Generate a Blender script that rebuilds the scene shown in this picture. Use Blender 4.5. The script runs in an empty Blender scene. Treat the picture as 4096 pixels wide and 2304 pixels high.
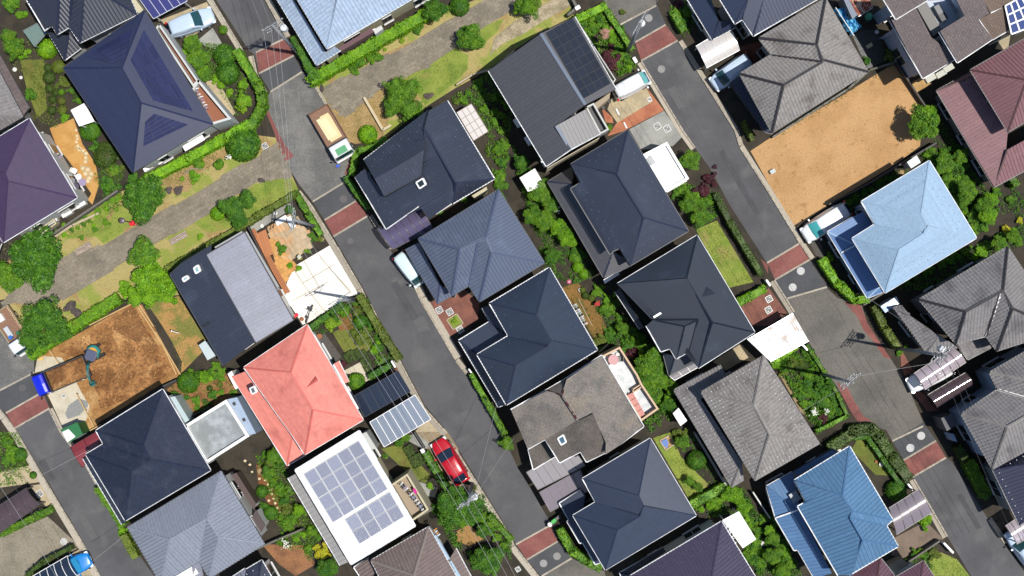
import bpy, bmesh, math, random
import numpy as np
from mathutils import Vector, Matrix

random.seed(7)
RNG = np.random.default_rng(7)
scene = bpy.context.scene
COL = scene.collection

# ------------------------------------------------------------------ camera, sky, sun, exposure
ALT = 120.0           # flying height of the drone in metres
FOC = 5400.0          # focal length in survey units of a 4096-wide frame
cam_d = bpy.data.cameras.new("drone_camera")
cam = bpy.data.objects.new("drone_camera", cam_d)
COL.objects.link(cam)
cam.location = (0, 0, ALT)
cam_d.sensor_width = 36.0
cam_d.lens = 36.0 * FOC / 4096.0
cam_d.clip_start = 1.0
cam_d.clip_end = 1500.0
scene.camera = cam

SUN_EL = math.radians(72)
SUN_AZ = math.radians(-10)          # direction towards the sun, measured from +X
world = bpy.data.worlds.new("World")
scene.world = world
world.use_nodes = True
wn = world.node_tree
bg = wn.nodes.get("Background") or wn.nodes.new("ShaderNodeBackground")
sky = wn.nodes.new("ShaderNodeTexSky")
sky.sky_type = 'NISHITA'
sky.sun_disc = False
sky.sun_elevation = SUN_EL
sky.sun_rotation = math.pi / 2 - SUN_AZ
sky.altitude = 50
sky.air_density = 1.0
sky.dust_density = 0.6
wn.links.new(sky.outputs[0], bg.inputs[0])
bg.inputs[1].default_value = 0.10
sun_d = bpy.data.lights.new("sun", 'SUN')
sun_d.energy = 4.6
sun_d.angle = math.radians(0.5)
sun_d.color = (1.0, 0.955, 0.88)
sun = bpy.data.objects.new("sun", sun_d)
COL.objects.link(sun)
sv = Vector((math.cos(SUN_EL) * math.cos(SUN_AZ), math.cos(SUN_EL) * math.sin(SUN_AZ), math.sin(SUN_EL)))
sun.rotation_euler = sv.to_track_quat('Z', 'Y').to_euler()
sun.location = sv * 60
scene.view_settings.view_transform = 'Standard'
scene.view_settings.look = 'None'
scene.view_settings.gamma = 1
scene.view_settings.use_curve_mapping = False
scene.view_settings.exposure = 0.22
scene.cycles.max_bounces = 6
scene.cycles.diffuse_bounces = 3
scene.cycles.glossy_bounces = 2
scene.cycles.transmission_bounces = 4
scene.cycles.transparent_max_bounces = 8
scene.cycles.use_adaptive_sampling = True
scene.cycles.use_denoising = True

# ------------------------------------------------------------------ survey grid -> ground metres
SHEETS = 'ABCDEFGHIJKLMNOP'
KS = 1024.0 / 2576.0

def uv(tok):
    """survey token 'K120,-30@5.6' -> (u, v, height or None)"""
    z = None
    if '@' in tok:
        tok, zz = tok.split('@'); z = float(zz)
    i = SHEETS.index(tok[0]); x, y = tok[1:].split(',')
    return (i % 4) * 1024 + float(x) * KS, (i // 4) * 576 + float(y) * KS, z

def P(tok, z=0.0):
    u, v, zz = uv(tok)
    if zz is not None: z = zz
    k = (ALT - z) / FOC
    return Vector(((u - 2048) * k, -(v - 1152) * k, z))

def PL(s, z=0.0):
    out = []; sheet = None
    for t in s.split():
        if t[0] in SHEETS: sheet = t[0]
        else: t = sheet + t
        out.append(P(t, z))
    return out

def TK(s):
    out = []; sh = None
    for t in s.split():
        if t[0] in SHEETS: sh = t[0]
        else: t = sh + t
        out.append(t)
    return out

GA = Vector((0.5096, -0.8604, 0)).normalized()   # along the streets
GB = Vector((0.8604, 0.5096, 0)).normalized()    # across the streets

# ------------------------------------------------------------------ materials
MATS = {}
def nd(nt, t, **kw):
    n = nt.nodes.new(t)
    for k, v in kw.items():
        if k in n.inputs.keys() if isinstance(k, str) else False: n.inputs[k].default_value = v
        else: setattr(n, k, v)
    return n

def material(name, col, rough=0.6, metal=0.0, var=0.0, col2=None, scale=1.0, stretch=None, mix_pos=(0.4, 0.65), detail=5,
             fine=0.0, fine_scale=12.0, bump=0.0, bump_scale=8.0, island=0.0, spec=0.5, trans=0.0, alpha=1.0, sub_translucent=0.0,
             coat=0.0, stain=None, emit=None, rot=0.0):
    """col: base colour; col2: second colour in soft patches; var: per-object value spread; island: per-piece value spread"""
    if name in MATS: return MATS[name]
    m = bpy.data.materials.new(name); MATS[name] = m
    m.use_nodes = True
    nt = m.node_tree; L = nt.links
    b = nt.nodes['Principled BSDF']
    b.inputs['Roughness'].default_value = rough
    b.inputs['Metallic'].default_value = metal
    b.inputs['Specular IOR Level'].default_value = spec
    b.inputs['Coat Weight'].default_value = coat
    geo = nt.nodes.new('ShaderNodeNewGeometry')
    pos = geo.outputs['Position']
    mp = nt.nodes.new('ShaderNodeMapping')
    mp.inputs['Rotation'].default_value = (0, 0, rot)
    if stretch: mp.inputs['Scale'].default_value = stretch
    L.new(pos, mp.inputs['Vector'])
    vec = mp.outputs['Vector']
    c = None
    def rgb(cc):
        n = nt.nodes.new('ShaderNodeRGB'); n.outputs[0].default_value = (*cc, 1); return n.outputs[0]
    c = rgb(col)
    def ramp(fac, lo, hi):
        r = nt.nodes.new('ShaderNodeMapRange'); r.inputs[1].default_value = lo; r.inputs[2].default_value = hi
        r.interpolation_type = 'SMOOTHSTEP'
        L.new(fac, r.inputs[0]); return r.outputs[0]
    def mixc(f, a, bb, mode='MIX'):
        n = nt.nodes.new('ShaderNodeMix'); n.data_type = 'RGBA'; n.blend_type = mode
        if isinstance(f, float): n.inputs[0].default_value = f
        else: L.new(f, n.inputs[0])
        L.new(a, n.inputs[6]); L.new(bb, n.inputs[7]); return n.outputs[2]
    if col2 is not None:
        n = nt.nodes.new('ShaderNodeTexNoise'); n.inputs['Scale'].default_value = scale; n.inputs['Detail'].default_value = detail
        n.inputs['Roughness'].default_value = 0.62
        L.new(vec, n.inputs['Vector'])
        c = mixc(ramp(n.outputs[0], *mix_pos), c, rgb(col2))
    if stain is not None:
        scol, ssc, lo, hi = stain
        n = nt.nodes.new('ShaderNodeTexNoise'); n.inputs['Scale'].default_value = ssc; n.inputs['Detail'].default_value = 7
        n.inputs['Distortion'].default_value = 0.4
        off = nt.nodes.new('ShaderNodeMapping'); off.inputs['Location'].default_value = (31.7, 12.1, 4.4); L.new(vec, off.inputs['Vector'])
        L.new(off.outputs[0], n.inputs['Vector'])
        c = mixc(ramp(n.outputs[0], lo, hi), c, rgb(scol))
    def value(c, fac_socket, amount):
        # multiply colour by 1 +- amount
        mr = nt.nodes.new('ShaderNodeMapRange'); mr.inputs[3].default_value = 1 - amount; mr.inputs[4].default_value = 1 + amount
        L.new(fac_socket, mr.inputs[0])
        vm = nt.nodes.new('ShaderNodeVectorMath'); vm.operation = 'SCALE'
        L.new(c, vm.inputs[0]); L.new(mr.outputs[0], vm.inputs['Scale']); return vm.outputs[0]
    if var:
        oi = nt.nodes.new('ShaderNodeObjectInfo'); c = value(c, oi.outputs['Random'], var)
    if island:
        c = value(c, geo.outputs['Random Per Island'], island)
    if fine:
        n = nt.nodes.new('ShaderNodeTexNoise'); n.inputs['Scale'].default_value = fine_scale; n.inputs['Detail'].default_value = 3
        L.new(vec, n.inputs['Vector']); c = value(c, ramp(n.outputs[0], 0.3, 0.7), fine)
    L.new(c, b.inputs['Base Color'])
    if bump:
        n = nt.nodes.new('ShaderNodeTexNoise'); n.inputs['Scale'].default_value = bump_scale; n.inputs['Detail'].default_value = 4
        L.new(vec, n.inputs['Vector'])
        bn = nt.nodes.new('ShaderNodeBump'); bn.inputs['Strength'].default_value = bump; bn.inputs['Distance'].default_value = 0.05
        L.new(n.outputs[0], bn.inputs['Height']); L.new(bn.outputs[0], b.inputs['Normal'])
    if trans: b.inputs['Transmission Weight'].default_value = trans
    if alpha < 1: b.inputs['Alpha'].default_value = alpha
    if emit: b.inputs['Emission Color'].default_value = (*emit, 1); b.inputs['Emission Strength'].default_value = 1
    if sub_translucent:
        out = nt.nodes['Material Output']
        t = nt.nodes.new('ShaderNodeBsdfTranslucent'); ms = nt.nodes.new('ShaderNodeMixShader')
        L.new(c, t.inputs['Color']); ms.inputs[0].default_value = sub_translucent
        L.new(b.outputs[0], ms.inputs[1]); L.new(t.outputs[0], ms.inputs[2]); L.new(ms.outputs[0], out.inputs['Surface'])
    return m

M = material
def plain(name, col, rough=0.5, **kw): return M(name, col, rough, **kw)
m_white = M('white_paint', (.78, .78, .76), .45, fine=.05, fine_scale=3)
m_gutter_white = M('white_gutter', (.60, .61, .62), .6, var=.18, fine=.22, fine_scale=1.6)
m_gutter_dark = M('dark_gutter', (.03, .032, .038), .45, var=.2)
m_metal = M('galvanised_metal', (.42, .44, .46), .35, metal=.7, fine=.1)
m_dark = M('dark_metal', (.025, .026, .03), .4)
m_glass = M('dark_glass', (.02, .03, .035), .08, spec=.8)
m_frame = M('window_frame', (.5, .5, .5), .4)
m_wood = M('weathered_wood', (.23, .17, .13), .75, col2=(.34, .29, .25), scale=3, stretch=(1, 6, 1), var=.15)
m_rubber = M('tyre_rubber', (.012, .012, .012), .8)
m_trunk = M('tree_bark', (.09, .065, .045), .9, fine=.3, fine_scale=20)
m_concrete = M('concrete', (.34, .335, .32), .85, col2=(.27, .265, .25), scale=.7, fine=.08, fine_scale=9)
m_kerb = M('kerb_concrete', (.31, .275, .22), .85, var=.18, fine=.1, fine_scale=8)

# ------------------------------------------------------------------ mesh helpers
class MB:
    def __init__(s): s.v = []; s.f = []
    def add(s, vs, fs):
        o = len(s.v); s.v.extend([tuple(v) for v in vs]); s.f.extend([tuple(i + o for i in f) for f in fs])
    def box(s, c, ax, ay, az):
        """centre and three half-axis vectors"""
        c = Vector(c); vs = []
        for sz in (-1, 1):
            for sx, sy in ((-1, -1), (1, -1), (1, 1), (-1, 1)):
                vs.append(c + ax * sx + ay * sy + az * sz)
        s.add(vs, [(3, 2, 1, 0), (4, 5, 6, 7), (0, 1, 5, 4), (1, 2, 6, 5), (2, 3, 7, 6), (3, 0, 4, 7)])
    def prism(s, poly, z0, z1):
        """vertical prism on a plan polygon (list of Vectors)"""
        n = len(poly)
        if area2(poly) < 0: poly = poly[::-1]
        s.add([(p[0], p[1], z0) for p in poly] + [(p[0], p[1], z1) for p in poly],
              [tuple(range(n - 1, -1, -1)), tuple(range(n, 2 * n))] + [(i, (i + 1) % n, n + (i + 1) % n, n + i) for i in range(n)])
    def walls(s, poly, z0, z1):
        n = len(poly)
        if area2(poly) < 0: poly = poly[::-1]
        s.add([(p[0], p[1], z0) for p in poly] + [(p[0], p[1], z1) for p in poly],
              [(i, (i + 1) % n, n + (i + 1) % n, n + i) for i in range(n)])
    def slab(s, poly, d):
        """extrude a 3-D polygon by vector d"""
        n = len(poly); d = Vector(d)
        s.add([Vector(p) for p in poly] + [Vector(p) + d for p in poly],
              [tuple(range(n - 1, -1, -1)), tuple(range(n, 2 * n))] + [(i, (i + 1) % n, n + (i + 1) % n, n + i) for i in range(n)])
    def bar(s, a, b, w, h, up=Vector((0, 0, 1))):
        a = Vector(a); b = Vector(b); d = b - a
        if d.length < 1e-4: return
        side = d.cross(up)
        if side.length < 1e-5: side = d.cross(Vector((1, 0, 0)))
        side.normalize(); u = side.cross(d).normalized()
        s.box((a + b) / 2, d / 2, side * (w / 2), u * (h / 2))
    def tube(s, path, r, n=8, cap=True, r1=None):
        path = [Vector(p) for p in path]; rings = []
        m = len(path)
        for i, p in enumerate(path):
            d = (path[min(i + 1, m - 1)] - path[max(i - 1, 0)]).normalized()
            x = d.orthogonal().normalized() if i == 0 else (rings_x - d * rings_x.dot(d)).normalized()
            rings_x = x
            y = d.cross(x)
            rr = r if r1 is None else r + (r1 - r) * i / max(1, m - 1)
            rings.append([p + (x * math.cos(2 * math.pi * k / n) + y * math.sin(2 * math.pi * k / n)) * rr for k in range(n)])
        vs = [v for rg in rings for v in rg]
        fs = []
        for i in range(m - 1):
            for k in range(n):
                a = i * n + k; b = i * n + (k + 1) % n
                fs.append((a, b, b + n, a + n))
        if cap: fs.append(tuple(range(n - 1, -1, -1))); fs.append(tuple(range((m - 1) * n, m * n)))
        s.add(vs, fs)
    def lathe(s, c, prof, n=16):
        """prof: list of (radius, z) from bottom to top"""
        c = Vector(c); vs = []
        for r, z in prof:
            for k in range(n):
                a = 2 * math.pi * k / n; vs.append((c.x + r * math.cos(a), c.y + r * math.sin(a), c.z + z))
        fs = []
        for i in range(len(prof) - 1):
            for k in range(n):
                a = i * n + k; b = i * n + (k + 1) % n; fs.append((a, b, b + n, a + n))
        fs.append(tuple(range(n - 1, -1, -1))); fs.append(tuple(range((len(prof) - 1) * n, len(prof) * n)))
        s.add(vs, fs)

def area2(poly):
    return sum(poly[i][0] * poly[(i + 1) % len(poly)][1] - poly[(i + 1) % len(poly)][0] * poly[i][1] for i in range(len(poly))) / 2

def mesh_of(name, mb, mat, smooth=False):
    me = bpy.data.meshes.new(name)
    me.from_pydata([tuple(v) for v in mb.v], [], mb.f)
    if mat is not None: me.materials.append(mat)
    if smooth:
        me.polygons.foreach_set('use_smooth', [True] * len(me.polygons))
    me.update()
    return me

ORIGIN = {}
def root_origin(o):
    while o.parent: o = o.parent
    return Vector(ORIGIN.get(o.name, (0, 0, 0)))

def obj(name, mb, mat, parent=None, smooth=False, **props):
    """one mesh object; mesh given in world metres, stored relative to its thing's origin"""
    org = root_origin(parent) if parent else None
    if parent is None and mb.v:
        a = np.array(mb.v); org = Vector(((a[:, 0].min() + a[:, 0].max()) / 2, (a[:, 1].min() + a[:, 1].max()) / 2, a[:, 2].min()))
    m2 = mb
    if org is not None and org.length > 0:
        m2 = MB(); m2.f = mb.f; m2.v = [(v[0] - org.x, v[1] - org.y, v[2] - org.z) for v in mb.v]
    o = bpy.data.objects.new(name, mesh_of(name, m2, mat, smooth))
    COL.objects.link(o)
    if parent: o.parent = parent
    else:
        o.location = org if org is not None else (0, 0, 0)
        if org is not None: ORIGIN[o.name] = tuple(org)
    for k, v in props.items(): o[k] = v
    return o

THINGS = []
def tag(o, label, cat, group=None):
    o['label'] = label; o['category'] = cat
    if group: o['group'] = group
    THINGS.append(o); return o

def thing(name, label, cat, loc, group=None):
    o = bpy.data.objects.new(name, None); COL.objects.link(o)
    o.empty_display_size = .3
    o.location = loc; ORIGIN[o.name] = tuple(loc)
    return tag(o, label, cat, group)

def inst(src_mesh, name, parent, mat4):
    o = bpy.data.objects.new(name, src_mesh); COL.objects.link(o)
    if parent: o.parent = parent
    o.matrix_local = mat4
    return o

def offset_poly(poly, d):
    """inset plan polygon by d metres"""
    if area2(poly) < 0: poly = poly[::-1]
    n = len(poly); out = []
    for i in range(n):
        a, b, c = poly[i - 1], poly[i], poly[(i + 1) % n]
        e1 = Vector((b[0] - a[0], b[1] - a[1])); e2 = Vector((c[0] - b[0], c[1] - b[1]))
        if e1.length < 1e-6 or e2.length < 1e-6: continue
        e1.normalize(); e2.normalize()
        n1 = Vector((-e1.y, e1.x)); n2 = Vector((-e2.y, e2.x))
        bis = n1 + n2
        if bis.length < .2: bis = n1
        k = d / max(.35, bis.normalized().dot(n1))
        bis.normalize()
        out.append(Vector((b[0] + bis.x * k, b[1] + bis.y * k, 0)))
    return out

def clip(poly, a, b, c):
    """2-D polygon clipped to a*x+b*y<=c"""
    out = []; n = len(poly)
    for i in range(n):
        p, q = poly[i], poly[(i + 1) % n]
        dp = a * p[0] + b * p[1] - c; dq = a * q[0] + b * q[1] - c
        if dp <= 0: out.append(p)
        if (dp < 0 < dq) or (dq < 0 < dp):
            t = dp / (dp - dq); out.append((p[0] + (q[0] - p[0]) * t, p[1] + (q[1] - p[1]) * t))
    return out

def inside(p, poly):
    x, y = p[0], p[1]; r = False; n = len(poly)
    for i in range(n):
        x1, y1 = poly[i][0], poly[i][1]; x2, y2 = poly[(i + 1) % n][0], poly[(i + 1) % n][1]
        if (y1 > y) != (y2 > y) and x < (x2 - x1) * (y - y1) / (y2 - y1) + x1: r = not r
    return r

# ------------------------------------------------------------------ roofs
def plane_of(pts3):
    c = sum(pts3, Vector()) / len(pts3)
    A = np.array([[p.x - c.x, p.y - c.y] for p in pts3]); z = np.array([p.z - c.z for p in pts3])
    g, *_ = np.linalg.lstsq(A, z, rcond=None)
    return c, Vector((-g[0], -g[1], 1)).normalized()

TILE_MESH = {}
def tile_mesh(w, l, mat):
    key = (w, l, mat.name)
    if key in TILE_MESH: return TILE_MESH[key]
    prof = [(0, .050), (.16, .062), (.34, .040), (.5, .012), (.8, .008), (1, .046)]
    mb = MB(); n = len(prof)
    vs = [(s * w, 0, h + .030) for s, h in prof] + [(s * w, l, h + .004) for s, h in prof] + [(s * w, 0, h - .004) for s, h in prof]
    fs = [(i, i + 1, n + i + 1, n + i) for i in range(n - 1)] + [(2 * n + i, 2 * n + i + 1, i + 1, i) for i in range(n - 1)]
    mb.add(vs, fs)
    TILE_MESH[key] = mesh_of('roof_tile', mb, mat); return TILE_MESH[key]

def tile_height(sf, tf):
    prof = [(0, .050), (.16, .062), (.34, .040), (.5, .012), (.8, .008), (1, .046)]
    h = np.interp(sf, [p[0] for p in prof], [p[1] for p in prof])
    return h + .030 - .026 * tf

class Face:
    def __init__(s, pts3):
        c, n = plane_of(pts3); s.n = n
        q = [Vector((p.x, p.y, c.z - ((p.x - c.x) * n.x + (p.y - c.y) * n.y) / n.z)) for p in pts3]
        e = (q[1] - q[0]).normalized()
        # order so that upslope is on the left of e
        d = n.cross(e).normalized()
        cen = sum(q, Vector()) / len(q)
        if (cen - q[0]).dot(d) < 0:
            q = [q[1], q[0]] + q[:1:-1]; e = -e; d = -d
        s.o = q[0]; s.e = e; s.d = d; s.q = q
        s.p2 = [((p - s.o).dot(e), (p - s.o).dot(d)) for p in q]
        if area2(s.p2) < 0: s.p2 = s.p2[::-1]; s.q = s.q[::-1]
    def w(s, a, b, h=0.0): return s.o + s.e * a + s.d * b + s.n * h
    def mat(s, a, b, h=0.0, org=Vector()):
        m = Matrix((s.e, s.d, s.n)).transposed().to_4x4(); m.translation = s.w(a, b, h) - org; return m

TILE_CAP = 300
RIB = [.05, .045]
def cover(face, style, pitch, mat, deck, counter, stuff, rows=None):
    """cover one roof slope with its panels, courses or tiles; alike pieces are children of the deck"""
    xs = [p[0] for p in face.p2]; ys = [p[1] for p in face.p2]
    x0, x1, y0, y1 = min(xs), max(xs), min(ys), max(ys)
    if style == 'seam':
        k = math.floor(x0 / pitch)
        while k * pitch < x1:
            a, b = k * pitch, (k + 1) * pitch; k += 1
            pg = clip(clip(face.p2, -1, 0, -a), 1, 0, b)
            if len(pg) < 3 or abs(area2(pg)) < .004: continue
            mb = MB(); mb.slab([face.w(p[0], p[1], .004) for p in pg], face.n * .016)
            rb = clip(face.p2, -1, 0, -a); rb = clip(rb, 1, 0, a + RIB[0])
            if len(rb) >= 3 and abs(area2(rb)) > 1e-4: mb.slab([face.w(p[0], p[1], .018) for p in rb], face.n * RIB[1])
            obj('roof_panel', mb, mat, deck)
    elif style == 'course':
        k = math.floor(y0 / pitch)
        while k * pitch < y1:
            a, b = k * pitch, (k + 1) * pitch; k += 1
            pg = clip(clip(face.p2, 0, -1, -a), 0, 1, b)
            if len(pg) < 3 or abs(area2(pg)) < .004: continue
            mb = MB(); n = len(pg)
            vs = [face.w(p[0], p[1], .002) for p in pg] + [face.w(p[0], p[1], .044 - .034 * (p[1] - a) / pitch) for p in pg]
            mb.add(vs, [tuple(range(n, 2 * n))] + [(i, (i + 1) % n, n + (i + 1) % n, n + i) for i in range(n)])
            obj('roof_course', mb, mat, deck)
    elif style in ('tile', 'slate'):
        w, l = pitch
        org = root_origin(deck)
        smb = stuff
        nj = math.floor(y0 / l)
        tm = tile_mesh(w, l, mat) if style == 'tile' else slate_mesh(w, l, mat)
        while nj * l < y1:
            ta = nj * l
            off = (w / 2 if (style == 'slate' and nj % 2) else 0)
            row = clip(clip(face.p2, 0, -1, -ta), 0, 1, ta + l)
            nj += 1
            if len(row) < 3: continue
            rx0 = min(p[0] for p in row); rx1 = max(p[0] for p in row)
            i = math.floor((rx0 - off) / w)
            while i * w + off < rx1:
                sa = i * w + off; i += 1
                corners = [(sa, ta), (sa + w, ta), (sa + w, ta + l), (sa, ta + l)]
                full = all(inside((c[0] * .98 + .02 * (sa + w / 2), c[1] * .98 + .02 * (ta + l / 2)), face.p2) for c in corners)
                if full:
                    if counter[0] < TILE_CAP:
                        counter[0] += 1
                        inst(tm, 'roof_tile', deck, face.mat(sa, ta, 0, org))
                    else:
                        o = len(smb.v)
                        for v in tm.vertices: smb.v.append(tuple(face.w(sa + v.co.x, ta + v.co.y, v.co.z)))
                        for p in tm.polygons: smb.f.append(tuple(o + q for q in p.vertices))
                else:
                    cell = clip(clip(row, -1, 0, -sa), 1, 0, sa + w)
                    if len(cell) < 3 or abs(area2(cell)) < 2e-3: continue
                    cuts = (0, .16, .34, .5, .8, 1) if style == 'tile' else (0, 1)
                    for c0, c1 in zip(cuts[:-1], cuts[1:]):
                        sub = clip(clip(cell, -1, 0, -(sa + c0 * w)), 1, 0, sa + c1 * w)
                        if len(sub) < 3 or abs(area2(sub)) < 2e-4: continue
                        hh = (lambda p: tile_height((p[0] - sa) / w, (p[1] - ta) / l)) if style == 'tile' else (lambda p: .03 - .02 * (p[1] - ta) / l)
                        smb.add([face.w(p[0], p[1], hh(p)) for p in sub], [tuple(range(len(sub)))])

def slate_mesh(w, l, mat):
    key = ('s', w, l, mat.name)
    if key in TILE_MESH: return TILE_MESH[key]
    mb = MB(); g = .008
    mb.add([(g, 0, .030), (w - g, 0, .030), (w - g, l, .010), (g, l, .010), (g, 0, .0), (w - g, 0, .0), (w - g, l, .0), (g, l, .0)],
           [(0, 1, 2, 3), (4, 5, 1, 0), (5, 6, 2, 1), (7, 4, 0, 3)])
    TILE_MESH[key] = mesh_of('roof_slate', mb, mat); return TILE_MESH[key]

def roof(house, spec, zE, zR, faces, style, pitch, mat, deck_mat, cap_mat=None, gutter=None, walls=None, z0=0.0, inset=.55, guards=None,
         windows=True, name='roof', no_gutter=(), cap=None, rib=(.05, .045)):
    RIB[:] = rib
    V = {}
    sheet = None
    for t in spec.split():
        k, tok = t.split('=')
        if tok[0] in SHEETS: sheet = tok[0]
        else: tok = sheet + tok
        u, v, zz = uv(tok)
        V[k] = P(tok, zz if zz is not None else (zE if k[0].isupper() else zR))
    fl = [f.split(',') if ',' in f else list(f) for f in faces.split()]
    F = [Face([V[k] for k in f]) for f in fl]
    dm = MB()
    for f in F: dm.slab([p for p in f.q], f.n * -.07)
    deck = obj(name, dm, deck_mat, house)
    stuff = MB(); counter = [0]
    for f in F: cover(f, style, pitch, mat, deck, counter, stuff)
    if stuff.f: obj('roof_tiles' if style == 'tile' else 'roof_slates', stuff, mat, deck, kind='stuff')
    # edges
    use = {}
    for f in fl:
        for a, b in zip(f, f[1:] + f[:1]): use.setdefault(frozenset((a, b)), []).append((a, b))
    cm = cap_mat or mat
    if cm is mat and style != 'tile':
        cm = MATS.get(mat.name + '_ridge')
        if cm is None:
            cm = mat.copy(); cm.name = mat.name + '_ridge'; MATS[cm.name] = cm
            cm.node_tree.nodes['Principled BSDF'].inputs['Roughness'].default_value = .8; cm.node_tree.nodes['Principled BSDF'].inputs['Specular IOR Level'].default_value = .12
    lift = .085 if style == 'tile' else .045
    for e, l in use.items():
        a, b = l[0]
        if len(l) == 2:
            mb = MB()
            A, B = V[a] + Vector((0, 0, lift)), V[b] + Vector((0, 0, lift))
            if style == 'tile':
                mb.bar(A, B, .22, .05); mb.tube([A + Vector((0, 0, .045)), B + Vector((0, 0, .045))], .065, 6)
            else:
                w, h = cap or (.14, .035)
                mb.bar(A, B, w, h)
            obj('ridge_cap', mb, cm, deck)
        elif gutter is not None and a[0].isupper() and b[0].isupper() and (a + b) not in no_gutter and (b + a) not in no_gutter:
            mb = MB(); A, B = V[a], V[b]
            d = (B - A).normalized(); out = d.cross(Vector((0, 0, 1))).normalized()
            cen = sum(V.values(), Vector()) / len(V)
            if (cen - A).dot(out) > 0: out = -out
            mb.bar(A + out * .03 - Vector((0, 0, .03)), B + out * .03 - Vector((0, 0, .03)), .085, .10)
            obj('gutter', mb, gutter, house)
    # snow guards: rows of small metal hooks above the eaves
    if guards is not None:
        g = MB()
        for f in F:
            rows = guards.get('rows', (.8,)); st = guards.get('step', .9)
            L = max(p[0] for p in f.p2)
            for ri, r in enumerate(rows):
                x = min(p[0] for p in f.p2) + .4 + (st / 2 if ri % 2 else 0)
                while x < L:
                    if inside((x, r), f.p2) and inside((x, r + .3), f.p2): k_ = guards.get('size', 1); g.box(f.w(x, r, .05 + .03 * (k_ - 1)), f.e * .018 * k_, f.d * .022 * k_, f.n * .022 * k_)
                    x += st
        if g.f: obj('snow_guards', g, guards['mat'], deck, kind='stuff')
    # walls under the eaves
    if walls is not None:
        nxt = {}
        bd = [l[0] for e, l in use.items() if len(l) == 1]
        for a, b in bd: nxt.setdefault(a, []).append(b); nxt.setdefault(b, []).append(a)
        start = bd[0][0]; ring = [start]; prev = None; cur = start
        while True:
            c = [k for k in nxt[cur] if k != prev]
            if not c: break
            prev, cur = cur, c[0]
            if cur == start or len(ring) > 40: break
            ring.append(cur)
        poly = offset_poly([V[k] for k in ring], inset)
        zt = min(V[k].z for k in ring) - .12
        add_walls(house, poly, z0, zt, walls, windows)
    return deck

def add_walls(house, poly, z0, z1, mat, windows=True):
    mb = MB(); mb.walls(poly, z0, z1)
    w = obj('wall', mb, mat, house)
    if not windows: return w
    if area2(poly) < 0: poly = poly[::-1]
    n = len(poly)
    for i in range(n):
        a, b = poly[i], poly[(i + 1) % n]
        d = b - a; L = d.length
        if L < 1.7: continue
        d.normalize(); out = Vector((d.y, -d.x, 0)); mid = (a + b) / 2
        if out.dot(-mid) < 0 or abs(mid.x) > 48 or abs(mid.y) > 28: continue
        k = max(1, int(L / 2.9))
        for j in range(k):
            c = a + d * (L * (j + .5) / k)
            for zc, hh in ((1.35, 1.0), (4.15, .6)):
                if zc + hh > z1 or zc - hh < z0 + .2: continue
                ww = .8 if (j + i) % 2 == 0 else .45
                fm = MB(); fm.box(c + out * .02 + Vector((0, 0, zc)), d * ww, out * .05, Vector((0, 0, hh)))
                fr = obj('window', fm, m_frame, house)
                pm = MB()
                for sgn in (-1, 1):
                    pm.box(c + out * .072 + d * (sgn * ww * .5) + Vector((0, 0, zc)), d * (ww * .46), out * .012, Vector((0, 0, hh * .9)))
                obj('pane', pm, m_glass, fr)
                sm = MB(); sm.box(c + out * .09 + Vector((0, 0, zc - hh - .03)), d * (ww + .05), out * .09, Vector((0, 0, .025)))
                obj('sill', sm, m_frame, fr)
    return w

HOUSES = []   # (short name, centre) used to word what stands beside what
def house(name, label, short, centre_tok):
    c = P(centre_tok, 3.0); c.z = 0
    h = thing(name, label, 'house', c)
    HOUSES.append((short, c.copy()))
    return h
# ------------------------------------------------------------------ ground materials
def S(r, g, b, k=.6):
    f = lambda c: ((c / 255 + .055) / 1.055) ** 2.4 if c > 10 else c / 255 / 12.92
    return (f(r) * k, f(g) * k, f(b) * k)

g_soil = M('garden_soil', S(70, 62, 50), .95, col2=S(52, 48, 38), scale=.8, fine=.25, fine_scale=14, bump=.5, bump_scale=12)
g_asphalt = M('asphalt', S(100, 100, 103), .9, col2=S(88, 88, 91), scale=.25, fine=.10, fine_scale=18, stain=(S(114, 113, 112), .45, .5, .78), bump=.15, bump_scale=30)
g_asphalt_d = M('asphalt_band', S(90, 91, 95), .9, col2=S(80, 82, 85), scale=.5, fine=.12, fine_scale=18)
g_block = M('grey_block_paving', S(112, 112, 110), .9, col2=S(136, 134, 130), scale=.45, fine=.18, fine_scale=9, stain=(S(98, 98, 96), .3, .5, .75))
g_block_d = M('dull_block_paving', S(122, 118, 110), .9, col2=S(102, 100, 95), scale=.3, fine=.16, fine_scale=10, stain=(S(128, 124, 116), .22, .45, .7))
g_red = M('red_block_paving', S(142, 84, 78), .9, col2=S(158, 100, 92), scale=.5, fine=.16, fine_scale=12, stain=(S(120, 76, 72), .5, .5, .75))
g_dirt = M('orange_dirt', S(214, 170, 118), .95, col2=S(200, 156, 104), scale=.35, fine=.12, fine_scale=9, stain=(S(176, 132, 84), 1.1, .58, .8), bump=.5, bump_scale=7)
g_dig = M('excavated_earth', S(182, 130, 78), .95, col2=S(130, 86, 44), scale=.55, mix_pos=(.40, .62), fine=.3, fine_scale=4, stain=(S(212, 166, 108), .45, .54, .70), bump=.8, bump_scale=3.5)
g_digd = M('dark_earth', S(156, 110, 64), .95, col2=S(128, 88, 50), scale=1.2, fine=.3, fine_scale=8, bump=.7, bump_scale=6)
g_sand = M('pale_sand', S(214, 176, 120), .95, col2=S(190, 150, 96), scale=.8, fine=.12, fine_scale=8)
g_osand = M('orange_sand', S(222, 172, 100), .95, col2=S(206, 152, 82), scale=.9, fine=.08, fine_scale=10)
g_white = M('white_concrete', S(248, 245, 236, .76), .8, col2=S(238, 234, 222, .74), scale=.5, fine=.04, fine_scale=6)
g_cream = M('cream_concrete', S(226, 216, 192), .85, col2=S(206, 196, 170), scale=.7, fine=.06, fine_scale=6)
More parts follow.
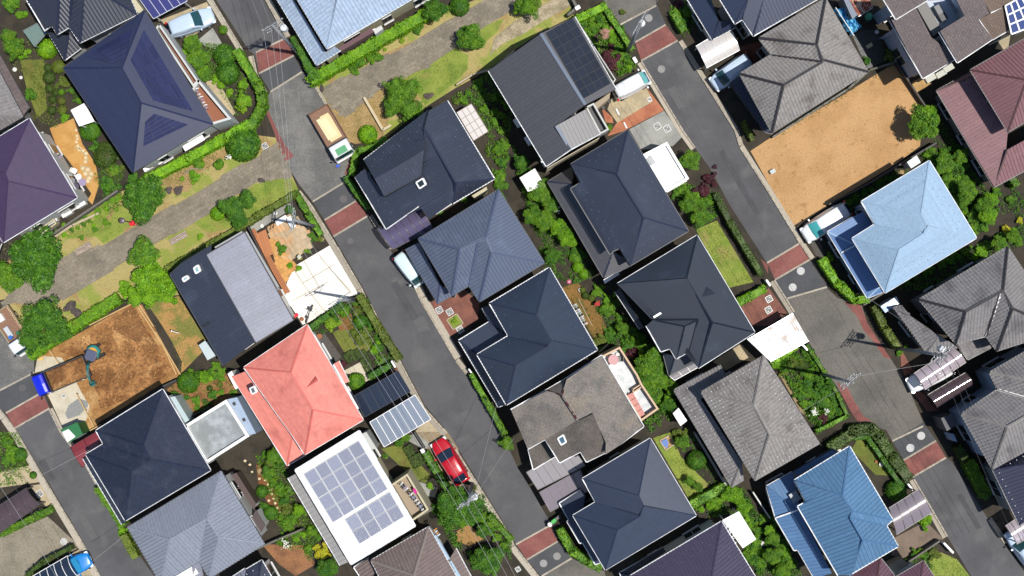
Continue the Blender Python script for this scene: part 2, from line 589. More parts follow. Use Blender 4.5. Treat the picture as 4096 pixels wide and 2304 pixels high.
g_beige = M('beige_concrete', S(204, 186, 150), .85, col2=S(180, 166, 136), scale=.8, fine=.08, fine_scale=6)
g_gconc = M('grey_concrete', S(178, 178, 170), .85, col2=S(156, 156, 150), scale=.5, fine=.07, fine_scale=6)
g_terra = M('terracotta_paving', S(200, 128, 92), .85, col2=S(178, 106, 76), scale=.8, fine=.12, fine_scale=10)
g_brick = M('brick_paving', S(150, 96, 80), .85, col2=S(124, 78, 66), scale=.8, fine=.16, fine_scale=13)
g_lawn = M('lawn', S(160, 174, 74, .54), .95, col2=S(130, 156, 56, .54), scale=.7, fine=.22, fine_scale=16, stain=(S(176, 164, 96, .5), .5, .52, .75))
g_dlawn = M('olive_lawn', S(138, 146, 62, .5), .95, col2=S(112, 126, 48, .5), scale=.7, fine=.22, fine_scale=16, stain=(S(132, 116, 60, .5), .6, .52, .75))
g_park = M('park_turf', S(192, 176, 112, .58), .95, col2=S(160, 172, 76, .55), scale=.35, mix_pos=(.44, .56), fine=.2, fine_scale=14, stain=(S(174, 142, 94, .6), .5, .52, .68))
g_path = M('park_paver', S(154, 144, 127), .9, var=.12, fine=.14, fine_scale=7, col2=S(134, 126, 112), scale=.5)
g_pathbed = M('paver_joint', S(146, 136, 114), .95, fine=.2, fine_scale=8)
g_verge = M('dry_verge', S(184, 154, 104), .95, col2=S(158, 136, 84), scale=1.2, fine=.25, fine_scale=9)
g_dkgrav = M('dark_gravel', S(96, 92, 86), .95, fine=.3, fine_scale=16)
g_film = M('black_weed_sheet', S(62, 64, 66), .5, col2=S(46, 48, 50), scale=2.5, fine=.2, fine_scale=5, bump=.6, bump_scale=4)
m_iron = M('cast_iron_lid', S(150, 148, 146), .6, fine=.2, fine_scale=40, var=.1)
m_irond = M('dark_iron_lid', S(96, 92, 94), .6, fine=.2, fine_scale=40)
m_lidw = M('pale_concrete_lid', S(214, 214, 212), .8, fine=.06, fine_scale=20)

LAYER = {}
def sheet(name, spec, mat, layer, kind='structure', label=None):
    LAYER['n'] = LAYER.get('n', 0) + 1
    poly = PL(spec, .006 * layer + .00004 * LAYER['n'])
    mb = MB()
    if area2(poly) < 0: poly = poly[::-1]
    mb.add(poly, [tuple(range(len(poly)))])
    return obj(name, mb, mat, None, kind=kind)

gm = MB(); gm.add([(-260, -200, 0), (260, -200, 0), (260, 200, 0), (-260, 200, 0)], [(0, 1, 2, 3)])
obj('ground', gm, g_soil, None, kind='structure')

# ---- streets
R2L = "A2150,-40 A2500,500 B-10,560 30,740 145,925 100,990 150,1240 270,1449 F330,240 430,400 570,580 690,765 780,930 1080,1449 J1110,60 1700,1180 1930,1449 N2576,1050 O40,1130 150,1285 320,1480 450,1700"
R2R = "O1000,1700 930,1400 720,1330 600,1270 460,1100 380,900 50,340 J2400,1320 2100,850 1600,10 F1600,1449 1130,720 1010,570 890,385 960,110 B870,1390 590,850 470,720 380,560 300,390 70,-10 20,-120"
sheet('road', R2L + ' ' + R2R, g_asphalt, 4)
sheet('road', "C860,-120 930,20 1090,250 1240,430 1300,610 1720,1310 G1850,50 1990,240 2190,610 2576,1215 H70,1368 L190,108 390,510 560,800 700,1000 850,1270 910,1345 P1190,-20 1250,90 1365,285 1455,460 1810,1060 2050,1460 2200,1750 2800,1750 2576,1400 2370,1120 2210,870 1850,300 1790,255 1690,85 L1560,1350 1400,970 1260,750 1140,570 1000,350 940,170 700,100 590,-5 H420,1165 310,1000 G2576,480 2290,30 C2230,1310 1670,410 1550,250 1450,30 1360,-120", g_asphalt, 4)
sheet('road', "I-300,200 0,240 60,110 200,420 340,690 345,840 500,1210 M620,0 700,140 880,330 1230,1000 1560,1460 1700,1700 1150,1700 1010,1449 860,1140 500,530 180,0 I150,1410 60,1260 -200,900", g_asphalt, 4)

def band(spec, mat, layer=5, name='road_surface'): sheet(name, spec, mat, layer)
band("B30,740 380,560 470,720 145,925", g_asphalt_d); band("F570,580 890,385 1010,570 690,765", g_asphalt_d)
band("O150,1285 460,1100 600,1270 300,1449", g_asphalt_d)
band("B145,925 470,720 590,850 870,1390 F960,110 890,385 570,580 430,400 330,240 B270,1449 150,1240 100,990", g_block, 5, 'block_paving')
band("O300,1449 600,1270 720,1330 930,1400 1000,1700 450,1700", g_block_d, 5, 'block_paving')
band("B0,530 300,385 380,560 30,740", g_red, 5, 'red_paving'); band("F690,765 1010,570 1130,720 780,930", g_red, 5, 'red_paving')
band("O45,1130 385,940 460,1100 150,1285", g_red, 5, 'red_paving')
band("B100,990 125,1120 210,1300 285,1449 F380,120 300,190 240,60 B180,1330 110,1150", g_red, 6, 'red_paving')
band("F890,300 940,160 970,110 935,330", g_red, 6, 'red_paving')
band("C900,-60 1440,-60 1450,55 1090,245 930,20", g_block_d, 5, 'block_paving')
band("C1090,250 1450,60 1550,250 1240,415", g_asphalt_d); band("C1240,430 1545,250 1668,408 1300,612", g_red, 5, 'red_paving')
band("H-10,1198 315,1003 420,1162 70,1364", g_red, 5, 'red_paving'); band("G2500,1150 2576,1215 2576,1310", g_red, 5, 'red_paving')
band("H72,1368 420,1165 610,1449 L190,106", g_asphalt_d)
band("L190,108 580,-10 700,100 940,170 1000,350 1140,570 1260,750 1400,970 1560,1350 P1250,90 1190,-20 L910,1345 850,1270 700,1000 560,800 390,510", g_block_d, 5, 'block_paving')
band("L760,140 930,165 1000,350 1140,570 1240,720 1160,690 1080,560 960,420 900,290 820,200", g_red, 6, 'red_paving')
band("L690,950 790,985 870,1140 960,1290 1050,1340 900,1340 850,1270 750,1090", g_red, 6, 'red_paving')
band("P1250,90 L1560,1350 P1690,85 1362,280", g_asphalt_d); band("P1365,285 1690,88 1790,255 1453,452", g_red, 5, 'red_paving')
band("I-300,600 0,640 340,690 345,840 300,878 0,1030 -200,1100", g_block, 5, 'block_paving')
band("I-300,180 0,240 60,110 200,420 330,690 -300,690", g_block, 6, 'block_paving')
band("I0,1030 345,850 420,1050 60,1255 -60,1200", g_asphalt_d); band("I60,1260 420,1055 500,1210 150,1410", g_red, 5, 'red_paving')

# asphalt repairs and trench patches
m_patch = M('asphalt_patch', S(88, 88, 91), .9, fine=.14, fine_scale=16, col2=S(80, 80, 83), scale=1); m_patchl = M('old_asphalt_patch', S(106, 106, 106), .92, fine=.12, fine_scale=12)
for sp_, m_ in (("A2400,-20 2440,-40 2576,180 B30,210 20,260 A2530,180", m_patch), ("J1560,300 1680,280 1760,420 1640,440", m_patchl), ("C1560,900 1640,860 1760,1060 1680,1100", m_patchl), ("G2080,80 2130,60 2500,700 2450,720", m_patch), ("M760,800 820,770 980,1060 920,1090", m_patchl), ("P1900,640 1950,620 2150,960 2100,980", m_patch), ("J1350,-40 1420,-70 1640,300 1570,330", m_patch), ("M380,300 450,270 560,470 490,500", m_patch), ("N2300,360 2380,330 2460,480 2380,520", m_patchl)):
    band(sp_, m_, 6, 'road_patch')
# ---- kerbs: a gutter strip with single kerb stones
STONE = {}
def stone_mesh(l, w, h):
    k = (round(l, 2), w, h)
    if k not in STONE:
        mb = MB(); a, b = l / 2 - .008, w / 2; c = .012
        mb.add([(-a, -b, 0), (a, -b, 0), (a, b, 0), (-a, b, 0), (-a + c, -b + c, h), (a - c, -b + c, h), (a - c, b - c, h), (-a + c, b - c, h)],
               [(4, 5, 6, 7), (0, 1, 5, 4), (1, 2, 6, 5), (2, 3, 7, 6), (3, 0, 4, 7)])
        STONE[k] = mesh_of('kerb_stone', mb, m_kerb)
    return STONE[k]

def kerb(spec, w=.16, h=.11, step=.6, strip=.42, side=1, name='kerb', zl=8, smat=None):
    path = PL(spec, 0)
    mb = MB(); z = .006 * zl + .00004 * LAYER.setdefault('k', 0); LAYER['k'] += 1
    for a, b in zip(path[:-1], path[1:]):
        d = (b - a).normalized(); nrm = Vector((-d.y, d.x, 0)) * side
        lo, hi = (-strip / 2, strip / 2) if side == 0 else (0, strip)
        if side == 0: nrm = Vector((-d.y, d.x, 0))
        mb.add([a + nrm * lo + Vector((0, 0, z)), b + nrm * lo + Vector((0, 0, z)), b + nrm * hi + Vector((0, 0, z)), a + nrm * hi + Vector((0, 0, z))], [(0, 1, 2, 3) if side <= 0 and False else (0, 1, 2, 3)])
    base = obj(name, mb, smat or m_kerb, None, kind='structure')
    org = root_origin(base)
    for a, b in zip(path[:-1], path[1:]):
        d = b - a; L = d.length; n = max(1, round(L / step)); d.normalize()
        for i in range(n):
            c = a + d * (L * (i + .5) / n) + Vector((0, 0, z))
            m = Matrix.Rotation(math.atan2(d.y, d.x) + random.uniform(-.006, .006), 4, 'Z'); m.translation = c - org
            inst(stone_mesh(L / n, w, h), 'kerb_stone', base, m)
    return base

kerb("A2100,-60 2450,520", side=-1); kerb("B-30,560 10,750 110,930", side=-1)
kerb("F440,470 560,620 770,960 1060,1449 J1100,90", side=-1, strip=.5); kerb("J1150,160 1690,1200 1920,1460", side=-1, strip=.5)
kerb("N1970,110 2560,1050 O20,1140 290,1480", side=-1, strip=.5)
kerb("B90,-20 310,380", side=1); kerb("F1140,730 1360,1060", side=1, strip=.3); kerb("F1600,1440 J1650,110 2010,720", side=1, strip=.62); kerb("J2010,730 2120,870", side=1, strip=.35)
kerb("C1300,620 1720,1320 G1840,40", side=-1, strip=.4); kerb("C1680,420 2240,1310 G2290,20", side=1, strip=.35); kerb("G2290,30 2576,480 H320,1000 430,1165", side=1, strip=.4)
kerb("H60,1368 L180,110 260,240", side=-1, strip=.45); kerb("P1462,470 1640,770 1800,1050", side=-1, strip=.42); kerb("P2215,880 2380,1120", side=1, strip=.35)
kerb("I-20,1200 60,1290 M170,0 500,560 860,1160 1010,1460", side=-1, strip=.55)
kerb("I500,1220 M620,10 870,340 970,520", side=1, strip=.3); kerb("B600,880 700,1050 900,1400", side=1, strip=.2)
for sp_ in ("B0,528 300,383", "B30,740 380,560", "B145,925 470,720", "F570,580 890,385", "F690,765 1010,570", "F780,930 1130,720", "O40,1130 385,938", "O150,1285 460,1100", "O300,1449 600,1270",
            "C1090,248 1450,58", "C1240,425 1545,250", "C1300,612 1668,408", "H-10,1196 315,1001", "H70,1366 420,1163", "L190,106 590,-10", "P1250,90 1560,-60", "P1363,283 1690,87", "P1453,454 1790,257",
            "I0,1030 345,850", "I60,1258 420,1053", "I150,1410 500,1210"):
    kerb(sp_, w=.13, h=.006, step=.62, strip=.15, side=0, zl=7, name='paving_edge')

# ---- park strip with its slab path
sheet('park_turf', "E-160,1600 -20,1230 560,930 900,660 1210,480 1700,300 2300,0 F0,-90 230,-60 330,240 425,460 380,520 0,725 E2100,1010 1700,1250 I1800,70 1150,110 320,660 60,110", g_park, 1)
sheet('park_turf', "B600,850 1700,200 2200,0 C0,-140 560,-100 620,160 280,330 0,520 B2330,710 2000,890 1700,1080 1500,1230 1300,1400 900,1430 690,1000", g_park, 1)

def pavers(spec, mat, bed, sw, sl, name, layer=3, cap=300, jitter=.004, pname='paving_slab', th=.025):
    poly = PL(spec, 0)
    base = sheet(name, spec, bed, layer)
    org = root_origin(base)
    q = [(p.dot(GB), p.dot(GA)) for p in poly]
    x0, x1 = min(p[0] for p in q), max(p[0] for p in q); y0, y1 = min(p[1] for p in q), max(p[1] for p in q)
    k = ('p', sw, sl, mat.name)
    if k not in STONE:
        mb = MB(); a, b = sw / 2 - .012, sl / 2 - .012
        mb.add([(-a, -b, 0), (a, -b, 0), (a, b, 0), (-a, b, 0), (-a, -b, th), (a, -b, th), (a, b, th), (-a, b, th)],
               [(4, 5, 6, 7), (0, 1, 5, 4), (1, 2, 6, 5), (2, 3, 7, 6), (3, 0, 4, 7)])
        STONE[k] = mesh_of(pname, mb, mat)
    cells = []
    j = 0; y = y0
    while y < y1:
        x = x0 + (sw / 2 if j % 2 else 0) - sw
        while x < x1:
            c = (x + sw / 2, y + sl / 2)
            if inside(c, q): cells.append(c)
            x += sw
        y += sl; j += 1
    cells.sort(key=lambda c: (c[0] * GB.x + c[1] * GA.x) ** 2 + (c[0] * GB.y + c[1] * GA.y) ** 2)
    rot = Matrix((GB, -GA, Vector((0, 0, 1)))).transposed().to_4x4()
    rest = MB()
    for i, c in enumerate(cells):
        w = GB * c[0] + GA * c[1] + Vector((0, 0, 0.006 * layer + .006 + random.uniform(0, jitter)))
        if i < cap:
            m = rot.copy(); m.translation = w - org; inst(STONE[k], pname, base, m)
        else:
            o = len(rest.v); me = STONE[k]
            for v in me.vertices: rest.v.append(tuple(rot @ v.co + w))
            for p in me.polygons: rest.f.append(tuple(o + z for z in p.vertices))
    if rest.f: obj(pname + 's', rest, mat, base, kind='stuff')
    return base

pavers("I20,170 60,90 E220,1400 730,1085 1040,1020 1500,760 1960,500 2400,230 2576,140 F200,-10 310,170 370,330 120,370 0,390 E2250,600 1930,790 1640,960 1230,1200 860,1440 I500,180 150,150", g_path, g_pathbed, .60, .30, 'footpath')
sheet('dry_earth', "B700,1010 1230,890 1500,780 1450,900 1290,1330 1290,1400 1000,1449 880,1400", g_verge, 2)
pavers("B640,900 1150,640 1500,470 1900,220 2300,10 2576,-110 C60,-160 60,60 B2576,95 2300,270 1700,690 1500,770 1250,900 1000,1100 900,1180 760,1080", g_path, g_pathbed, .60, .30, 'footpath')
sheet('bare_patch', "C30,210 250,90 400,0 560,-40 590,60 300,220 100,350 -100,440 B2350,560 2400,380", M('bare_earth', S(196, 180, 152), .95, col2=S(150, 140, 112), scale=.9, fine=.2, fine_scale=7), 2)
sheet('lawn', "B1250,1020 1450,760 2000,480 2140,560 2130,700 2000,830 1700,1060 1600,900", g_lawn, 2)
sheet('lawn', "B2200,300 2500,180 2430,320 2260,470", g_lawn, 2)
sheet('dirt_patch', "B1170,590 1700,360 1640,430 1200,660", g_verge, 2)
sheet('dirt_patch', "E1620,380 1900,190 2300,30 2350,90 2000,300 1900,470 1750,500", g_verge, 2)
sheet('lawn', "F0,400 330,320 420,450 370,510 0,700 E2300,850 2100,900 1950,800", g_lawn, 2)
sheet('lawn', "E640,960 1150,640 1400,720 1380,780 1040,1000 960,930", g_lawn, 2)

# ---- plots
sheet('dirt_lot', "D1255,645 1430,830 1560,1095 H1530,20 1290,200 740,530 260,820 180,690 0,390 G2400,70 D20,1390 700,990", g_dirt, 2)
sheet('excavated_plot', "I380,690 1340,150 1430,170 1820,880 1640,960 1000,1350 930,1430 650,1400 350,850", g_dirt if False else M('plot_sand', S(188, 140, 84), .95, col2=S(160, 112, 60), scale=.5, fine=.16, fine_scale=6, stain=(S(204, 164, 108), .6, .52, .7), bump=.6, bump_scale=5), 2)
sheet('excavated_earth', "I600,640 760,540 1150,260 1340,160 1500,440 1740,830 1650,900 1320,1100 1010,1230 980,1060 900,900 860,740", g_dig, 3)
sheet('dark_earth', "I1150,300 1330,170 1480,420 1400,560 1250,480 1140,420", g_digd, 4)
sheet('lawn', "I1480,160 1800,80 2070,520 2080,600 1820,860 1830,740 1720,520 1600,330", M('rough_grass', S(146, 146, 70, .5), .95, col2=S(190, 148, 88), scale=.45, mix_pos=(.42, .56), fine=.25, fine_scale=12), 3)
sheet('concrete_apron', "I380,680 620,700 660,760 470,860 350,850", g_cream, 4)
sheet('concrete_apron', "I560,1010 760,930 830,1070 900,1180 880,1290 830,1400 640,1420 480,1070", g_cream, 4)
sheet('wet_cement', "I690,1180 790,1110 880,1140 885,1190 800,1280 680,1320 655,1260", M('wet_cement', S(150, 152, 150), .6, fine=.1, fine_scale=6), 5)
sheet('driveway', "F370,1240 760,1010 830,1040 1060,1449 J1090,60 950,80 540,340 470,370 300,100 F300,1430", g_white, 3)
sheet('driveway', "C1000,990 1340,860 1420,1020 1060,1235 960,1100", g_beige, 4); sheet('driveway', "C1340,860 1530,1110 1120,1320 960,1370 1050,1240 1425,1020", g_terra, 3)
sheet('driveway', "C900,1080 1010,1180 1020,1240 940,1230", g_terra, 4)
sheet('driveway', "C1180,1300 1530,1115 1720,1370 G1620,20 1300,60", g_gconc, 3)
sheet('driveway', "J1740,150 2080,0 2250,150 2230,330 1940,500", g_brick, 3)
sheet('driveway', "K2290,170 2576,10 L0,-10 190,250 0,380 K2420,380", g_brick, 3)
sheet('driveway', "L1330,600 1480,860 1470,1000 1580,1080 1720,1240 1600,1240 1430,1010 1340,790", g_brick, 3)
sheet('driveway', "P1280,1060 1590,900 1770,1080 1690,1090 1400,1280 1240,1240", M('brown_paving', S(140, 122, 106), .85, col2=S(122, 106, 92), scale=.6, fine=.1, fine_scale=8), 3)
sheet('driveway', "M0,1060 480,850 760,1110 800,1160 250,1449 0,1500 -60,1200", M('worn_concrete', S(160, 150, 132), .9, col2=S(134, 126, 110), scale=.5, fine=.15, fine_scale=7), 3)
sheet('driveway', "M300,540 450,520 560,740 480,770 370,640", g_beige, 4); sheet('driveway', "M0,400 330,330 420,500 0,560", g_beige, 3)
sheet('driveway', "M720,1230 830,1160 1000,1449 760,1449 820,1330", g_beige, 4)
sheet('driveway', "B1320,-200 1650,-200", g_beige, 3) if False else None
sheet('driveway', "A1590,210 2080,20 2180,200 1900,390 1680,250", g_beige, 2); sheet('driveway', "A1960,430 2140,280 2230,430 2200,500", g_gconc, 3)
sheet('driveway', "D2310,410 2440,350 2420,470 2370,500", g_beige, 3); sheet('driveway', "D1440,830 1560,770 1640,840 1500,940", g_sand, 3)
sheet('driveway', "K2020,740 2290,570 2380,700 2150,830", g_beige, 2); sheet('driveway', "N1480,60 1620,10 1760,130 1700,180", g_gconc, 3)
sheet('driveway', "N1600,0 1900,-40 2030,150 2100,520 1980,600 1700,140", M('driveway_sand', S(170, 150, 118), .9, col2=S(140, 126, 102), scale=.8, fine=.15, fine_scale=8), 2)
sheet('driveway', "H340,830 420,800 520,960 600,1240 480,1120", g_dkgrav, 3)
sheet('driveway', "J1430,730 1620,1040 1555,1060 1400,820", g_brick, 3); sheet('driveway', "J1590,1060 1860,1449 1600,1449 1730,1280", g_beige, 2)
sheet('driveway', "D-320,480 -20,400 0,520 -300,740", g_brick, 2)
# gardens
sheet('lawn', "G1850,860 2060,770 2430,1390 2170,1449", g_lawn, 2)
sheet('lawn', "A200,600 440,600 470,1100 380,1190 270,900", g_dlawn, 2)
sheet('sand_garden', "A500,1290 740,1190 830,1449 E960,200 1000,400 930,610 880,560 920,500 700,180 560,0", g_osand, 2)
sheet('lawn', "J770,450 1000,330 1180,600 1000,700 880,640", g_dlawn, 2); sheet('garden_soil', "J800,280 960,260 980,420 840,430", g_digd, 3)
sheet('garden_path', "J600,480 680,440 860,690 780,760", g_dkgrav, 3); sheet('garden_path', "J890,830 1060,740 1200,900 1100,950 1020,870 900,860", g_cream, 3)
sheet('lawn', "O1420,60 1600,0 1700,250 1990,540 1790,690", g_lawn, 2); sheet('lawn', "P840,180 900,70 1010,60 1080,180 1250,440 1080,430", g_dlawn, 2)
sheet('lawn', "P1620,1260 1740,1210 1900,1280 2030,1449 1640,1449", g_lawn, 2)
sheet('garden_soil', "K500,0 660,-60 860,200 960,420 1000,500 860,560 760,400", M('ochre_soil', S(150, 110, 56), .95, col2=S(112, 96, 44), scale=.9, fine=.2, fine_scale=9), 2)
sheet('garden_soil', "I1680,1020 1800,930 2330,830 2450,1300 1900,1290", M('tan_soil', S(166, 122, 76), .95, col2=S(128, 90, 54), scale=.7, fine=.22, fine_scale=9), 2)
sheet('garden_soil', "N2020,1000 2140,930 2300,1070 2150,1150 2010,1090", M('tan_soil2', S(178, 138, 84), .95, fine=.2, fine_scale=9), 2)
sheet('garden_soil', "N60,1130 480,1140 600,1330 400,1449 230,1330", M('rust_soil', S(168, 118, 80), .95, col2=S(138, 96, 66), scale=.9, fine=.2, fine_scale=9), 2)
sheet('garden_soil', "N0,330 160,330 260,780 180,860 20,500", M('red_soil', S(140, 88, 52), .95, col2=S(112, 76, 44), scale=.9, fine=.25, fine_scale=9), 2)
sheet('lawn', "N1260,170 1460,120 1760,440 1700,520 1560,440", g_dlawn, 2); sheet('garden_path', "N1640,500 1830,560 1800,660 1700,640", g_gconc, 3)
sheet('garden_soil', "L90,820 200,940 300,1060 400,1300 330,1250 170,970", M('tan_soil3', S(168, 148, 108), .95, fine=.2, fine_scale=9), 2)
sheet('garden_soil', "E1000,900 1130,620 1700,330 1640,420 1180,640", g_verge, 2)
sheet('weed_sheet', "D845,350 960,300 1090,300 1200,620 1000,690", g_film, 3)
sheet('garden_path', "A2060,820 2190,800 2370,1140 2310,1190 2180,980", g_beige, 2)
sheet('gravel_strip', "E2500,760 F330,590 380,640 0,880 E2490,840", g_gconc, 3)
pavers("F110,850 360,690 520,870 560,1020 300,1180 200,1100 180,980", M('sandstone_paver', S(212, 186, 150), .85, var=.16, col2=S(226, 178, 128), scale=.6, mix_pos=(.5, .55)), M('pale_joint', S(196, 170, 134), .9), .52, .52, 'terrace', 3, 300, .006)
pavers("F130,960 180,950 420,1230 360,1300 290,1420 210,1260", M('orange_paver', S(228, 170, 96), .85, var=.15), M('sand_joint', S(196, 150, 96), .9), .4, .4, 'terrace', 3, 300, .006)

# concrete joints on the white driveway: recessed lines as thin dark sheets
def strip(a, b, w, mat, layer, name='expansion_joint', **kw):
    a = P(a, .006 * layer); b = P(b, .006 * layer); d = (b - a).normalized(); n = Vector((-d.y, d.x, 0)) * (w / 2)
    mb = MB(); mb.add([a - n, b - n, b + n, a + n], [(0, 1, 2, 3)]); return obj(name, mb, mat, None, kind='structure')
jm = M('joint_gap', S(176, 160, 128), .9)
for a, b in (("F370,1240", "F470,1400"), ("F470,1400", "F790,1210"), ("F480,1170", "F640,1440"), ("F610,1090", "J960,60"), ("F470,1400", "J700,250"), ("F740,1250", "J960,40"), ("J360,130", "J720,-60")):
    strip(a, b, .05, jm, 4)

# ---- lids in the road, let into the surface
def manhole(tok, r=.33, mat=None, label='', grp='manhole lids in the streets'):
    c = P(tok, 0.042)
    mb = MB(); mb.lathe(c, [(r, 0), (r, .006), (r - .02, .010), (r - .045, .010), (r - .05, .006), (r - .12, .006), (r - .125, .009), (0.02, .009)], 24)
    o = obj('manhole_lid', mb, mat or m_iron, None); tag(o, label, 'manhole', grp)
manhole("C1375,182", .34, None, 'grey round manhole lid above the red strip in the top right street')
manhole("C1503,695", .34, None, 'grey round manhole lid on asphalt beside the white van')
manhole("F876,553", .34, m_irond, 'dull reddish manhole lid just above the middle red strip')
manhole("F946,975", .30, m_irond, 'dark manhole lid below the middle red strip of the centre street')
manhole("H330,1278", .35, m_lidw, 'white round lid nearer the sky-blue house below the right red strip')
manhole("H248,1442", .35, m_lidw, 'white round lid nearer the lower kerb below the right red strip')
manhole("O452,1250", .34, None, 'pale grey manhole lid nearer the navy house at the bottom street end')
manhole("O317,1322", .34, None, 'pale grey manhole lid nearer the left kerb at the bottom street end')
manhole("P1541,38", .36, m_lidw, 'white manhole lid at the lower right band, the upper one')
manhole("P1432,160", .36, m_lidw, 'white manhole lid at the lower right band, the lower one')
manhole("I222,1005", .32, m_irond, 'dark manhole lid in front of the blue dump truck')
manhole("I277,1380", .32, m_irond, 'dark manhole lid below the red strip of the left street')
manhole("M641,1102", .32, m_lidw, 'pale ring-shaped lid on the worn concrete drive')
# ------------------------------------------------------------------ houses
def rm(name, c, rough=.5, var=.05, **kw):
    k = kw.pop('k', .6)
    kw['fine'] = max(.07, kw.get('fine', 0)); var = max(var, .055)
    if 'stain' not in kw and max(c) > 128: kw['stain'] = (S(*[min(255, v * 1.09 + 3) for v in c], k), .7, .52, .8)
    if max(c) < 130 and rough <= .5: kw.setdefault('spec', 1.0); k *= .78
    return M(name, S(*c, k), rough, var=var, **kw)
r_navy = rm('navy_roof_metal', (54, 63, 84), .45, fine=.05, fine_scale=4, stain=(S(66, 74, 94), .5, .5, .8))
r_navy2 = rm('blue_navy_roof_metal', (52, 67, 92), .45, fine=.05, fine_scale=4)
r_slatey = rm('slate_navy_roof', (66, 74, 94), .5, fine=.06, fine_scale=4)
r_dnavy = rm('dark_navy_roof', (38, 49, 66), .5, .04, fine=.06, fine_scale=3, stain=(S(54, 64, 80), .35, .56, .8))
r_solar = rm('navy_flat_tile', (52, 61, 98), .45, spec=.8, fine=.05, fine_scale=4)
r_purple = rm('purple_roof_metal', (86, 68, 106), .5, spec=.5, fine=.05, fine_scale=3)
r_purple2 = rm('dusk_purple_roof_metal', (80, 72, 102), .5, spec=.7, fine=.05, fine_scale=3)
r_pale = rm('pale_blue_tile', (186, 206, 230), .45, .06, stain=None, fine=.10, fine_scale=3)
r_sky = rm('sky_blue_roof_metal', (172, 202, 230), .5, .05, stain=None, fine=.06, fine_scale=5)
r_bluegrey = rm('slate_blue_tile', (106, 117, 140), .5, .07, fine=.06)
r_gtile = rm('grey_clay_tile', (158, 153, 149), .7, .10, fine=.14, fine_scale=5, stain=(S(122, 116, 112), .6, .5, .75))
r_gtile2 = rm('smoke_grey_tile', (150, 146, 146), .65, .09, fine=.12, fine_scale=5, stain=(S(116, 112, 114), .6, .5, .75))
r_slate = rm('mossy_slate', (142, 134, 126), .85, .07, col2=S(116, 112, 108), scale=.6, fine=.16, fine_scale=7, stain=(S(150, 138, 124), .4, .52, .75))
r_slated = rm('dark_mossy_slate', (112, 104, 97), .85, .07, col2=S(90, 86, 81), scale=.6, fine=.16, fine_scale=7)
r_brown = rm('brown_slate', (116, 104, 104), .8, .08, fine=.16, fine_scale=6, stain=(S(132, 118, 114), .5, .5, .75))
r_maroon = rm('maroon_roof_metal', (150, 108, 112), .5, .05, fine=.05, fine_scale=4)
r_maroon2 = rm('dark_maroon_roof_metal', (128, 84, 100), .5, .05, fine=.06, fine_scale=4)
r_pink = rm('pink_roof_metal', (240, 144, 130), .6, .05, k=.66, fine=.05, fine_scale=3, stain=(S(214, 122, 110, .64), .5, .5, .75))
r_white = rm('white_folded_metal', (250, 250, 244), .45, .02, stain=None, k=.64, fine=.03, fine_scale=3)
r_lgrey = rm('light_grey_rib_metal', (156, 163, 178), .45, .05, stain=None, fine=.06, fine_scale=4)
r_blue = rm('blue_roof_metal', (102, 144, 184), .4, .05, fine=.06, fine_scale=3, stain=None)
r_char = rm('charcoal_roof_metal', (86, 86, 94), .5, .05, fine=.06, fine_scale=4)
r_grey = rm('mid_grey_roof_metal', (142, 146, 164), .45, .04, fine=.05, fine_scale=4)
r_indigo = rm('indigo_roof_metal', (62, 64, 92), .45, .05, fine=.05, fine_scale=4)
r_deck = M('roof_underlay', (.02, .02, .022), .9)
r_deckg = M('grey_roof_underlay', (.05, .05, .055), .9)
r_decklite = M('pale_roof_underlay', (.3, .33, .38), .8)
cap_dark = M('dark_ridge', S(60, 58, 62), .6, fine=.1)
cap_navy = M('navy_ridge', S(46, 54, 80), .7, spec=.2)
cap_bt = M('slate_blue_ridge', S(92, 104, 134), .5)
cap_blue = M('blue_ridge', S(84, 126, 170), .7, spec=.2)
cap_maroon = M('maroon_ridge', S(92, 44, 48), .8, col2=S(136, 128, 122), scale=2.5, mix_pos=(.48, .56), spec=.1)
w_white = M('white_render', S(226, 228, 226), .8, fine=.04, fine_scale=2)
w_cream = M('cream_render', S(220, 210, 176), .8, fine=.05, fine_scale=2)
w_blue = M('pale_blue_render', S(176, 196, 220), .8, fine=.05, fine_scale=2)
w_grey = M('grey_render', S(150, 150, 150), .8, fine=.06, fine_scale=2)
w_tan = M('tan_render', S(180, 164, 140), .8, fine=.06, fine_scale=2)
snow_w = dict(rows=(.75, 1.25), step=.95, mat=M('snow_guard_steel', (.22, .23, .26), .5))
snow_d = dict(rows=(.8, 1.4), step=.8, mat=M('snow_guard_dark', (.02, .022, .03), .5))
snow_c = dict(rows=(.45, 1.15), step=.62, size=1.35, mat=M('snow_guard_bright', (.8, .8, .82), .4))
LF = 'T,R,b,a R,S,d,c,b S,L,d L,N,c,d N,U,a,b,c U,T,a'   # L-shaped hipped roof

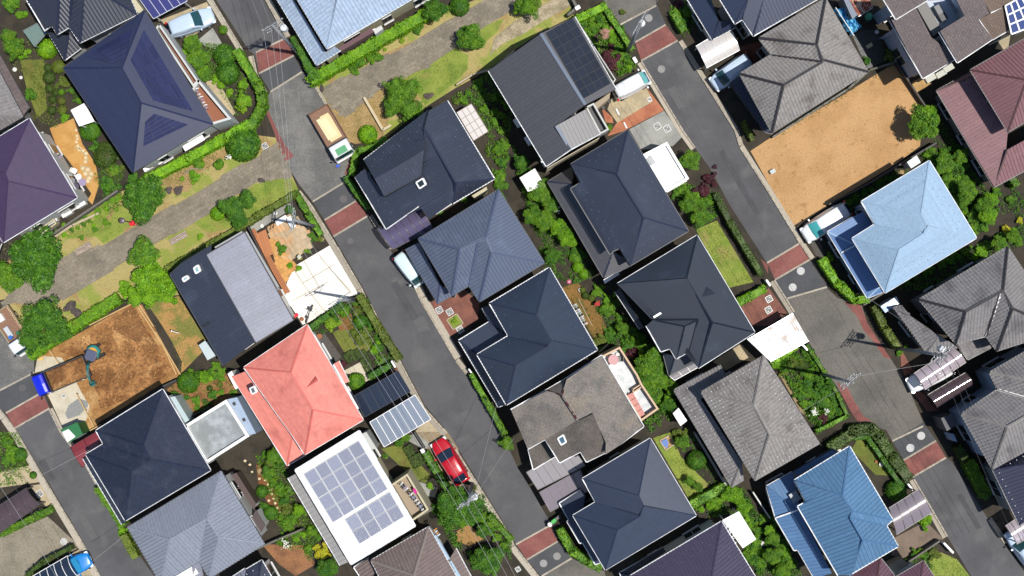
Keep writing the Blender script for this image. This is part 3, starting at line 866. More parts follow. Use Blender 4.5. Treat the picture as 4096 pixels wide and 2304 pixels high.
def parapet(h, spec, z0, z1, mat, th=.12, floor=None, zf=None, name='parapet', closed=True):
    pts = PL(spec, z1); mb = MB()
    n = len(pts)
    for i in range(n if closed else n - 1):
        a, b = pts[i], pts[(i + 1) % n]
        d = (b - a).normalized()
        mb.bar(Vector((a.x, a.y, (z0 + z1) / 2)) - d * (th * .48), Vector((b.x, b.y, (z0 + z1) / 2)) + d * (th * .48), th, z1 - z0 - (.004 * (i % 3)))
    o = obj(name, mb, mat, h)
    if floor is not None:
        fm = MB(); fm.prism([Vector((p.x, p.y, 0)) for p in pts], max(.02, zf - .2), zf); obj('balcony_floor', fm, floor, h)
    return o
def flat_box(h, name, spec, z0, z1, mat, parent=None):
    pts = PL(spec, z1); mb = MB(); mb.prism(pts, z0, z1); return obj(name, mb, mat, parent or h)
def boxat(tok, z, l, w, hh, mat, name, parent=None, ang=None, dirv=None):
    c = P(tok, z + hh / 2); d = (dirv or GA).normalized(); mb = MB()
    mb.box(c, d * (l / 2), Vector((-d.y, d.x, 0)) * (w / 2), Vector((0, 0, hh / 2))); return obj(name, mb, mat, parent)

# 1 navy house with solar tiles
h = house('house', 'navy hipped house with glossy solar tile patches on three slopes', 'the navy solar-tile house', 'A1390,880')
d1 = roof(h, "T=A1455,105 R=A2140,1250 S=E1338,285 L=A640,685 a=A1225,685 b=A1420,1035", 5.6, 7.9, 'T,R,b,a R,S,b S,L,a,b L,T,a', 'course', .30, r_solar, r_deck, r_solar, m_gutter_dark, w_white)
m_pv = M('solar_tile_glass', (.020, .024, .072), .3, spec=.5, var=.15)
def patch_strips(house_deck, toks, face_spec, zs, n, mat, name='solar_tile', h0=.05, th=.02, gap=.06):
    """long solar tiles laid on a slope: toks = 4 corners (with heights) in order, split in n strips along the first edge"""
    q = [P(t) for t in TK(toks)]
    c, nrm = plane_of(q)
    for i in range(n):
        f0, f1 = (i + gap) / n, (i + 1 - gap) / n
        a = q[0].lerp(q[1], f0); b = q[0].lerp(q[1], f1); cc = q[3].lerp(q[2], f1); dd = q[3].lerp(q[2], f0)
        mb = MB(); mb.slab([p + nrm * h0 for p in (a, b, cc, dd)], nrm * th); obj(name, mb, mat, house_deck)
# heights on the slopes come from the roof planes
def on_plane(tri, tok):
    """height of the roof plane under a survey token (solved along its sight line)"""
    c, n = plane_of([P(t) for t in TK(tri)])
    z = c.z
    for _ in range(6):
        p = P(tok, z); z = c.z - ((p.x - c.x) * n.x + (p.y - c.y) * n.y) / n.z
    return tok.split('@')[0] + '@%.3f' % z
rt = "A1455,105@5.6 A2140,1250@5.6 A1420,1035@7.9 A1225,685@7.9"
rb = "A2140,1250@5.6 E1338,285@5.6 A1420,1035@7.9"
rl = "A640,685@5.6 A1455,105@5.6 A1225,685@7.9"
for quad, tri, n in (("A1420,300 A1950,1130 A1900,1160 A1300,600", rt, 1),):
    pass
for i in range(9):   # stepped rows of solar tiles, each a long tile running along the eaves
    t0 = i / 9; t1 = (i + .9) / 9
    ax, ay = 1445 - 135 * t0, 300 + 310 * t0; bx, by = 1945 - 405 * t0, 1125 - 110 * t0
    cx, cy = 1945 - 405 * t1, 1125 - 110 * t1; dx, dy = 1445 - 135 * t1, 300 + 310 * t1
    toks = ' '.join(on_plane(rt, 'A%.1f,%.1f' % p) for p in ((ax, ay), (bx, by), (cx, cy), (dx, dy)))
    patch_strips(d1, toks, None, None, 6, m_pv, gap=.012)
for i in range(6):
    t0 = i / 6; t1 = (i + .9) / 6
    pa = lambda t: (1895 - 350 * t, 1250 - 110 * t); pb = lambda t: (1440 + 20 * t, 1470 - 250 * t)
    toks = ' '.join(on_plane(rb, 'A%.1f,%.1f' % p) for p in (pa(t0), pb(t0), pb(t1), pa(t1)))
    patch_strips(d1, toks, None, None, 4, m_pv, gap=.015)
for i in range(5):
    t0 = i / 5; t1 = (i + .9) / 5
    pa = lambda t: (850 + 290 * t, 570 + 70 * t); pb = lambda t: (1330 - 70 * t, 300 + 300 * t)
    toks = ' '.join(on_plane(rl, 'A%.1f,%.1f' % p) for p in (pa(t0), pb(t0), pb(t1), pa(t1)))
    patch_strips(d1, toks, None, None, 4, m_pv, gap=.015)
m_plank = M('balcony_plank', S(168, 104, 72), .7, var=.15)
parapet(h, "A1600,250 1985,815 1945,860 1570,290", 0.0, 3.7, w_white, .16, m_plank, 2.8)
parapet(h, "A1995,815 2310,1190 2130,1245 1930,920", 0.0, 3.75, w_white, .2, m_plank, 2.8)
for tk in ("E1640,170", "E1500,245"): boxat(tk, .05, .85, .35, .7, m_white, 'air_conditioner', h, dirv=GB)
boxat("E1950,-10", 2.3, 2.0, .5, .1, m_white, 'window_hood', h, dirv=GB)

# 2 top left corner
h = house('house', 'very dark navy tiled house cut by the top left picture edge', 'the top left corner house', 'A800,150')
roof(h, "A=A805,430 B=A1380,145 C=A1280,-80 a=A860,-60 b=A1050,-60 c=A725,-60 d=A600,-60 D=A700,272 E=A578,345 F=A525,258 G=A455,312 H=A230,-70", 5.6, 7.2, 'A,B,b,a B,C,b D,A,a,c E,D,c,d G,H,d,E,F', 'tile', (.30, .30), rm('dark_navy_tile', (50, 55, 74), .45, .08), r_deck, cap_navy, m_gutter_white, w_white)
roof(h, "A=A480,315 B=A652,605 C=A815,483 e=A705,285 f=A690,360 g=A580,348", 2.9, 3.7, 'A,B,f,g B,C,e,f', 'tile', (.30, .30), MATS['dark_navy_tile'], r_deck, cap_navy, m_gutter_white, w_white, inset=.3)
flat_box(h, 'balcony', "A1300,10 1345,-30 1440,100 1400,140", 0, 3.2, w_cream)

# 3 purple at left edge
h = house('house', 'purple metal hipped house at the left picture edge with white gutters', 'the left-edge purple house', 'E150,300')
roof(h, "T=A295,1195 R=E775,540 S=E35,990 L=E-445,196 a=E52,290 b=E78,372", 5.7, 8.0, 'T,R,b,a R,S,b S,L,a,b L,T,a', 'course', .24, r_purple, r_deck, r_purple, m_gutter_white, w_white)
roof(h, "A=E15,1000 B=E-60,1190 C=E-500,1200 d=E-450,760 e=E30,960", 2.8, 3.3, 'A,B,C,d,e', 'course', .24, r_purple, r_deck, r_purple, m_gutter_white, None)
parapet(h, "E360,885 540,760 560,800 385,930", 0, 1.0, w_cream, .1); 
# 4 grey tile at left edge
h = house('house', 'weathered grey tile house with brown lower eave at left edge', 'the left-edge grey tile house', 'A0,950')
roof(h, "T=A-60,620 R=A232,1172 S=A-140,1385 L=A-440,840 a=A-180,930 b=A-60,1150", 4.6, 6.1, 'T,R,b,a R,S,b S,L,a,b L,T,a', 'tile', (.30, .30), r_gtile2, r_deckg, r_gtile2, m_gutter_dark, w_grey)
roof(h, "A=A-70,430 B=A298,1085 c=A225,1165 d=A-90,560", 2.9, 3.4, 'A,B,c,d', 'seam', .4, r_brown, r_deck, None, m_gutter_dark, None)
roof(h, "A=A298,1090 B=A-20,1310 c=A-60,1270 d=A222,1168", 2.9, 3.3, 'A,B,c,d', 'seam', .4, r_slated, r_deck, None, m_gutter_dark, None)
# 5 pale blue tile, top
h = house('house', 'pale ice-blue ribbed tile house above the long hedge at the top', 'the ice-blue tile house', 'B1100,100')
roof(h, "A=B715,492 B=B2000,-262 C=B1500,-900 D=B230,-320 a=B830,-40@7.0 b=B1150,-350", 5.4, 8.2, 'A,B,b,a D,A,a,b', 'tile', (.31, .33), r_pale, r_decklite, r_pale, m_gutter_white, w_cream)
roof(h, "D=B255,60 A=B610,655 B=B850,508 e=B795,472@3.5 f=B700,530@3.7 g=B380,0@3.7 H=B180,-60 i=B330,-80@3.7", 2.9, 3.6, 'D,A,f,g A,B,e,f H,D,g,i', 'tile', (.31, .33), r_pale, r_decklite, r_pale, m_gutter_white, w_cream, inset=.3)
flat_box(h, 'wing', "B830,480 1160,280 1185,320 850,520", 0, 2.6, M('plum_render', S(120, 88, 96), .8)); flat_box(h, 'bay', "B1180,300 1260,255 1280,290 1200,345", 0, 2.5, w_white)
boxat("B1030,395", 2.0, .9, .35, .5, m_white, 'air_conditioner', h, dirv=GB); boxat("B1140,345", 1.2, 1.4, .4, .12, m_white, 'canopy_board', h, dirv=GB)
# 6 black solar array gable house
h = house('house', 'charcoal gabled house carrying a dark solar array on its right slope', 'the black solar-array house', 'C350,800')
d6 = roof(h, "T=C632,170 R=C1045,897 p=C290,338@7.7 q=C738,1055@7.7 L=C-236,712@5.5 S=C345,1672@5.5 E=C590,1504@6.35 k=C445,1266@6.75 w=C742,1098@6.4 F=C885,1346@5.7", 6.6, 7.7, 'T,R,q,p S,L,p,q,k,E F,E,k,w', 'seam', .33, r_char, r_deck, M('pale_blue_ridge', S(92, 110, 136), .5), m_gutter_white, w_cream, no_gutter=('ER',), cap=(.26, .06))
m_black_pv = M('black_solar_glass', (.018, .022, .032), .18, spec=.6, var=.12)
tri6 = "C632,170@6.6 C1045,897@6.6 C738,1055@7.7 C290,338@7.7"
def panel_grid(deck, tri, corner, du, dv, nu, nv, mat, fill=.95, name='solar_panel', h0=.09, th=.035, skip=(), cells=0):
    c, n = plane_of([P(t) for t in TK(tri)])
    def at(x, y):
        return P(on_plane(tri, corner[0] + '%.2f,%.2f' % (x, y)))
    x0, y0 = corner[1]
    for i in range(nu):
        for j in range(nv):
            if (i, j) in skip: continue
            q = []
            for fu, fv in ((0, 0), (fill, 0), (fill, fill), (0, fill)):
                q.append(at(x0 + du[0] * (i + fu) + dv[0] * (j + fv), y0 + du[1] * (i + fu) + dv[1] * (j + fv)) + n * h0)
            mb = MB()
            if cells:
                for k in range(cells):
                    f0, f1 = (k + .06) / cells, (k + .94) / cells
                    mb.slab([q[0].lerp(q[1], f0), q[0].lerp(q[1], f1), q[3].lerp(q[2], f1), q[3].lerp(q[2], f0)], n * th)
                mb.slab([p - n * .01 for p in q], n * .005)
            else: mb.slab(q, n * th)
            o = obj(name, mb, mat, deck)
            fm = MB()
            for a, b in zip(q, q[1:] + q[:1]): fm.bar(a + n * (th / 2 + .004), b + n * (th / 2 + .004), .03, th + .012, up=n)
            obj('panel_frame', fm, m_dark if mat is m_black_pv else M('silver_panel_frame', (.55, .57, .6), .4, metal=.4), o)
panel_grid(d6, tri6, ('C', (340, 335)), (66.5, -37.5), (47.8, 82.5), 4, 8, m_black_pv, .97)
parapet(h, "C750,1080 820,1045 965,1300 890,1340", 0.02, 3.6, w_white, .14, M('dark_balcony_floor', (.05, .05, .055), .6), 2.9)
parapet(h, "C690,262 1040,800 1015,830 665,285", 2.6, 3.4, w_white, .08)
flat_box(h, 'porch', "C830,1040 990,930 980,990 850,1100", 0, 2.5, w_tan)
sid = M('beige_siding_board', S(222, 208, 180), .7, var=.08)
for i in range(9):     # siding boards on the lower gable wall
    a = P('G355,238', 5.2); b = P('G880,-65', 5.2)
    mb = MB(); z = .6 + i * .52
    a = Vector((a.x, a.y, z)); b = Vector((b.x, b.y, z)); mb.bar(a, b, .05, .48); obj('siding_board', mb, sid, h)
for tk in ("C50,1240", "C160,1420", "G320,190"): boxat(tk, .1, .8, .35, .7, m_white, 'air_conditioner', h)

# 7 navy house with one skylight
h = house('house', 'navy standing-seam house with one small white-framed skylight', 'the navy skylight house', 'F1700,200')
d7 = roof(h, "T=F1925,-434 R=F2398,350 S=F1980,598 k=F1740,-337@6.9 K=F1735,-335@5.7 P=F1085,160 Q=F1290,523@6.1 x=F1660,318@6.7 m=F1190,345@7.25 n=F1690,60@7.5 a=F1695,-164 b=F2010,388 W=F1310,855@4.3 A=F998,330@4.3 e=F1100,250@4.75 q=F1290,520@5.05 V=F1740,755@5.3 Y=F1642,622@5.3 o=F1690,62@7.24", 5.7, 7.7,
     'T,R,b,a,k R,S,b P,K,a,n,m Q,x,n,m A,W,Y,V,S,b,a,o,q,e', 'seam', .28, r_navy, r_deck, cap_navy, m_gutter_white, w_white, guards=snow_w, no_gutter=('YV', 'VS', 'Qx'))
tri7 = "F998,330@4.3 F1310,855@4.3 F2010,388@7.7 F1695,-164@7.7"
def skylight(deck, tri, quad, frame, glass, name='skylight'):
    q = [P(on_plane(tri, t)) for t in TK(quad)]; c, n = plane_of(q)
    mb = MB()
    for a, b in zip(q, q[1:] + q[:1]): mb.bar(a + n * .1, b + n * .1, .12, .2, up=n)
    o = obj(name, mb, frame, deck)
    g = MB(); cc = sum(q, Vector()) / 4
    g.slab([cc + (p - cc) * .9 + n * .1 for p in q], n * .05); obj('skylight_glass', g, glass, o); return o
skylight(d7, tri7, "F1620,385 1685,345 1715,405 1655,445", m_white, m_glass)
for a_, b_ in ((('P', 'F1085,160@5.7'), ('m', 'F1190,345@7.2')), (('m', 'F1190,345@7.2'), ('Q', 'F1290,523@6.1')), (('Q', 'F1290,523@6.1'), ('x', 'F1660,318@6.7'))):
    A, B = P(a_[1]), P(b_[1]); mb = MB(); mb.slab([A - Vector((0, 0, .05)), B - Vector((0, 0, .05)), B - Vector((0, 0, 1.2)), A - Vector((0, 0, 1.2))], (.05, -.03, 0)); obj('gable_cheek', mb, m_dark, h)
flat_box(h, 'bay', "F2170,520 2320,430 2330,470 2200,545", 0, 2.8, w_cream)
# 8 slate blue tile
h = house('house', 'slate-blue ribbed tile house beside the kei van in the centre', 'the slate-blue tile house', 'F2250,1050')
VF = 'E,A,p,w,q D,E,q V,D,q,w C,V,w,p,r B,C,r A,B,r,p'
roof(h, "A=F2440,462 B=F2900,1195 C=F2250,1585 V=F2143,1424 D=F1973,1525 E=F1635,955 p=F2310,945 q=F2050,1060 w=F2235,975 r=F2370,1090", 5.7, 7.9, VF, 'tile', (.29, .33), r_bluegrey, r_deckg, cap_bt, m_gutter_dark, w_white)
roof(h, "A=F1505,1058 B=J1830,155 C=J2080,10 d=J1985,60 e=F1860,1420 f=F1640,990", 2.9, 3.8, 'A,B,e,f B,C,d,e', 'tile', (.29, .33), r_bluegrey, r_deckg, cap_bt, m_gutter_dark, w_white, inset=.3)
# 9 navy with white terrace annex
h = house('house', 'large navy house of horizontal metal courses with white flat annex', 'the white-annex navy house', 'G1150,650')
roof(h, "T=G1165,-139 R=G1772,875 S=G1185,1225 J=G1080,1050 K=G1020,1075 W=G985,1110 X=G590,450 Y=G688,392 L=G590,205 a=G1055,298 b=G1325,740", 5.6, 7.8,
     'T,R,b,a R,S,b L,T,a X,W,K,J,S,b,a,L,Y', 'course', .30, r_navy, r_deck, cap_navy, m_gutter_dark, w_white, guards=snow_w)
roof(h, "A=G360,380 B=G920,1340 C=G1195,1235 d=G1180,1180@3.6 e=G1020,1080 f=G600,400 G=G600,235 h=G620,330", 2.9, 3.8, 'A,B,e,f B,C,d,e G,A,f,h', 'course', .30, r_char, r_deck, cap_navy, m_gutter_dark, w_white, inset=.3, guards=snow_w)
parapet(h, "G1335,108 1555,-5 1765,345 1545,470", .02, 3.3, m_white, .22, M('white_roof_sheet', (.74, .74, .73), .5), 3.0)
boxat("G1395,170", 3.0, .75, .55, .3, M('roof_hatch', S(190, 194, 198), .5), 'roof_hatch', h)
for i in range(14):
    f = i / 14; boxat("G%.0f,%.0f" % (1560 + 205 * f, 478 - 118 * f), 2.75, .18, .09, .25, m_white, 'parapet_rib', h)
flat_box(h, 'bay_top', "G920,1365 1065,1285 1085,1310 935,1405", 2.2, 2.5, m_white)
# 10 darkest navy
h = house('house', 'darkest blue-black hipped house with small roof ventilator gablet', 'the blue-black house', 'K1750,150')
d10 = roof(h, "T=K1862,-529 R=K2440,445 S=K1875,805 M=K1780,637 N=K1652,712 O=K1592,607 W=K1498,640 X=K1352,380 P=K1060,-42 a=K1755,-95 b=K2015,345 c=K1872,316@7.3 d=K1742,386@7.0 e=K1415,322@6.0", 5.7, 7.9,
      'T,R,b,a R,S,b P,T,a P,e,c,M,S,b,a X,W,O,N,d,e e,d,c M,N,d,c', 'course', .26, r_dnavy, r_deck, r_dnavy, m_gutter_white, w_grey, no_gutter=('XP',))
roof(h, "A=K1040,40 B=K1285,412 c=K1330,400@3.3 d=K1080,0@3.3", 2.9, 3.3, 'A,B,c,d', 'course', .26, r_dnavy, r_deck, None, m_gutter_white, None)
roof(h, "A=K1520,650 B=K1580,880 C=K1850,745 d=K1790,650@3.5 e=K1640,690@3.5", 2.9, 3.5, 'A,B,e B,C,d,e', 'course', .26, r_dnavy, r_deck, None, m_gutter_dark, None)
tri10 = "K1862,-529@5.7 K2440,445@5.7 K2015,345@7.9 K1755,-95@7.9"
def gablet(deck, tri, quad, mat, hh=.45):
    """small triangular roof ventilator: apex first, then its two lower corners"""
    q = [P(on_plane(tri, t)) for t in TK(quad)]; c, n = plane_of(q)
    top = (q[1] + q[2]) / 2 + Vector((0, 0, hh)); mb = MB()
    mb.add([q[0], q[1], q[2], top], [(0, 1, 3), (0, 3, 2), (1, 2, 3)]); return obj('roof_ventilator', mb, mat, deck)
gablet(d10, tri10, "K1898,100 K1950,-20 K2050,60", r_dnavy)
boxat("K1470,268", 6.2, .9, .18, .1, m_white, 'flashing', h, dirv=GB)
# 11 navy with white edges and brick drive
h = house('house', 'blue-navy L-shaped house with white gutters below the red brick drive', 'the L-shaped blue-navy house', 'K100,500')
roof(h, "T=K375,-204 R=K857,622 S=K-56,1175 L=K-351,670 N=K-36,480 U=K-226,155 a=K245,268 b=K392,528 c=K358,592 d=K32,783", 5.7, 7.8, LF, 'seam', .26, r_navy2, r_deck, cap_navy, m_gutter_white, w_white, guards=dict(rows=(.8,), step=1.1, mat=snow_w['mat']))
roof(h, "A=J2040,528 B=J2440,1195 C=J2525,1165 d=J2490,1130@3.6 e=J2260,690@3.6 f=J2560,500@3.6 g=J2360,170@3.4 H=J2270,200 I=J2345,342", 2.9, 3.5, 'A,B,d,e B,C,d I,A,e,f H,I,f,g', 'seam', .26, r_navy2, r_deck, cap_navy, m_gutter_white, w_white, inset=.3)
# 12 mossy slate with roof terrace
h = house('house', 'mossy brown-grey slate house with a furnished white roof terrace', 'the mossy slate terrace house', 'K700,1150')
d12 = roof(h, "A=K905,677 B=K1325,1392 C=K1105,1559 D=K932,1662 e=K945,1560@6.6 f=K905,1470@6.9 g=K812,1262@6.9 h=K662,1335@7.4 i=K505,1080@7.4 J=K542,912 K=K345,1028 L=K-12,1225 M=K160,1620@5.4 N=K335,1520@5.7", 5.6, 7.2,
      'A,B,C,D,e,f,g,h,i,J K,J,i M,L,K,i,h,N', 'slate', (.42, .22), r_slate, r_deckg, cap_maroon, m_gutter_white, w_tan, no_gutter=('LM',), cap=(.15, .04))
roof(h, "N=K335,1520@5.6 O=K480,1757@5.2 Q=K690,1645@5.3 R=K750,1750@5.1 D=K930,1660@5.3 e=K945,1562@5.9 f=K905,1472@6.3 g=K812,1266@6.7 h=K662,1340@6.9", 5.3, 6.6, 'O,Q,R,D,e,f,g,h,N', 'slate', (.42, .22), r_slated, r_deckg, None, m_gutter_white, None)
tri12 = "K335,1520@5.6 K480,1757@5.2 K690,1645@5.3 K812,1266@6.7 K662,1340@6.9"
skylight(d12, tri12, "O460,55 515,20 545,90 495,120", m_white, M('sky_glass', (.06, .12, .17), .08))
roof(h, "A=O165,172 B=O215,378 C=O432,245 d=O335,80", 3.0, 3.5, 'A,B,C,d', 'slate', (.42, .22), r_slated, r_deckg, None, m_gutter_white, None)
w_peach = M('peach_render', S(232, 200, 164), .7)
parapet(h, "K905,692 1082,602 1260,880 1300,968 1465,1215 1302,1330", .02, 3.9, w_peach, .16, M('white_terrace_floor', S(238, 242, 244), .6, fine=.05, col2=S(206, 214, 218), scale=1.3), 2.95)
parapet(h, "K1212,1025 1300,968 1312,990 1225,1048", 2.95, 3.7, w_peach, .1)
# 13 smooth navy with white gutters
h = house('house', 'smooth navy L-shaped house with white gutters beside the bottom lawn', 'the smooth navy house', 'O1250,750')
r_smooth = rm('smooth_navy_roof', (56, 69, 96), .45, .02, spec=.75, fine=.03, fine_scale=2)
roof(h, "T=O1390,65 R=O1852,840 S=O940,1385 L=O615,840 N=O842,705 U=O710,470 a=O1275,640 b=O1322,740 c=O1290,845 d=O1058,985", 5.7, 7.8, LF, 'course', .182, r_smooth, r_deck, r_smooth, m_gutter_white, w_white, cap=(.1, .02))
roof(h, "A=O478,716 B=O578,892 C=O555,900 D=O682,1118 E=O712,1110 F=O840,1333 G=O885,1310 h=O700,880@3.6 i=O740,640@3.5 J=O700,580", 2.9, 3.5, 'J,A,B,h,i C,D,E,F,G,h,B', 'course', .182, r_smooth, r_deck, r_smooth, m_gutter_white, w_white, inset=.3)
# 14 grey tile two-tier
h = house('house', 'two-tier grey tile house with rows of bright snow guards', 'the two-tier grey tile house', 'K2450,1250')
roof(h, "T=O2530,-764 R=O3088,115 S=O2445,485 L=O1905,-402 a=O2432,-272 b=O2592,20", 5.5, 7.6, 'T,R,b,a R,S,b S,L,a,b L,T,a', 'tile', (.30, .32), r_gtile, r_deckg, r_gtile, m_gutter_dark, w_grey, guards=snow_c)
roof(h, "A=O1630,-422 B=O2212,552 C=O2330,480 d=O2310,300 e=O1900,-330 f=O2170,-540 G=O2100,-672", 2.9, 3.7, 'A,B,d,e B,C,d G,A,e,f', 'tile', (.30, .32), r_gtile2, r_deckg, r_gtile2, m_gutter_dark, w_grey, inset=.3, guards=snow_c)
# 15 grey tile by orange lot
h = house('house', 'weathered grey tile L-shaped house along the orange dirt lot', 'the dirt-lot tile house', 'D300,600')
roof(h, "T=D578,-15 R=D1005,722 S=D40,1335 L=D-286,742 N=D30,552 U=D-93,383 a=D488,450 b=D543,600 c=D545,625 d=D155,857", 5.5, 7.6, LF, 'tile', (.29, .32), r_gtile, r_deckg, cap_dark, m_gutter_dark, w_grey)
roof(h, "A=C2190,830 B=G2550,-120 C=D45,1345 d=D30,1310 e=C2310,770", 2.8, 3.2, 'A,B,C,d,e', 'tile', (.29, .32), rm('dark_blue_tile', (56, 62, 84), .6, .08), r_deck, None, m_gutter_dark, None)
# 16 top edge navy
h = house('house', 'deep navy house with white gutters cut by the top edge above the carport', 'the top-edge navy house', 'C2500,100')
roof(h, "B=C2428,362 R=C3136,-45 a=C2548,-60@6.6 b=C2960,-260@6.8 N=C2320,192 M=C2243,240 c=C2372,-20@6.5 H=C2070,-45 e=C2300,-160@6.6", 5.6, 7.4, 'R,B,a,b B,N,c,a N,M,c M,H,e,c', 'seam', .30, rm('top_navy_metal', (44, 60, 94), .45, fine=.05), r_deck, cap_navy, m_gutter_white, w_white)
roof(h, "A=C1735,-55 B=C2015,400 C=C2242,278 d=C2235,200 e=C2085,215 f=C1980,-60", 2.9, 3.7, 'A,B,e,f B,C,d,e', 'seam', .30, MATS['top_navy_metal'], r_deck, cap_navy, m_gutter_white, w_white, inset=.3)
# 17 brown slate with sunken terrace
h = house('house', 'brown slate house with white edges and a sunken white terrace', 'the brown slate house', 'D1750,250')
roof(h, "A=D1225,207 B=D1558,790 C=D1888,592 d=D1662,362@6.6 e=D1500,78@6.6 f=D1285,197@6.0", 5.5, 6.6, 'A,B,C,d,e,f', 'slate', (.42, .22), r_brown, r_deckg, None, m_gutter_white, w_blue)
roof(h, "A=D1720,318 B=D1905,630 C=D2256,396 D=D2335,375 e=D2128,192 f=D2236,128 G=D2115,-60 h=D1890,-30 i=D1988,152", 6.8, 7.5, 'A,B,C,e,f,G,h,i', 'slate', (.42, .22), r_brown, r_deckg, None, m_gutter_white, w_white)
roof(h, "A=D1130,-60 B=D1285,195 C=D1605,2 d=D1580,-70", 6.2, 6.9, 'A,B,C,d', 'slate', (.42, .22), r_brown, r_deckg, None, m_gutter_white, w_blue)
roof(h, "A=D2128,192 B=D2262,398 C=D2482,268 d=D2390,62", 5.4, 5.8, 'A,B,C,d', 'slate', (.42, .22), rm('tan_slate', (122, 104, 92), .8, .08, fine=.14), r_deckg, None, m_gutter_white, w_white)
roof(h, "A=D2240,128 B=D2390,62 C=D2576,-40 d=D2400,-120 e=D2130,-60", 5.6, 6.2, 'A,B,C,d,e', 'slate', (.42, .22), MATS['tan_slate'], r_deckg, None, m_gutter_white, None)
flat_box(h, 'terrace_floor', "D1505,80 1660,360 1720,310 1985,150 1895,-10 1600,5", 3.0, 4.4, M('blue_white_floor', S(206, 216, 228), .6, fine=.05))
flat_box(h, 'terrace_wall', "D1500,75 1590,10 1745,290 1665,365", 4.4, 5.1, M('louvre_grey', S(128, 126, 122), .6))
boxat("D1710,100", 4.4, .8, .55, .6, M('unit_grey', S(116, 118, 122), .5), 'air_conditioner', h); boxat("D1750,165", 4.4, .8, .6, .5, M('unit_dark', S(58, 62, 70), .5), 'air_conditioner', h)
boxat("D1860,50", 4.4, 1.3, .12, .8, m_metal, 'laundry_rack', h)
for tk in ("D1350,520", "D1330,440"): boxat(tk, .1, .8, .35, .7, M('unit_blue', S(120, 130, 160), .5), 'air_conditioner', h)
for tk, s_ in (("D1630,790", .5), ("D1735,745", .45), ("D1810,690", .5)): boxat(tk, 2.6, .9, .5, s_, M('cream_unit', S(196, 196, 180), .5), 'wall_unit', h, dirv=GB)
# 18 maroon metal
h = house('house', 'dusty maroon ribbed metal house at the right picture edge', 'the maroon metal house', 'D2450,900')
roof(h, "T=D2800,265 L=D2035,705 S=D2413,1328 R=D3180,880 a=D2605,803 b=D2760,710", 5.6, 7.7, 'L,T,b,a S,L,a R,S,a,b', 'seam', .30, r_maroon, r_deckg, M('dark_maroon_ridge', S(92, 56, 60), .5), m_gutter_dark, w_grey)
roof(h, "L=D1695,912 S=D2272,1884 R=D3100,1440 e=D2410,1505 f=D2075,770@3.7 G=D2030,730 h=D3000,1180 i=D2405,1330@3.7", 2.9, 4.0, 'S,L,f,i,e R,S,e,h G,L,f', 'seam', .30, r_maroon, r_deckg, MATS['dark_maroon_ridge'], m_gutter_dark, w_grey, inset=.5, guards=snow_d)
# 19 sky blue
h = house('house', 'glossy sky-blue metal house below the orange dirt lot', 'the sky-blue house', 'H1500,850')
roof(h, "T=H1622,170 R=H2096,945 S=H1178,1497 L=H848,950 N=H1075,808 U=H940,580 a=H1540,700 b=H1600,820 c=H1565,905 d=H1318,1065", 5.6, 7.6, LF, 'course', .27, r_sky, r_decklite, r_sky, m_gutter_white, w_blue, guards=snow_d, cap=(.12, .03))
roof(h, "A=H598,885 B=H1000,1549 C=H1150,1490 d=H1120,1440@3.4 e=H880,1015@3.5 f=H1060,830@3.5 g=H955,680@3.3 H=H860,732", 2.9, 3.5, 'A,B,d,e B,C,d H,A,e,f,g', 'course', .27, rm('steel_blue_metal', (112, 150, 204), .4, .04, fine=.05), r_deckg, r_sky, m_gutter_white, w_blue, inset=.3, guards=snow_d)
mb = MB(); mb.bar(P('H735,1095', 3.05), P('H875,1022', 3.62), .1, .1); obj('gutter', mb, m_gutter_white, h)
# 20 grey tile, white valley
h = house('house', 'grey tile house with one bright white valley line at right edge', 'the white-valley tile house', 'L2100,250')
roof(h, "A=L2410,-414 B=L2960,420 C=L2302,632 V=L2195,485 D=L1890,560 E=L1520,115 p=L2360,28 q=L1985,238 w=L2320,52 r=L2458,205", 5.6, 7.8, VF, 'tile', (.29, .32), r_gtile2, r_deckg, cap_dark, m_gutter_dark, w_grey)
mb = MB(); mb.bar(P('L2345,60', 7.78), P('L2197,480', 5.72), .16, .06); obj('valley_flashing', mb, m_white, h)
roof(h, "A=L1255,200 B=L1600,650 C=L1900,600 d=L1870,560 e=L1720,480 f=L1420,265 G=L1350,180", 2.9, 3.8, 'A,B,e,f B,C,d,e G,A,f', 'tile', (.29, .32), r_gtile2, r_deckg, MATS['smoke_grey_tile'], m_gutter_dark, w_grey, inset=.3)
roof(h, "A=L1900,560 B=L2010,720 C=L2240,600 d=L2200,500", 2.9, 3.6, 'A,B,C,d', 'tile', (.29, .32), r_gtile2, r_deckg, None, m_gutter_dark, None)
# 21 grey tile, white ridge
h = house('house', 'grey tile house with pale blue walls and a white ridge line', 'the blue-walled tile house', 'L2400,1200')
roof(h, "T=L2960,425 R=L3420,1180 S=L2258,1820 L=L1945,1268 N=L2308,1022 U=L2230,850 a=L2760,960 b=L2860,1110 c=L2800,1170 d=L2405,1398", 5.7, 7.8, LF, 'tile', (.29, .32), r_gtile2, r_deckg, MATS['grey_clay_tile'], m_gutter_dark, w_blue)
mb = MB(); mb.bar(P('L2308,1020', 5.78), P('L2800,1165', 7.85), .2, .08); obj('valley_flashing', mb, m_white, h)
flat_box(h, 'lower_wing', "L1740,1310 1850,1270 1900,1380 1800,1440", 0, 2.9, M('dark_roof_sheet', (.05, .05, .06), .6)); flat_box(h, 'oil_tank', "P1820,10 1870,20 1905,100 1860,90", 0, 1.6, w_blue)
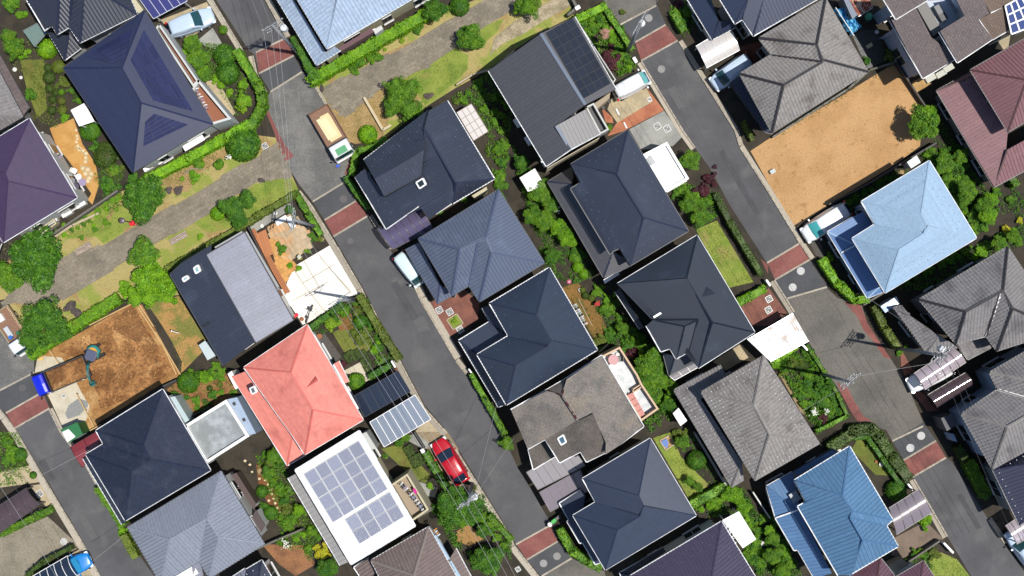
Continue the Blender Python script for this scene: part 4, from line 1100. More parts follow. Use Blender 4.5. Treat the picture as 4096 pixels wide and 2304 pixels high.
# 22 indigo
h = house('house', 'indigo ribbed metal house in the lower right corner', 'the lower right indigo house', 'P2500,600')
roof(h, "A=P2262,382 B=P2528,935 C=P3160,600 D=P2900,20 e=P2720,300 f=P2850,560", 5.2, 6.8, 'B,A,e,f C,B,f A,D,e', 'seam', .30, r_indigo, r_deck, r_indigo, m_gutter_dark, w_grey, guards=dict(snow_c, rows=(.4,)))
# 23 blue
h = house('house', 'medium blue metal house beside the round clipped garden at lower right', 'the medium blue house', 'P700,850')
roof(h, "T=P820,145 Q=P1255,885 N=P1190,940 R=P1308,1150 S=P830,1430 X=P705,1445 L=P298,748 M=P382,705 U=P265,485 a=P750,640 b=P850,797 c=P828,862 d=P955,1085", 5.6, 7.7,
     'U,T,a T,Q,b,a Q,N,c,b N,R,d,c R,S,d X,L,M,U,a,b,c,d,S', 'seam', .33, r_blue, r_deckg, cap_blue, m_gutter_white, w_blue, no_gutter=('SX',))
d23 = roof(h, "A=P-15,545 B=P75,868 C=P262,1190 D=P300,1185 E=P465,1470 f=P640,1420@3.4 g=P320,800@3.6 h=P290,540@3.6 I=P240,402", 2.9, 3.6, 'A,B,C,D,E,f,g I,A,g,h', 'seam', .33, rm('steel_roof_blue', (98, 138, 184), .4, .05, fine=.06), r_deckg, cap_blue, m_gutter_white, w_blue, inset=.35)
roof(h, "A=P248,400 B=P650,172 C=P690,215 d=P300,440", 2.8, 3.1, 'A,B,C,d', 'seam', .33, MATS['steel_roof_blue'], r_deckg, None, m_gutter_dark, None)
mb = MB(); mb.bar(P('P75,865', 3.08), P('P300,785', 3.72), .12, .08); obj('flashing', mb, m_gutter_white, h)
boxat("P265,648", 3.3, .85, .75, .5, M('pale_vent_box', S(180, 190, 196), .5), 'roof_vent', h)
boxat("P1045,400", .02, .8, .35, 3.2, cap_blue, 'side_eave', h) if False else None
# 24 maroon gables
h = house('house', 'small dark maroon ribbed hip roof at bottom edge, left of two', 'the bottom-edge maroon roof', 'P1050,1400')
roof(h, "L=P780,1478 T=P1132,1268 R=P1262,1430 S=P1320,1600 a=P1085,1560", 4.4, 5.6, 'L,T,a T,R,a R,S,a', 'seam', .28, r_maroon2, r_deck, MATS['dark_maroon_ridge'], m_gutter_dark, w_white)
h = house('house', 'small dark maroon ribbed hip roof at bottom edge, right of two', 'the right maroon roof', 'P1500,1420')
roof(h, "L=P1250,1480 T=P1566,1296 R=P1665,1449 S=P1760,1620 a=P1520,1600", 4.0, 5.2, 'L,T,a T,R,a R,S,a', 'seam', .28, r_maroon2, r_deck, MATS['dark_maroon_ridge'], m_gutter_dark, w_white)
flat_box(h, 'garden_wall', "P1220,1330 1350,1270 1450,1360 1250,1460", 0, 1.2, w_tan)
# 25 purple bottom
h = house('house', 'dusk-purple metal house at the bottom edge with dotted snow guards', 'the bottom purple house', 'O1900,1300')
roof(h, "T=O2108,900 R=O2680,1840 S=O1780,2400 L=O1190,1447 a=O1990,1560 b=O2150,1800", 5.6, 7.7, 'T,R,b,a L,T,a S,L,a,b', 'seam', .30, r_purple2, r_deck, r_purple2, m_gutter_white, w_white, guards=snow_w)
roof(h, "A=O1085,1418 B=O1250,1325 C=O1520,1160 d=O1545,1200 e=O1190,1430 F=O1120,1500", 2.9, 3.4, 'A,B,C,d,e F,A,e', 'seam', .30, r_indigo, r_deck, None, m_gutter_white, None)
# 26 brown tile bottom
h = house('house', 'brown-grey tile house at the bottom edge below the white solar roof', 'the bottom brown tile house', 'N1600,1300')
roof(h, "T=N1735,958 R=N2100,1610 S=N1500,1960 L=N1160,1292 a=N1590,1440 b=N1680,1600", 5.5, 7.4, 'L,T,a T,R,b,a S,L,a,b', 'tile', (.30, .32), rm('brown_clay_tile', (132, 116, 112), .7, .09, fine=.1), r_deckg, M('tan_ridge', S(150, 138, 130), .7), m_gutter_white, w_white)
roof(h, "A=N985,1362 B=N1135,1270 c=N1160,1300 d=N1190,1430 E=N1120,1560", 2.9, 3.6, 'E,A,B,c,d', 'tile', (.30, .32), MATS['brown_clay_tile'], r_deckg, None, m_gutter_white, None)
roof(h, "A=N2010,1170 B=N2160,1449 C=N2200,1560 d=N1990,1400 e=N1940,1290", 2.9, 3.4, 'A,B,C,d,e', 'seam', .35, MATS['brown_clay_tile'], r_deckg, None, m_gutter_white, None)
boxat("N1865,1160", 3.0, 2.4, .35, .5, M('pale_blue_rail', S(176, 206, 232), .5), 'balcony_rail', h); boxat("N2010,1400", 2.9, 2.0, .35, .5, MATS['pale_blue_rail'], 'balcony_rail', h)
# 27 white solar roof
h = house('house', 'white folded-metal roof house carrying twenty-eight pale solar panels', 'the white solar roof house', 'N1000,650')
wt = "N395,383@6.0 N1040,-12@6.4 N1602,945@6.4 N958,1332@6.0"
d27 = roof(h, "A=N395,383@6.0 B=N1040,-12@6.4 C=N1602,945@6.4 D=N958,1332@6.0", 6.0, 6.4, 'D,A,B,C', 'seam', .50, r_white, r_deckg, None, m_gutter_white, w_cream)
m_pvl = M('pale_solar_glass', (.22, .235, .30), .22, spec=.8, var=.12)
panel_grid(d27, wt, ('N', (487, 424)), (111.5, -68.0), (73.8, 122.5), 5, 4, m_pvl, .93, h0=.12, cells=6)
panel_grid(d27, wt, ('N', (903, 880)), (113.5, -70.0), (74.0, 125.0), 4, 2, m_pvl, .93, h0=.12, cells=6)
roof(h, "A=N322,462 B=N848,1342 c=N925,1310 d=N400,420", 2.9, 3.3, 'A,B,c,d', 'seam', .45, rm('grey_lower_metal', (186, 184, 182), .5, .03, stain=(S(170, 140, 104), .8, .62, .8)), r_deckg, None, m_gutter_white, None, guards=snow_w)
parapet(h, "N1362,540 1520,432 1728,780 1570,890", .02, 3.9, w_cream, .16, M('tan_balcony_floor', S(178, 160, 136), .7), 3.0)
flat_box(h, 'porch', "N1060,20 1110,0 1215,165 1160,180", 0, 2.9, M('pale_panel_roof', S(206, 210, 206), .6))
# 28 light grey rib
h = house('house', 'light grey ribbed metal house at the bottom left', 'the light grey ribbed house', 'M1950,1000')
roof(h, "A=M2225,395 B=M2661,1125 C=M2107,1472 V=M2005,1302 D=M1621,1527 E=M1285,960 p=M2085,868 q=M1705,1085 w=M2070,882 r=M2205,1056", 5.6, 7.7, VF, 'seam', .29, r_lgrey, r_deckg, MATS['light_grey_rib_metal'], m_gutter_dark, w_white, rib=(.12, .07))
roof(h, "A=M2010,1290 B=M2050,1449 C=M1950,1500 d=M1925,1350", 2.9, 3.6, 'A,B,C,d', 'seam', .26, r_grey, r_deckg, None, m_gutter_dark, None)
boxat("M1860,1420", 2.6, 2.2, 1.2, .6, m_white, 'balcony', h, dirv=GB)
# 29 navy slate with flat annex
h = house('house', 'navy slate house with white gutter and a flat-roofed grey annex', 'the navy slate house', 'M1500,150')
roof(h, "T=M1637,-429 R=M2118,385 S=M1262,892 L=M864,226 N=M1042,120 U=M966,-14 a=M1440,132 b=M1510,272 c=M1500,290 d=M1320,392", 5.6, 7.7, LF, 'slate', (.45, .25), rm('navy_slate', (42, 52, 76), .7, .06, spec=.3, fine=.14, fine_scale=4, stain=(S(62, 70, 88), .6, .5, .75)), r_deck, MATS['navy_slate'], m_gutter_white, w_white)
roof(h, "A=M835,265 B=M1228,930 c=M1262,910 d=M870,250", 2.9, 3.2, 'A,B,c,d', 'seam', .4, r_navy, r_deck, None, m_gutter_white, None)
parapet(h, "I1868,1392 I2272,1142 M2488,38 M2078,300", .02, 3.6, m_white, .24, M('wet_grey_membrane', S(158, 164, 166), .25, col2=S(196, 204, 208), scale=.5, mix_pos=(.4, .6), spec=.6, fine=.06), 3.1)
flat_box(h, 'annex_wing', "I2290,1120 I2385,1100 M2575,15 M2490,30", 0, 3.2, w_blue)
for tk in ("I2357,1165", "I2455,1325"): boxat(tk, 3.15, .3, .25, .1, m_dark, 'vent', h)
flat_box(h, 'sunroom', "I1700,1100 1760,1090 1905,1330 1870,1370", 0, 2.6, M('pale_polycarbonate', S(206, 226, 230), .3))
# 30 two-tone
h = house('house', 'two-tone seam-roofed house, navy left slope and grey right slope', 'the two-tone roof house', 'J60,200')
rr = "A=E2082,1118@6.4 B=E2462,893@5.9 C=E2948,1770@5.9 D=E2576,1996@6.4"
d30 = roof(h, rr, 5.9, 6.4, 'B,C,D,A', 'seam', .30, r_grey, r_deckg, None, m_gutter_dark, w_white, guards=snow_d)
d30b = roof(h, "A=E1712,1312@5.0 B=E1845,1190@5.3 C=E2130,1020@6.2 d=E2118,1150@6.2 e=E2576,1985@6.2 F=E2250,2226@5.0", 5.0, 6.2, 'F,A,B,C,d,e', 'seam', .30, r_navy, r_deck, None, m_gutter_dark, w_white, guards=snow_d)
trn = "E1712,1312@5.0 E2250,2226@5.0 E2576,1985@6.2 E2118,1150@6.2"
m_cyan = M('pale_cyan_glass', S(170, 206, 212), .12)
skylight(d30b, trn, "E1960,1245 2000,1218 2022,1275 1980,1300", m_white, m_cyan); skylight(d30b, trn, "E1845,1350 1890,1325 1908,1350 1860,1382", m_white, m_cyan)
skylight(d30b, trn, "I2040,380 2110,340 2100,350 2045,388", m_dark, m_dark, 'roof_vent')
mb = MB()
for a_, b_ in (('E2165,1045', 'E2440,885'), ('E2475,885', 'F225,1440')): mb.bar(P(a_, 5.5), P(b_, 5.5), .18, .12)
obj('box_gutter', mb, M('pale_box_gutter', S(176, 178, 180), .5), h)
m_deckb = M('deck_board', S(206, 132, 82), .7, var=.10)
for k in range(12):
    f = k / 12.; a = P('F%.0f,%.0f' % (0 + 100 * f, 905 - 48 * f), .45); b = P('F%.0f,%.0f' % (80 + 100 * f, 1150 - 48 * f), .45)
    mb = MB(); mb.bar(a, b, .085, .04); obj('deck_board', mb, m_deckb, h)
for k in range(4):
    a = P('F%.0f,%.0f' % (-60 + 14 * k, 870 - 6 * k), .43); b = P('J%.0f,%.0f' % (300 + 14 * k, 60 - 6 * k), .43)
    mb = MB(); mb.bar(a, b, .10, .04); obj('deck_board', mb, m_deckb, h)
mb = MB(); mb.bar(P('E2500,830', 1.2), P('F230,1440', 1.2), .08, .9); obj('deck_fence', mb, M('dark_fence', (.03, .026, .025), .6), h)
# 31 pink
h = house('house', 'salmon pink metal hipped house with small triangular roof ventilator', 'the pink house', 'J300,950')
d31 = roof(h, "T=J515,370 R=J1077,1327 S=J492,1674 Q=J365,1480 P=J-121,800 a=J350,850 b=J575,1225", 5.6, 7.7, 'T,R,b,a R,S,b P,T,a P,Q,S,b,a', 'course', .22, r_pink, M('pink_underlay', S(190, 96, 90), .8), rm('pink_ridge', (228, 116, 106), .55, .02), m_gutter_white, w_white, guards=dict(rows=(1.2,), step=1.3, mat=M('pink_guard', S(190, 84, 78), .6)), cap=(.14, .04))
roof(h, "A=J-240,890 B=J315,1784 C=J498,1678 d=J365,1490@3.7 e=J-110,840@3.7", 2.9, 3.7, 'A,B,d,e B,C,d', 'course', .22, r_pink, MATS['pink_underlay'], MATS['pink_ridge'], m_gutter_white, w_white, inset=.3, cap=(.14, .04))
tri31 = "J515,370@5.6 J1077,1327@5.6 J575,1225@7.7 J350,850@7.7"
gablet(d31, tri31, "J495,1015 J600,878 J625,935", rm('pink_gablet', (222, 110, 104), .55, .02), .4)
skylight(d31, "J-121,800@5.6 J365,1480@5.6 J575,1225@7.7 J350,850@7.7", "I2525,1005 2565,985 2590,1040 2550,1060", m_white, M('skyl_grey', (.12, .14, .16), .15))
roof(h, "A=J832,735@2.9 B=J935,945@2.9 c=J880,962@3.1 d=J770,770@3.1", 2.9, 3.1, 'A,B,c,d', 'course', .22, r_pink, MATS['pink_underlay'], None, m_gutter_white, None, name='porch_roof')
flat_box(h, 'annex', "I2290,865 2330,835 2420,990 2370,1020", 0, 2.8, m_white)
mb = MB(); mb.bar(P('J585,470', 3.2), P('J735,725', 3.2), .1, .25); mb.bar(P('J780,770', 3.2), P('J1030,1215', 3.2), .12, .3); obj('balcony_rail', mb, m_white, h)
flat_box(h, 'wash_floor', "J590,470 690,700 740,720 600,480", .05, .12, g_white)
# 32 small corner roofs at the bottom edge
h = house('house', 'small dark roof with bright dots at the bottom edge, beside the yellow shrub', 'the dotted dark roof', 'N20,1440')
roof(h, "T=N58,1290 R=N260,1640 S=N-180,1880 L=N-330,1520 a=N0,1600", 4.5, 5.6, 'T,R,a R,S,a S,L,a L,T,a', 'seam', .3, r_navy, r_deck, None, m_gutter_white, w_white, guards=snow_c)
h = house('house', 'grey seam roof corner at the bottom edge below the light grey house', 'the bottom-edge grey corner roof', 'M2500,1440')
roof(h, "T=M2465,1375 R=M2640,1680 S=M2400,1800 L=M2290,1490 a=M2440,1580", 4.5, 5.2, 'T,R,a R,S,a S,L,a L,T,a', 'seam', .3, r_grey, r_deckg, None, m_gutter_white, w_white)
# ------------------------------------------------------------------ vehicles
def paint(name, c, k=.6, rough=.28, metal=0.0): return M(name, S(*c, k), rough, coat=.6, metal=metal)
p_white = paint('white_car_paint', (240, 243, 246), .68); p_silver = paint('silver_blue_paint', (204, 224, 246), .66, .25)
p_red = paint('red_car_paint', (206, 10, 34), .62); p_cyanw = paint('ice_white_paint', (226, 244, 248), .66)
p_blue = paint('bright_blue_paint', (16, 40, 230), .62); p_navy = paint('navy_paint', (28, 28, 92), .6); p_lblue = paint('azure_paint', (10, 140, 226), .66)
gl_teal = M('teal_windscreen', (.012, .05, .06), .06, spec=.8); gl_mint = M('mint_windscreen', (.14, .42, .42), .12, spec=.8)
gl_navy = M('blue_windscreen', (.01, .02, .04), .06, spec=.8)
m_lamp = M('headlamp_glass', (.7, .74, .78), .08); m_tail = M('tail_lamp_red', (.4, .01, .01), .15); m_plate = M('plate_white', (.7, .7, .66), .5)
m_trim = M('black_trim', (.012, .012, .014), .5)

def frame_of(tok, z, dx, dy):
    c = P(tok, z); d = Vector((dx, -dy, 0)).normalized(); c.z = 0
    return Matrix((d, Vector((-d.y, d.x, 0)), Vector((0, 0, 1)))).transposed().to_4x4(), c
class LB(MB):
    """mesh builder in a vehicle's own axes: x forward, y left, z up"""
    def __init__(s, rot, c): super().__init__(); s.m = Matrix.Translation(c) @ rot
    def add(s, vs, fs): super().add([s.m @ Vector(v) for v in vs], fs)
    def bx(s, c, x, y, z, r=0.0):
        """bevelled block: half sizes, edges cut by r in plan"""
        cx, cy, cz = c
        if r <= 0: pl = [(-x, -y), (x, -y), (x, y), (-x, y)]
        else: pl = [(-x + r, -y), (x - r, -y), (x, -y + r), (x, y - r), (x - r, y), (-x + r, y), (-x, y - r), (-x, -y + r)]
        n = len(pl); t = .92 if r > 0 else 1
        s.add([(cx + a, cy + b, cz - z) for a, b in pl] + [(cx + a, cy + b, cz + z * (.8 if r > 0 else 1)) for a, b in pl] + ([(cx + a * t, cy + b * t, cz + z) for a, b in pl] if r > 0 else []),
              [tuple(range(n - 1, -1, -1))] + [(i, (i + 1) % n, n + (i + 1) % n, n + i) for i in range(n)] +
              ([(n + i, n + (i + 1) % n, 2 * n + (i + 1) % n, 2 * n + i) for i in range(n)] + [tuple(range(2 * n, 3 * n))] if r > 0 else [tuple(range(n, 2 * n))]))
    def loft(s, secs, cap=True):
        n = len(secs[0]); vs = [p for q in secs for p in q]
        fs = [(i * n + k, i * n + k + 1, (i + 1) * n + k + 1, (i + 1) * n + k) for i in range(len(secs) - 1) for k in range(n - 1)]
        if cap: fs += [tuple(range(n - 1, -1, -1)), tuple(range((len(secs) - 1) * n, len(secs) * n))]
        s.add(vs, fs)
    def cyl(s, c, r, w, n=16):
        """cylinder lying along y"""
        vs = []
        for yy in (-w / 2, w / 2):
            for k in range(n): a = 2 * math.pi * k / n; vs.append((c[0] + r * math.cos(a), c[1] + yy, c[2] + r * math.sin(a)))
        s.add(vs, [(k, (k + 1) % n, n + (k + 1) % n, n + k) for k in range(n)] + [tuple(range(n - 1, -1, -1)), tuple(range(n, 2 * n))])

def wheels(t, rot, c, L, W, r=.29, fx=.32, rx=-.30):
    for sx in (fx, rx):
        for sy in (-1, 1):
            b = LB(rot, c); b.cyl((sx * L, sy * (W / 2 - .11), r), r, .18); w = obj('wheel', b, m_rubber, t)
            b = LB(rot, c); b.cyl((sx * L, sy * (W / 2 - .012), r), r * .62, .02, 12); obj('rim', b, m_metal, w)

def car(tok, dx, dy, L, W, Ht, prof, mat, label, glass=None, roofmat=None, bonnetmat=None, name='parked_car', cat='car', group='cars parked by the houses', zc=1.0):
    rot, c = frame_of(tok, zc, dx, dy); glass = glass or gl_teal
    t = thing(name, label, cat, c, group)
    xb, xw, xr, xe, zb0, zb = prof     # bonnet end, roof front, roof rear, tail base (fractions of L), bonnet nose height, belt height
    h = L / 2
    def hw(x, p=3.6): return W / 2 * max(.0, 1 - abs(x / h) ** p * .34) if abs(x) < h * .999 else W / 2 * .62
    def belt(x):
        f = x / L
        if f > xb: return zb0 + (zb - zb0) * ((.5 - f) / max(.02, .5 - xb)) ** .55
        return zb
    xs = [h, h - .04, h - .14, h - .32, h - .6, xb * L + .15, xb * L, .1 * L, 0, -.15 * L, -.3 * L, -h + .45, -h + .2, -h + .07, -h]
    xs = sorted(set(round(x, 3) for x in xs), reverse=True)
    secs = []
    for x in xs:
        w = hw(x); e = abs(x) > h - .03
        zb_ = belt(x) - (.16 if e else 0); zlo = .34 if e else .2
        half = [(w * .90, zlo), (w * .99, zlo + .16), (w, (zlo + zb_) / 2), (w * .985, zb_ - .14), (w * .93, zb_ - .03), (w * .80, zb_ + .012), (w * .4, zb_ + .035), (0, zb_ + .042)]
        secs.append([(x, -a, z) for a, z in half] + [(x, a, z) for a, z in half[-2::-1]])
    b = LB(rot, c); b.loft(secs); obj('body', b, mat, t, True)
    # cabin: pillars and roof
    def cab(x, z):
        f = (z - zb) / (Ht - zb); w = hw(x) * (.93 - .17 * f)
        return w
    st = [(xb * L, zb), (xb * L * .5 + xw * L * .5, zb + (Ht - zb) * .58), (xw * L, Ht - .05), (xw * L - .25, Ht - .01), ((xw + xr) / 2 * L, Ht), (xr * L + .2, Ht - .015), (xr * L, Ht - .06), ((xr + xe) / 2 * L, zb + (Ht - zb) * .55), (xe * L, zb)]
    secs = []
    for x, z in st:
        w0 = hw(x) * .93; w1 = cab(x, z)
        half = [(w0, zb - .04), ((w0 + w1) / 2 + .01, (zb + z) / 2), (w1, z - .05 if z > zb + .1 else z), (w1 * .88, z), (w1 * .45, z + .018), (0, z + .025)]
        secs.append([(x, -a, zz) for a, zz in half] + [(x, a, zz) for a, zz in half[-2::-1]])
    b = LB(rot, c); b.loft(secs); obj('cabin', b, roofmat or mat, t, True)
    def pane(name, xa, za, xb_, zb_, lift, ia=.86, ib=.88, m=None):
        n = 6; b = LB(rot, c); vs = []
        for x, z, i in ((xa, za, ia), (xb_, zb_, ib)):
            w = cab(x, z) * i
            for k in range(n + 1):
                y = -w + 2 * w * k / n; bul = .03 * (1 - (y / w) ** 2)
                vs.append((x + (lift if xa > xb_ else -lift) + (bul if xa > xb_ else -bul), y, z + lift + bul * .6))
        o = n + 1; fs = [(k, k + 1, o + k + 1, o + k) for k in range(n)]
        if xa < xb_: fs = [f[::-1] for f in fs]
        b.add(vs, fs); return obj(name, b, m or glass, t, True)
    def lerp(a, b_, f): return a + (b_ - a) * f
    x0, x2 = xb * L, xw * L; xm, zm = xb * L * .5 + xw * L * .5, zb + (Ht - zb) * .58
    b = LB(rot, c); n = 8; vs = []
    for f in (.04, .5, .97):
        x = lerp(x0, xm, f * 2) if f <= .5 else lerp(xm, x2, (f - .5) * 2); z = lerp(zb, zm, f * 2) if f <= .5 else lerp(zm, Ht - .05, (f - .5) * 2)
        w = cab(x, z) * (.92 - .03 * f)
        for k in range(n + 1):
            y = -w + 2 * w * k / n; bul = .045 * (1 - (y / w) ** 2); vs.append((x + .03 + bul, y, z + .035 + bul * .4))
    b.add(vs, [(r * (n + 1) + k, r * (n + 1) + k + 1, (r + 1) * (n + 1) + k + 1, (r + 1) * (n + 1) + k) for r in range(2) for k in range(n)])
    obj('windscreen', b, glass, t, True)
    for s_ in (-1, 1):   # wipers lie on the glass
        b = LB(rot, c); b.add([(x0 + .10, s_ * .08, zb + .09), (x0 - .02, s_ * .08 + .42, zb + .19), (x0 - .03, s_ * .08 + .42, zb + .20), (x0 + .09, s_ * .08, zb + .10)], [(0, 1, 2, 3)]); obj('wiper', b, m_trim, t)
    pane('rear_window', xe * L + .04, zb + .08, xr * L - .02, Ht - .10, .03, m=gl_navy)
    for s_ in (-1, 1):
        b = LB(rot, c); q = []
        for x, z in ((x0 - .22, zb + .03), (x2 - .12, Ht - .13), (xr * L + .16, Ht - .13), (xe * L + .22, zb + .03)):
            f = (z - zb) / (Ht - zb); w = hw(x) * (.93 - .17 * f) + .02; q.append((x, s_ * w, z))
        b.add(q, [(0, 1, 2, 3) if s_ > 0 else (3, 2, 1, 0)]); obj('side_window', b, gl_navy, t)
        b = LB(rot, c); b.bx((x0 - .28, s_ * (W / 2 + .10), zb + .05), .07, .10, .07, .03); obj('wing_mirror', b, mat, t)
        b = LB(rot, c); b.bx((h - .16, s_ * (W / 2 * .70), zb0 - .08), .15, .16, .07, .05); obj('headlight', b, m_lamp, t)
        b = LB(rot, c); b.bx((-h + .08, s_ * (W / 2 * .74), zb - .12), .09, .12, .12, .04); obj('tail_light', b, m_tail, t)
    for x, s_ in ((h - .01, 1), (-h + .01, -1)):
        b = LB(rot, c); b.bx((x, 0, .45), .02, .17, .08); obj('number_plate', b, m_plate, t)
    b = LB(rot, c); b.bx((h - .06, 0, .42), .07, W * .36, .08, .03); obj('bumper_grille', b, m_trim, t)
    if bonnetmat:
        b = LB(rot, c); vs = []
        for x in (h - .10, h - .3, xb * L + .02):
            for k in range(7):
                w = hw(x) * .86; y = -w + 2 * w * k / 6; vs.append((x, y, belt(x) + .05 - .02 * abs(y / w) ** 3))
        b.add(vs, [(r * 7 + k, r * 7 + k + 1, (r + 1) * 7 + k + 1, (r + 1) * 7 + k) for r in range(2) for k in range(6)]); obj('bonnet', b, bonnetmat, t, True)
    if cat == 'van' or prof[2] < -.4:
        for s_ in (-1, 1):
            b = LB(rot, c); b.bx((((xw + xr) / 2) * L, s_ * W * .34, Ht + .01), (xw - xr) * L * .44, .018, .02); obj('roof_rail', b, mat, t)
    wheels(t, rot, c, L, W)
    return t
HATCH = (.25, .06, -.30, -.45, .74, .95); WAGON = (.24, .07, -.40, -.485, .78, .98); MINI = (.33, .17, -.41, -.485, .86, 1.02); KEI = (.43, .27, -.455, -.495, .92, 1.05)
car("A1912,222", 440, -165, 4.25, 1.74, 1.55, WAGON, p_silver, 'silver-blue estate car on the drive beside the navy solar-tile house')
car("C1200,858", 290, -158, 3.4, 1.55, 1.85, KEI, p_white, 'boxy white kei van with mint windscreen and navy nose by the solar-array house', gl_mint, None, p_navy, 'kei_van', 'van', 'vans parked by the houses')
car("C2215,718", -355, 262, 4.1, 1.7, 1.7, MINI, p_silver, 'pale blue minivan tucked beside the grey tile house and translucent carport')
car("H592,785", -425, 275, 4.7, 1.8, 1.6, MINI, p_white, 'white minivan with turquoise windscreen between dirt lot and sky-blue house', M('aqua_windscreen', (.06, .34, .35), .12))
car("F1545,1258", 240, 300, 3.4, 1.5, 1.85, KEI, p_cyanw, 'ice-white kei van with ribbed roof beside the slate-blue tile house', gl_teal, None, None, 'kei_van', 'van', 'vans parked by the houses')
car("N1952,302", -265, -430, 4.4, 1.78, 1.5, HATCH, p_red, 'bright red hatchback parked beside the centre street', gl_navy)
car("L1640,890", -420, 200, 4.2, 1.7, 1.6, WAGON, p_white, 'white car sheltered under the pink translucent arched carport')
car("M690,1375", 130, -60, 4.0, 1.7, 1.5, HATCH, p_lblue, 'azure blue car with its nose out of the bottom left carport', M('azure_glass', (.02, .2, .4), .1))
car("P2590,1190", -100, -140, 4.2, 1.7, 1.6, WAGON, p_silver, 'silvery car half cut by the right edge under the lower right house')
car("O330,500", -330, 190, 3.9, 1.6, 1.6, MINI, p_white, 'white car dimly seen under the grey translucent carport by the mossy house') if False else None

def truck(tok, dx, dy, L, W, cab_mat, bed_mat, label, cab=.28, roof_z=2.0, bed_z=.85, name='flatbed_truck', roofmat=None, side=.32):
    rot, c = frame_of(tok, 1.3, dx, dy); t = thing(name, label, 'truck', c, 'trucks'); h = L / 2; xc = h - cab * L
    b = LB(rot, c)
    secs = []
    for x, z, w in ((h, 1.0, .93), (h - .06, 1.25, .97), (h - .22, roof_z - .12, .92), (h - .42, roof_z, .90), (xc + .25, roof_z + .02, .90), (xc + .04, roof_z - .04, .9), (xc, roof_z - .25, .93)):
        a = W / 2 * w; secs.append([(x, -W / 2 * .97, .42), (x, -W / 2 * .99, 1.0 if z > 1.05 else z - .04), (x, -a, z - .06), (x, -a * .88, z), (x, 0, z + .03), (x, a * .88, z), (x, a, z - .06), (x, W / 2 * .99, 1.0 if z > 1.05 else z - .04), (x, W / 2 * .97, .42)])
    b.loft(secs); obj('cab', b, cab_mat, t)
    b = LB(rot, c); a = W / 2 * .88
    b.add([(h - .04, -a, 1.24), (h - .04, a, 1.24), (h - .205, a * .95, roof_z - .14), (h - .205, -a * .95, roof_z - .14)], [(0, 1, 2, 3)]); obj('windscreen', b, gl_teal, t)
    b = LB(rot, c); b.bx((h + .03, 0, .55), .07, W * .49, .16, .04); obj('bumper', b, m_plate, t)
    for s_ in (-1, 1):
        b = LB(rot, c); b.bx((h + .02, s_ * (W / 2 - .22), .8), .05, .14, .09, .03); obj('headlight', b, m_lamp, t)
        b = LB(rot, c); b.bx((h - .12, s_ * (W / 2 + .16), 1.35), .05, .09, .14, .03); obj('wing_mirror', b, m_trim, t)
        b = LB(rot, c); b.bx((h - .5, s_ * (W / 2 - .01), 1.35), .28, .02, .26); obj('side_window', b, gl_navy, t)
    b = LB(rot, c); b.bx(((xc - h) / 2 - .03, 0, bed_z - .06), (xc + h) / 2 - .05, W / 2, .06); bed = obj('bed_floor', b, bed_mat, t)
    cx = (xc - h) / 2 - .03; hl = (xc + h) / 2 - .05
    for s_ in (-1, 1):
        b = LB(rot, c); b.bx((cx, s_ * (W / 2 - .02), bed_z + side / 2), hl, .025, side / 2); obj('side_board', b, bed_mat if roofmat is None else roofmat, t)
    b = LB(rot, c); b.bx((cx - hl + .02, 0, bed_z + side / 2), .025, W / 2 - .06, side / 2); obj('tailboard', b, bed_mat if roofmat is None else roofmat, t)
    b = LB(rot, c); b.bx((cx + hl - .02, 0, bed_z + .35), .03, W / 2 - .06, .38); obj('headboard', b, m_dark, t)
    b = LB(rot, c); b.bx((0, 0, .5), h - .2, .35, .12); obj('chassis', b, m_dark, t)
    wheels(t, rot, c, L, W, .33, .36, -.28)
    return t, rot, c, cx, hl, bed_z
m_bed = M('brown_truck_bed', S(150, 112, 88), .7, fine=.12, fine_scale=6); m_beds = M('white_truck_bed', S(214, 212, 206), .6)
m_ply = M('cream_plywood', S(250, 234, 186, .66), .7, fine=.04, fine_scale=4); m_ply2 = M('pale_plywood', S(244, 226, 172, .62), .7)
t, rot, c, cx, hl, bz = truck("B760,1335", 355, 610, 4.9, 1.95, p_white, m_bed, 'white cab truck loaded with cream plywood sheets on the paved street', .27)
b = LB(rot, c); b.bx((hl * .25 + 1.45, 0.02, 2.04), .30, .50, .02, .04); obj('roof_panel', b, M('green_roof_panel', S(86, 178, 120), .5), t)
for k, (ox, oy, an) in enumerate(((.25, .08, 0), (.05, -.12, .02), (-.1, .1, -.05), (.15, 0, .12))):
    rr2 = rot @ Matrix.Rotation(an, 4, 'Z'); b = LB(rr2, c); b.bx((cx + ox, oy, bz + .03 + .045 * k), 1.1 - .06 * k, .56 - .07 * k, .02)
    o = obj('plywood_sheet', b, m_ply if k % 2 else m_ply2, None)
    tag(o, ['lowest cream plywood sheet on the truck bed', 'second cream plywood sheet, offset to the left on the truck', 'third plywood sheet slightly askew on the truck', 'topmost narrow plywood sheet turned askew on the truck'][k], 'board', 'plywood on the truck bed')
t, rot, c, cx, hl, bz = truck("I120,430", 270, 400, 4.3, 1.75, p_white, m_bed, 'white work truck full of tools at the left picture edge', .28, roofmat=M('cream_slat', S(224, 200, 160), .7))
for k in range(12):
    b = LB(rot, c); b.bx((cx - hl + .25 + k * .2, W_ if False else .80, bz + .38), .05, .07, .07); obj('stake_slat', b, MATS['cream_slat'], t)
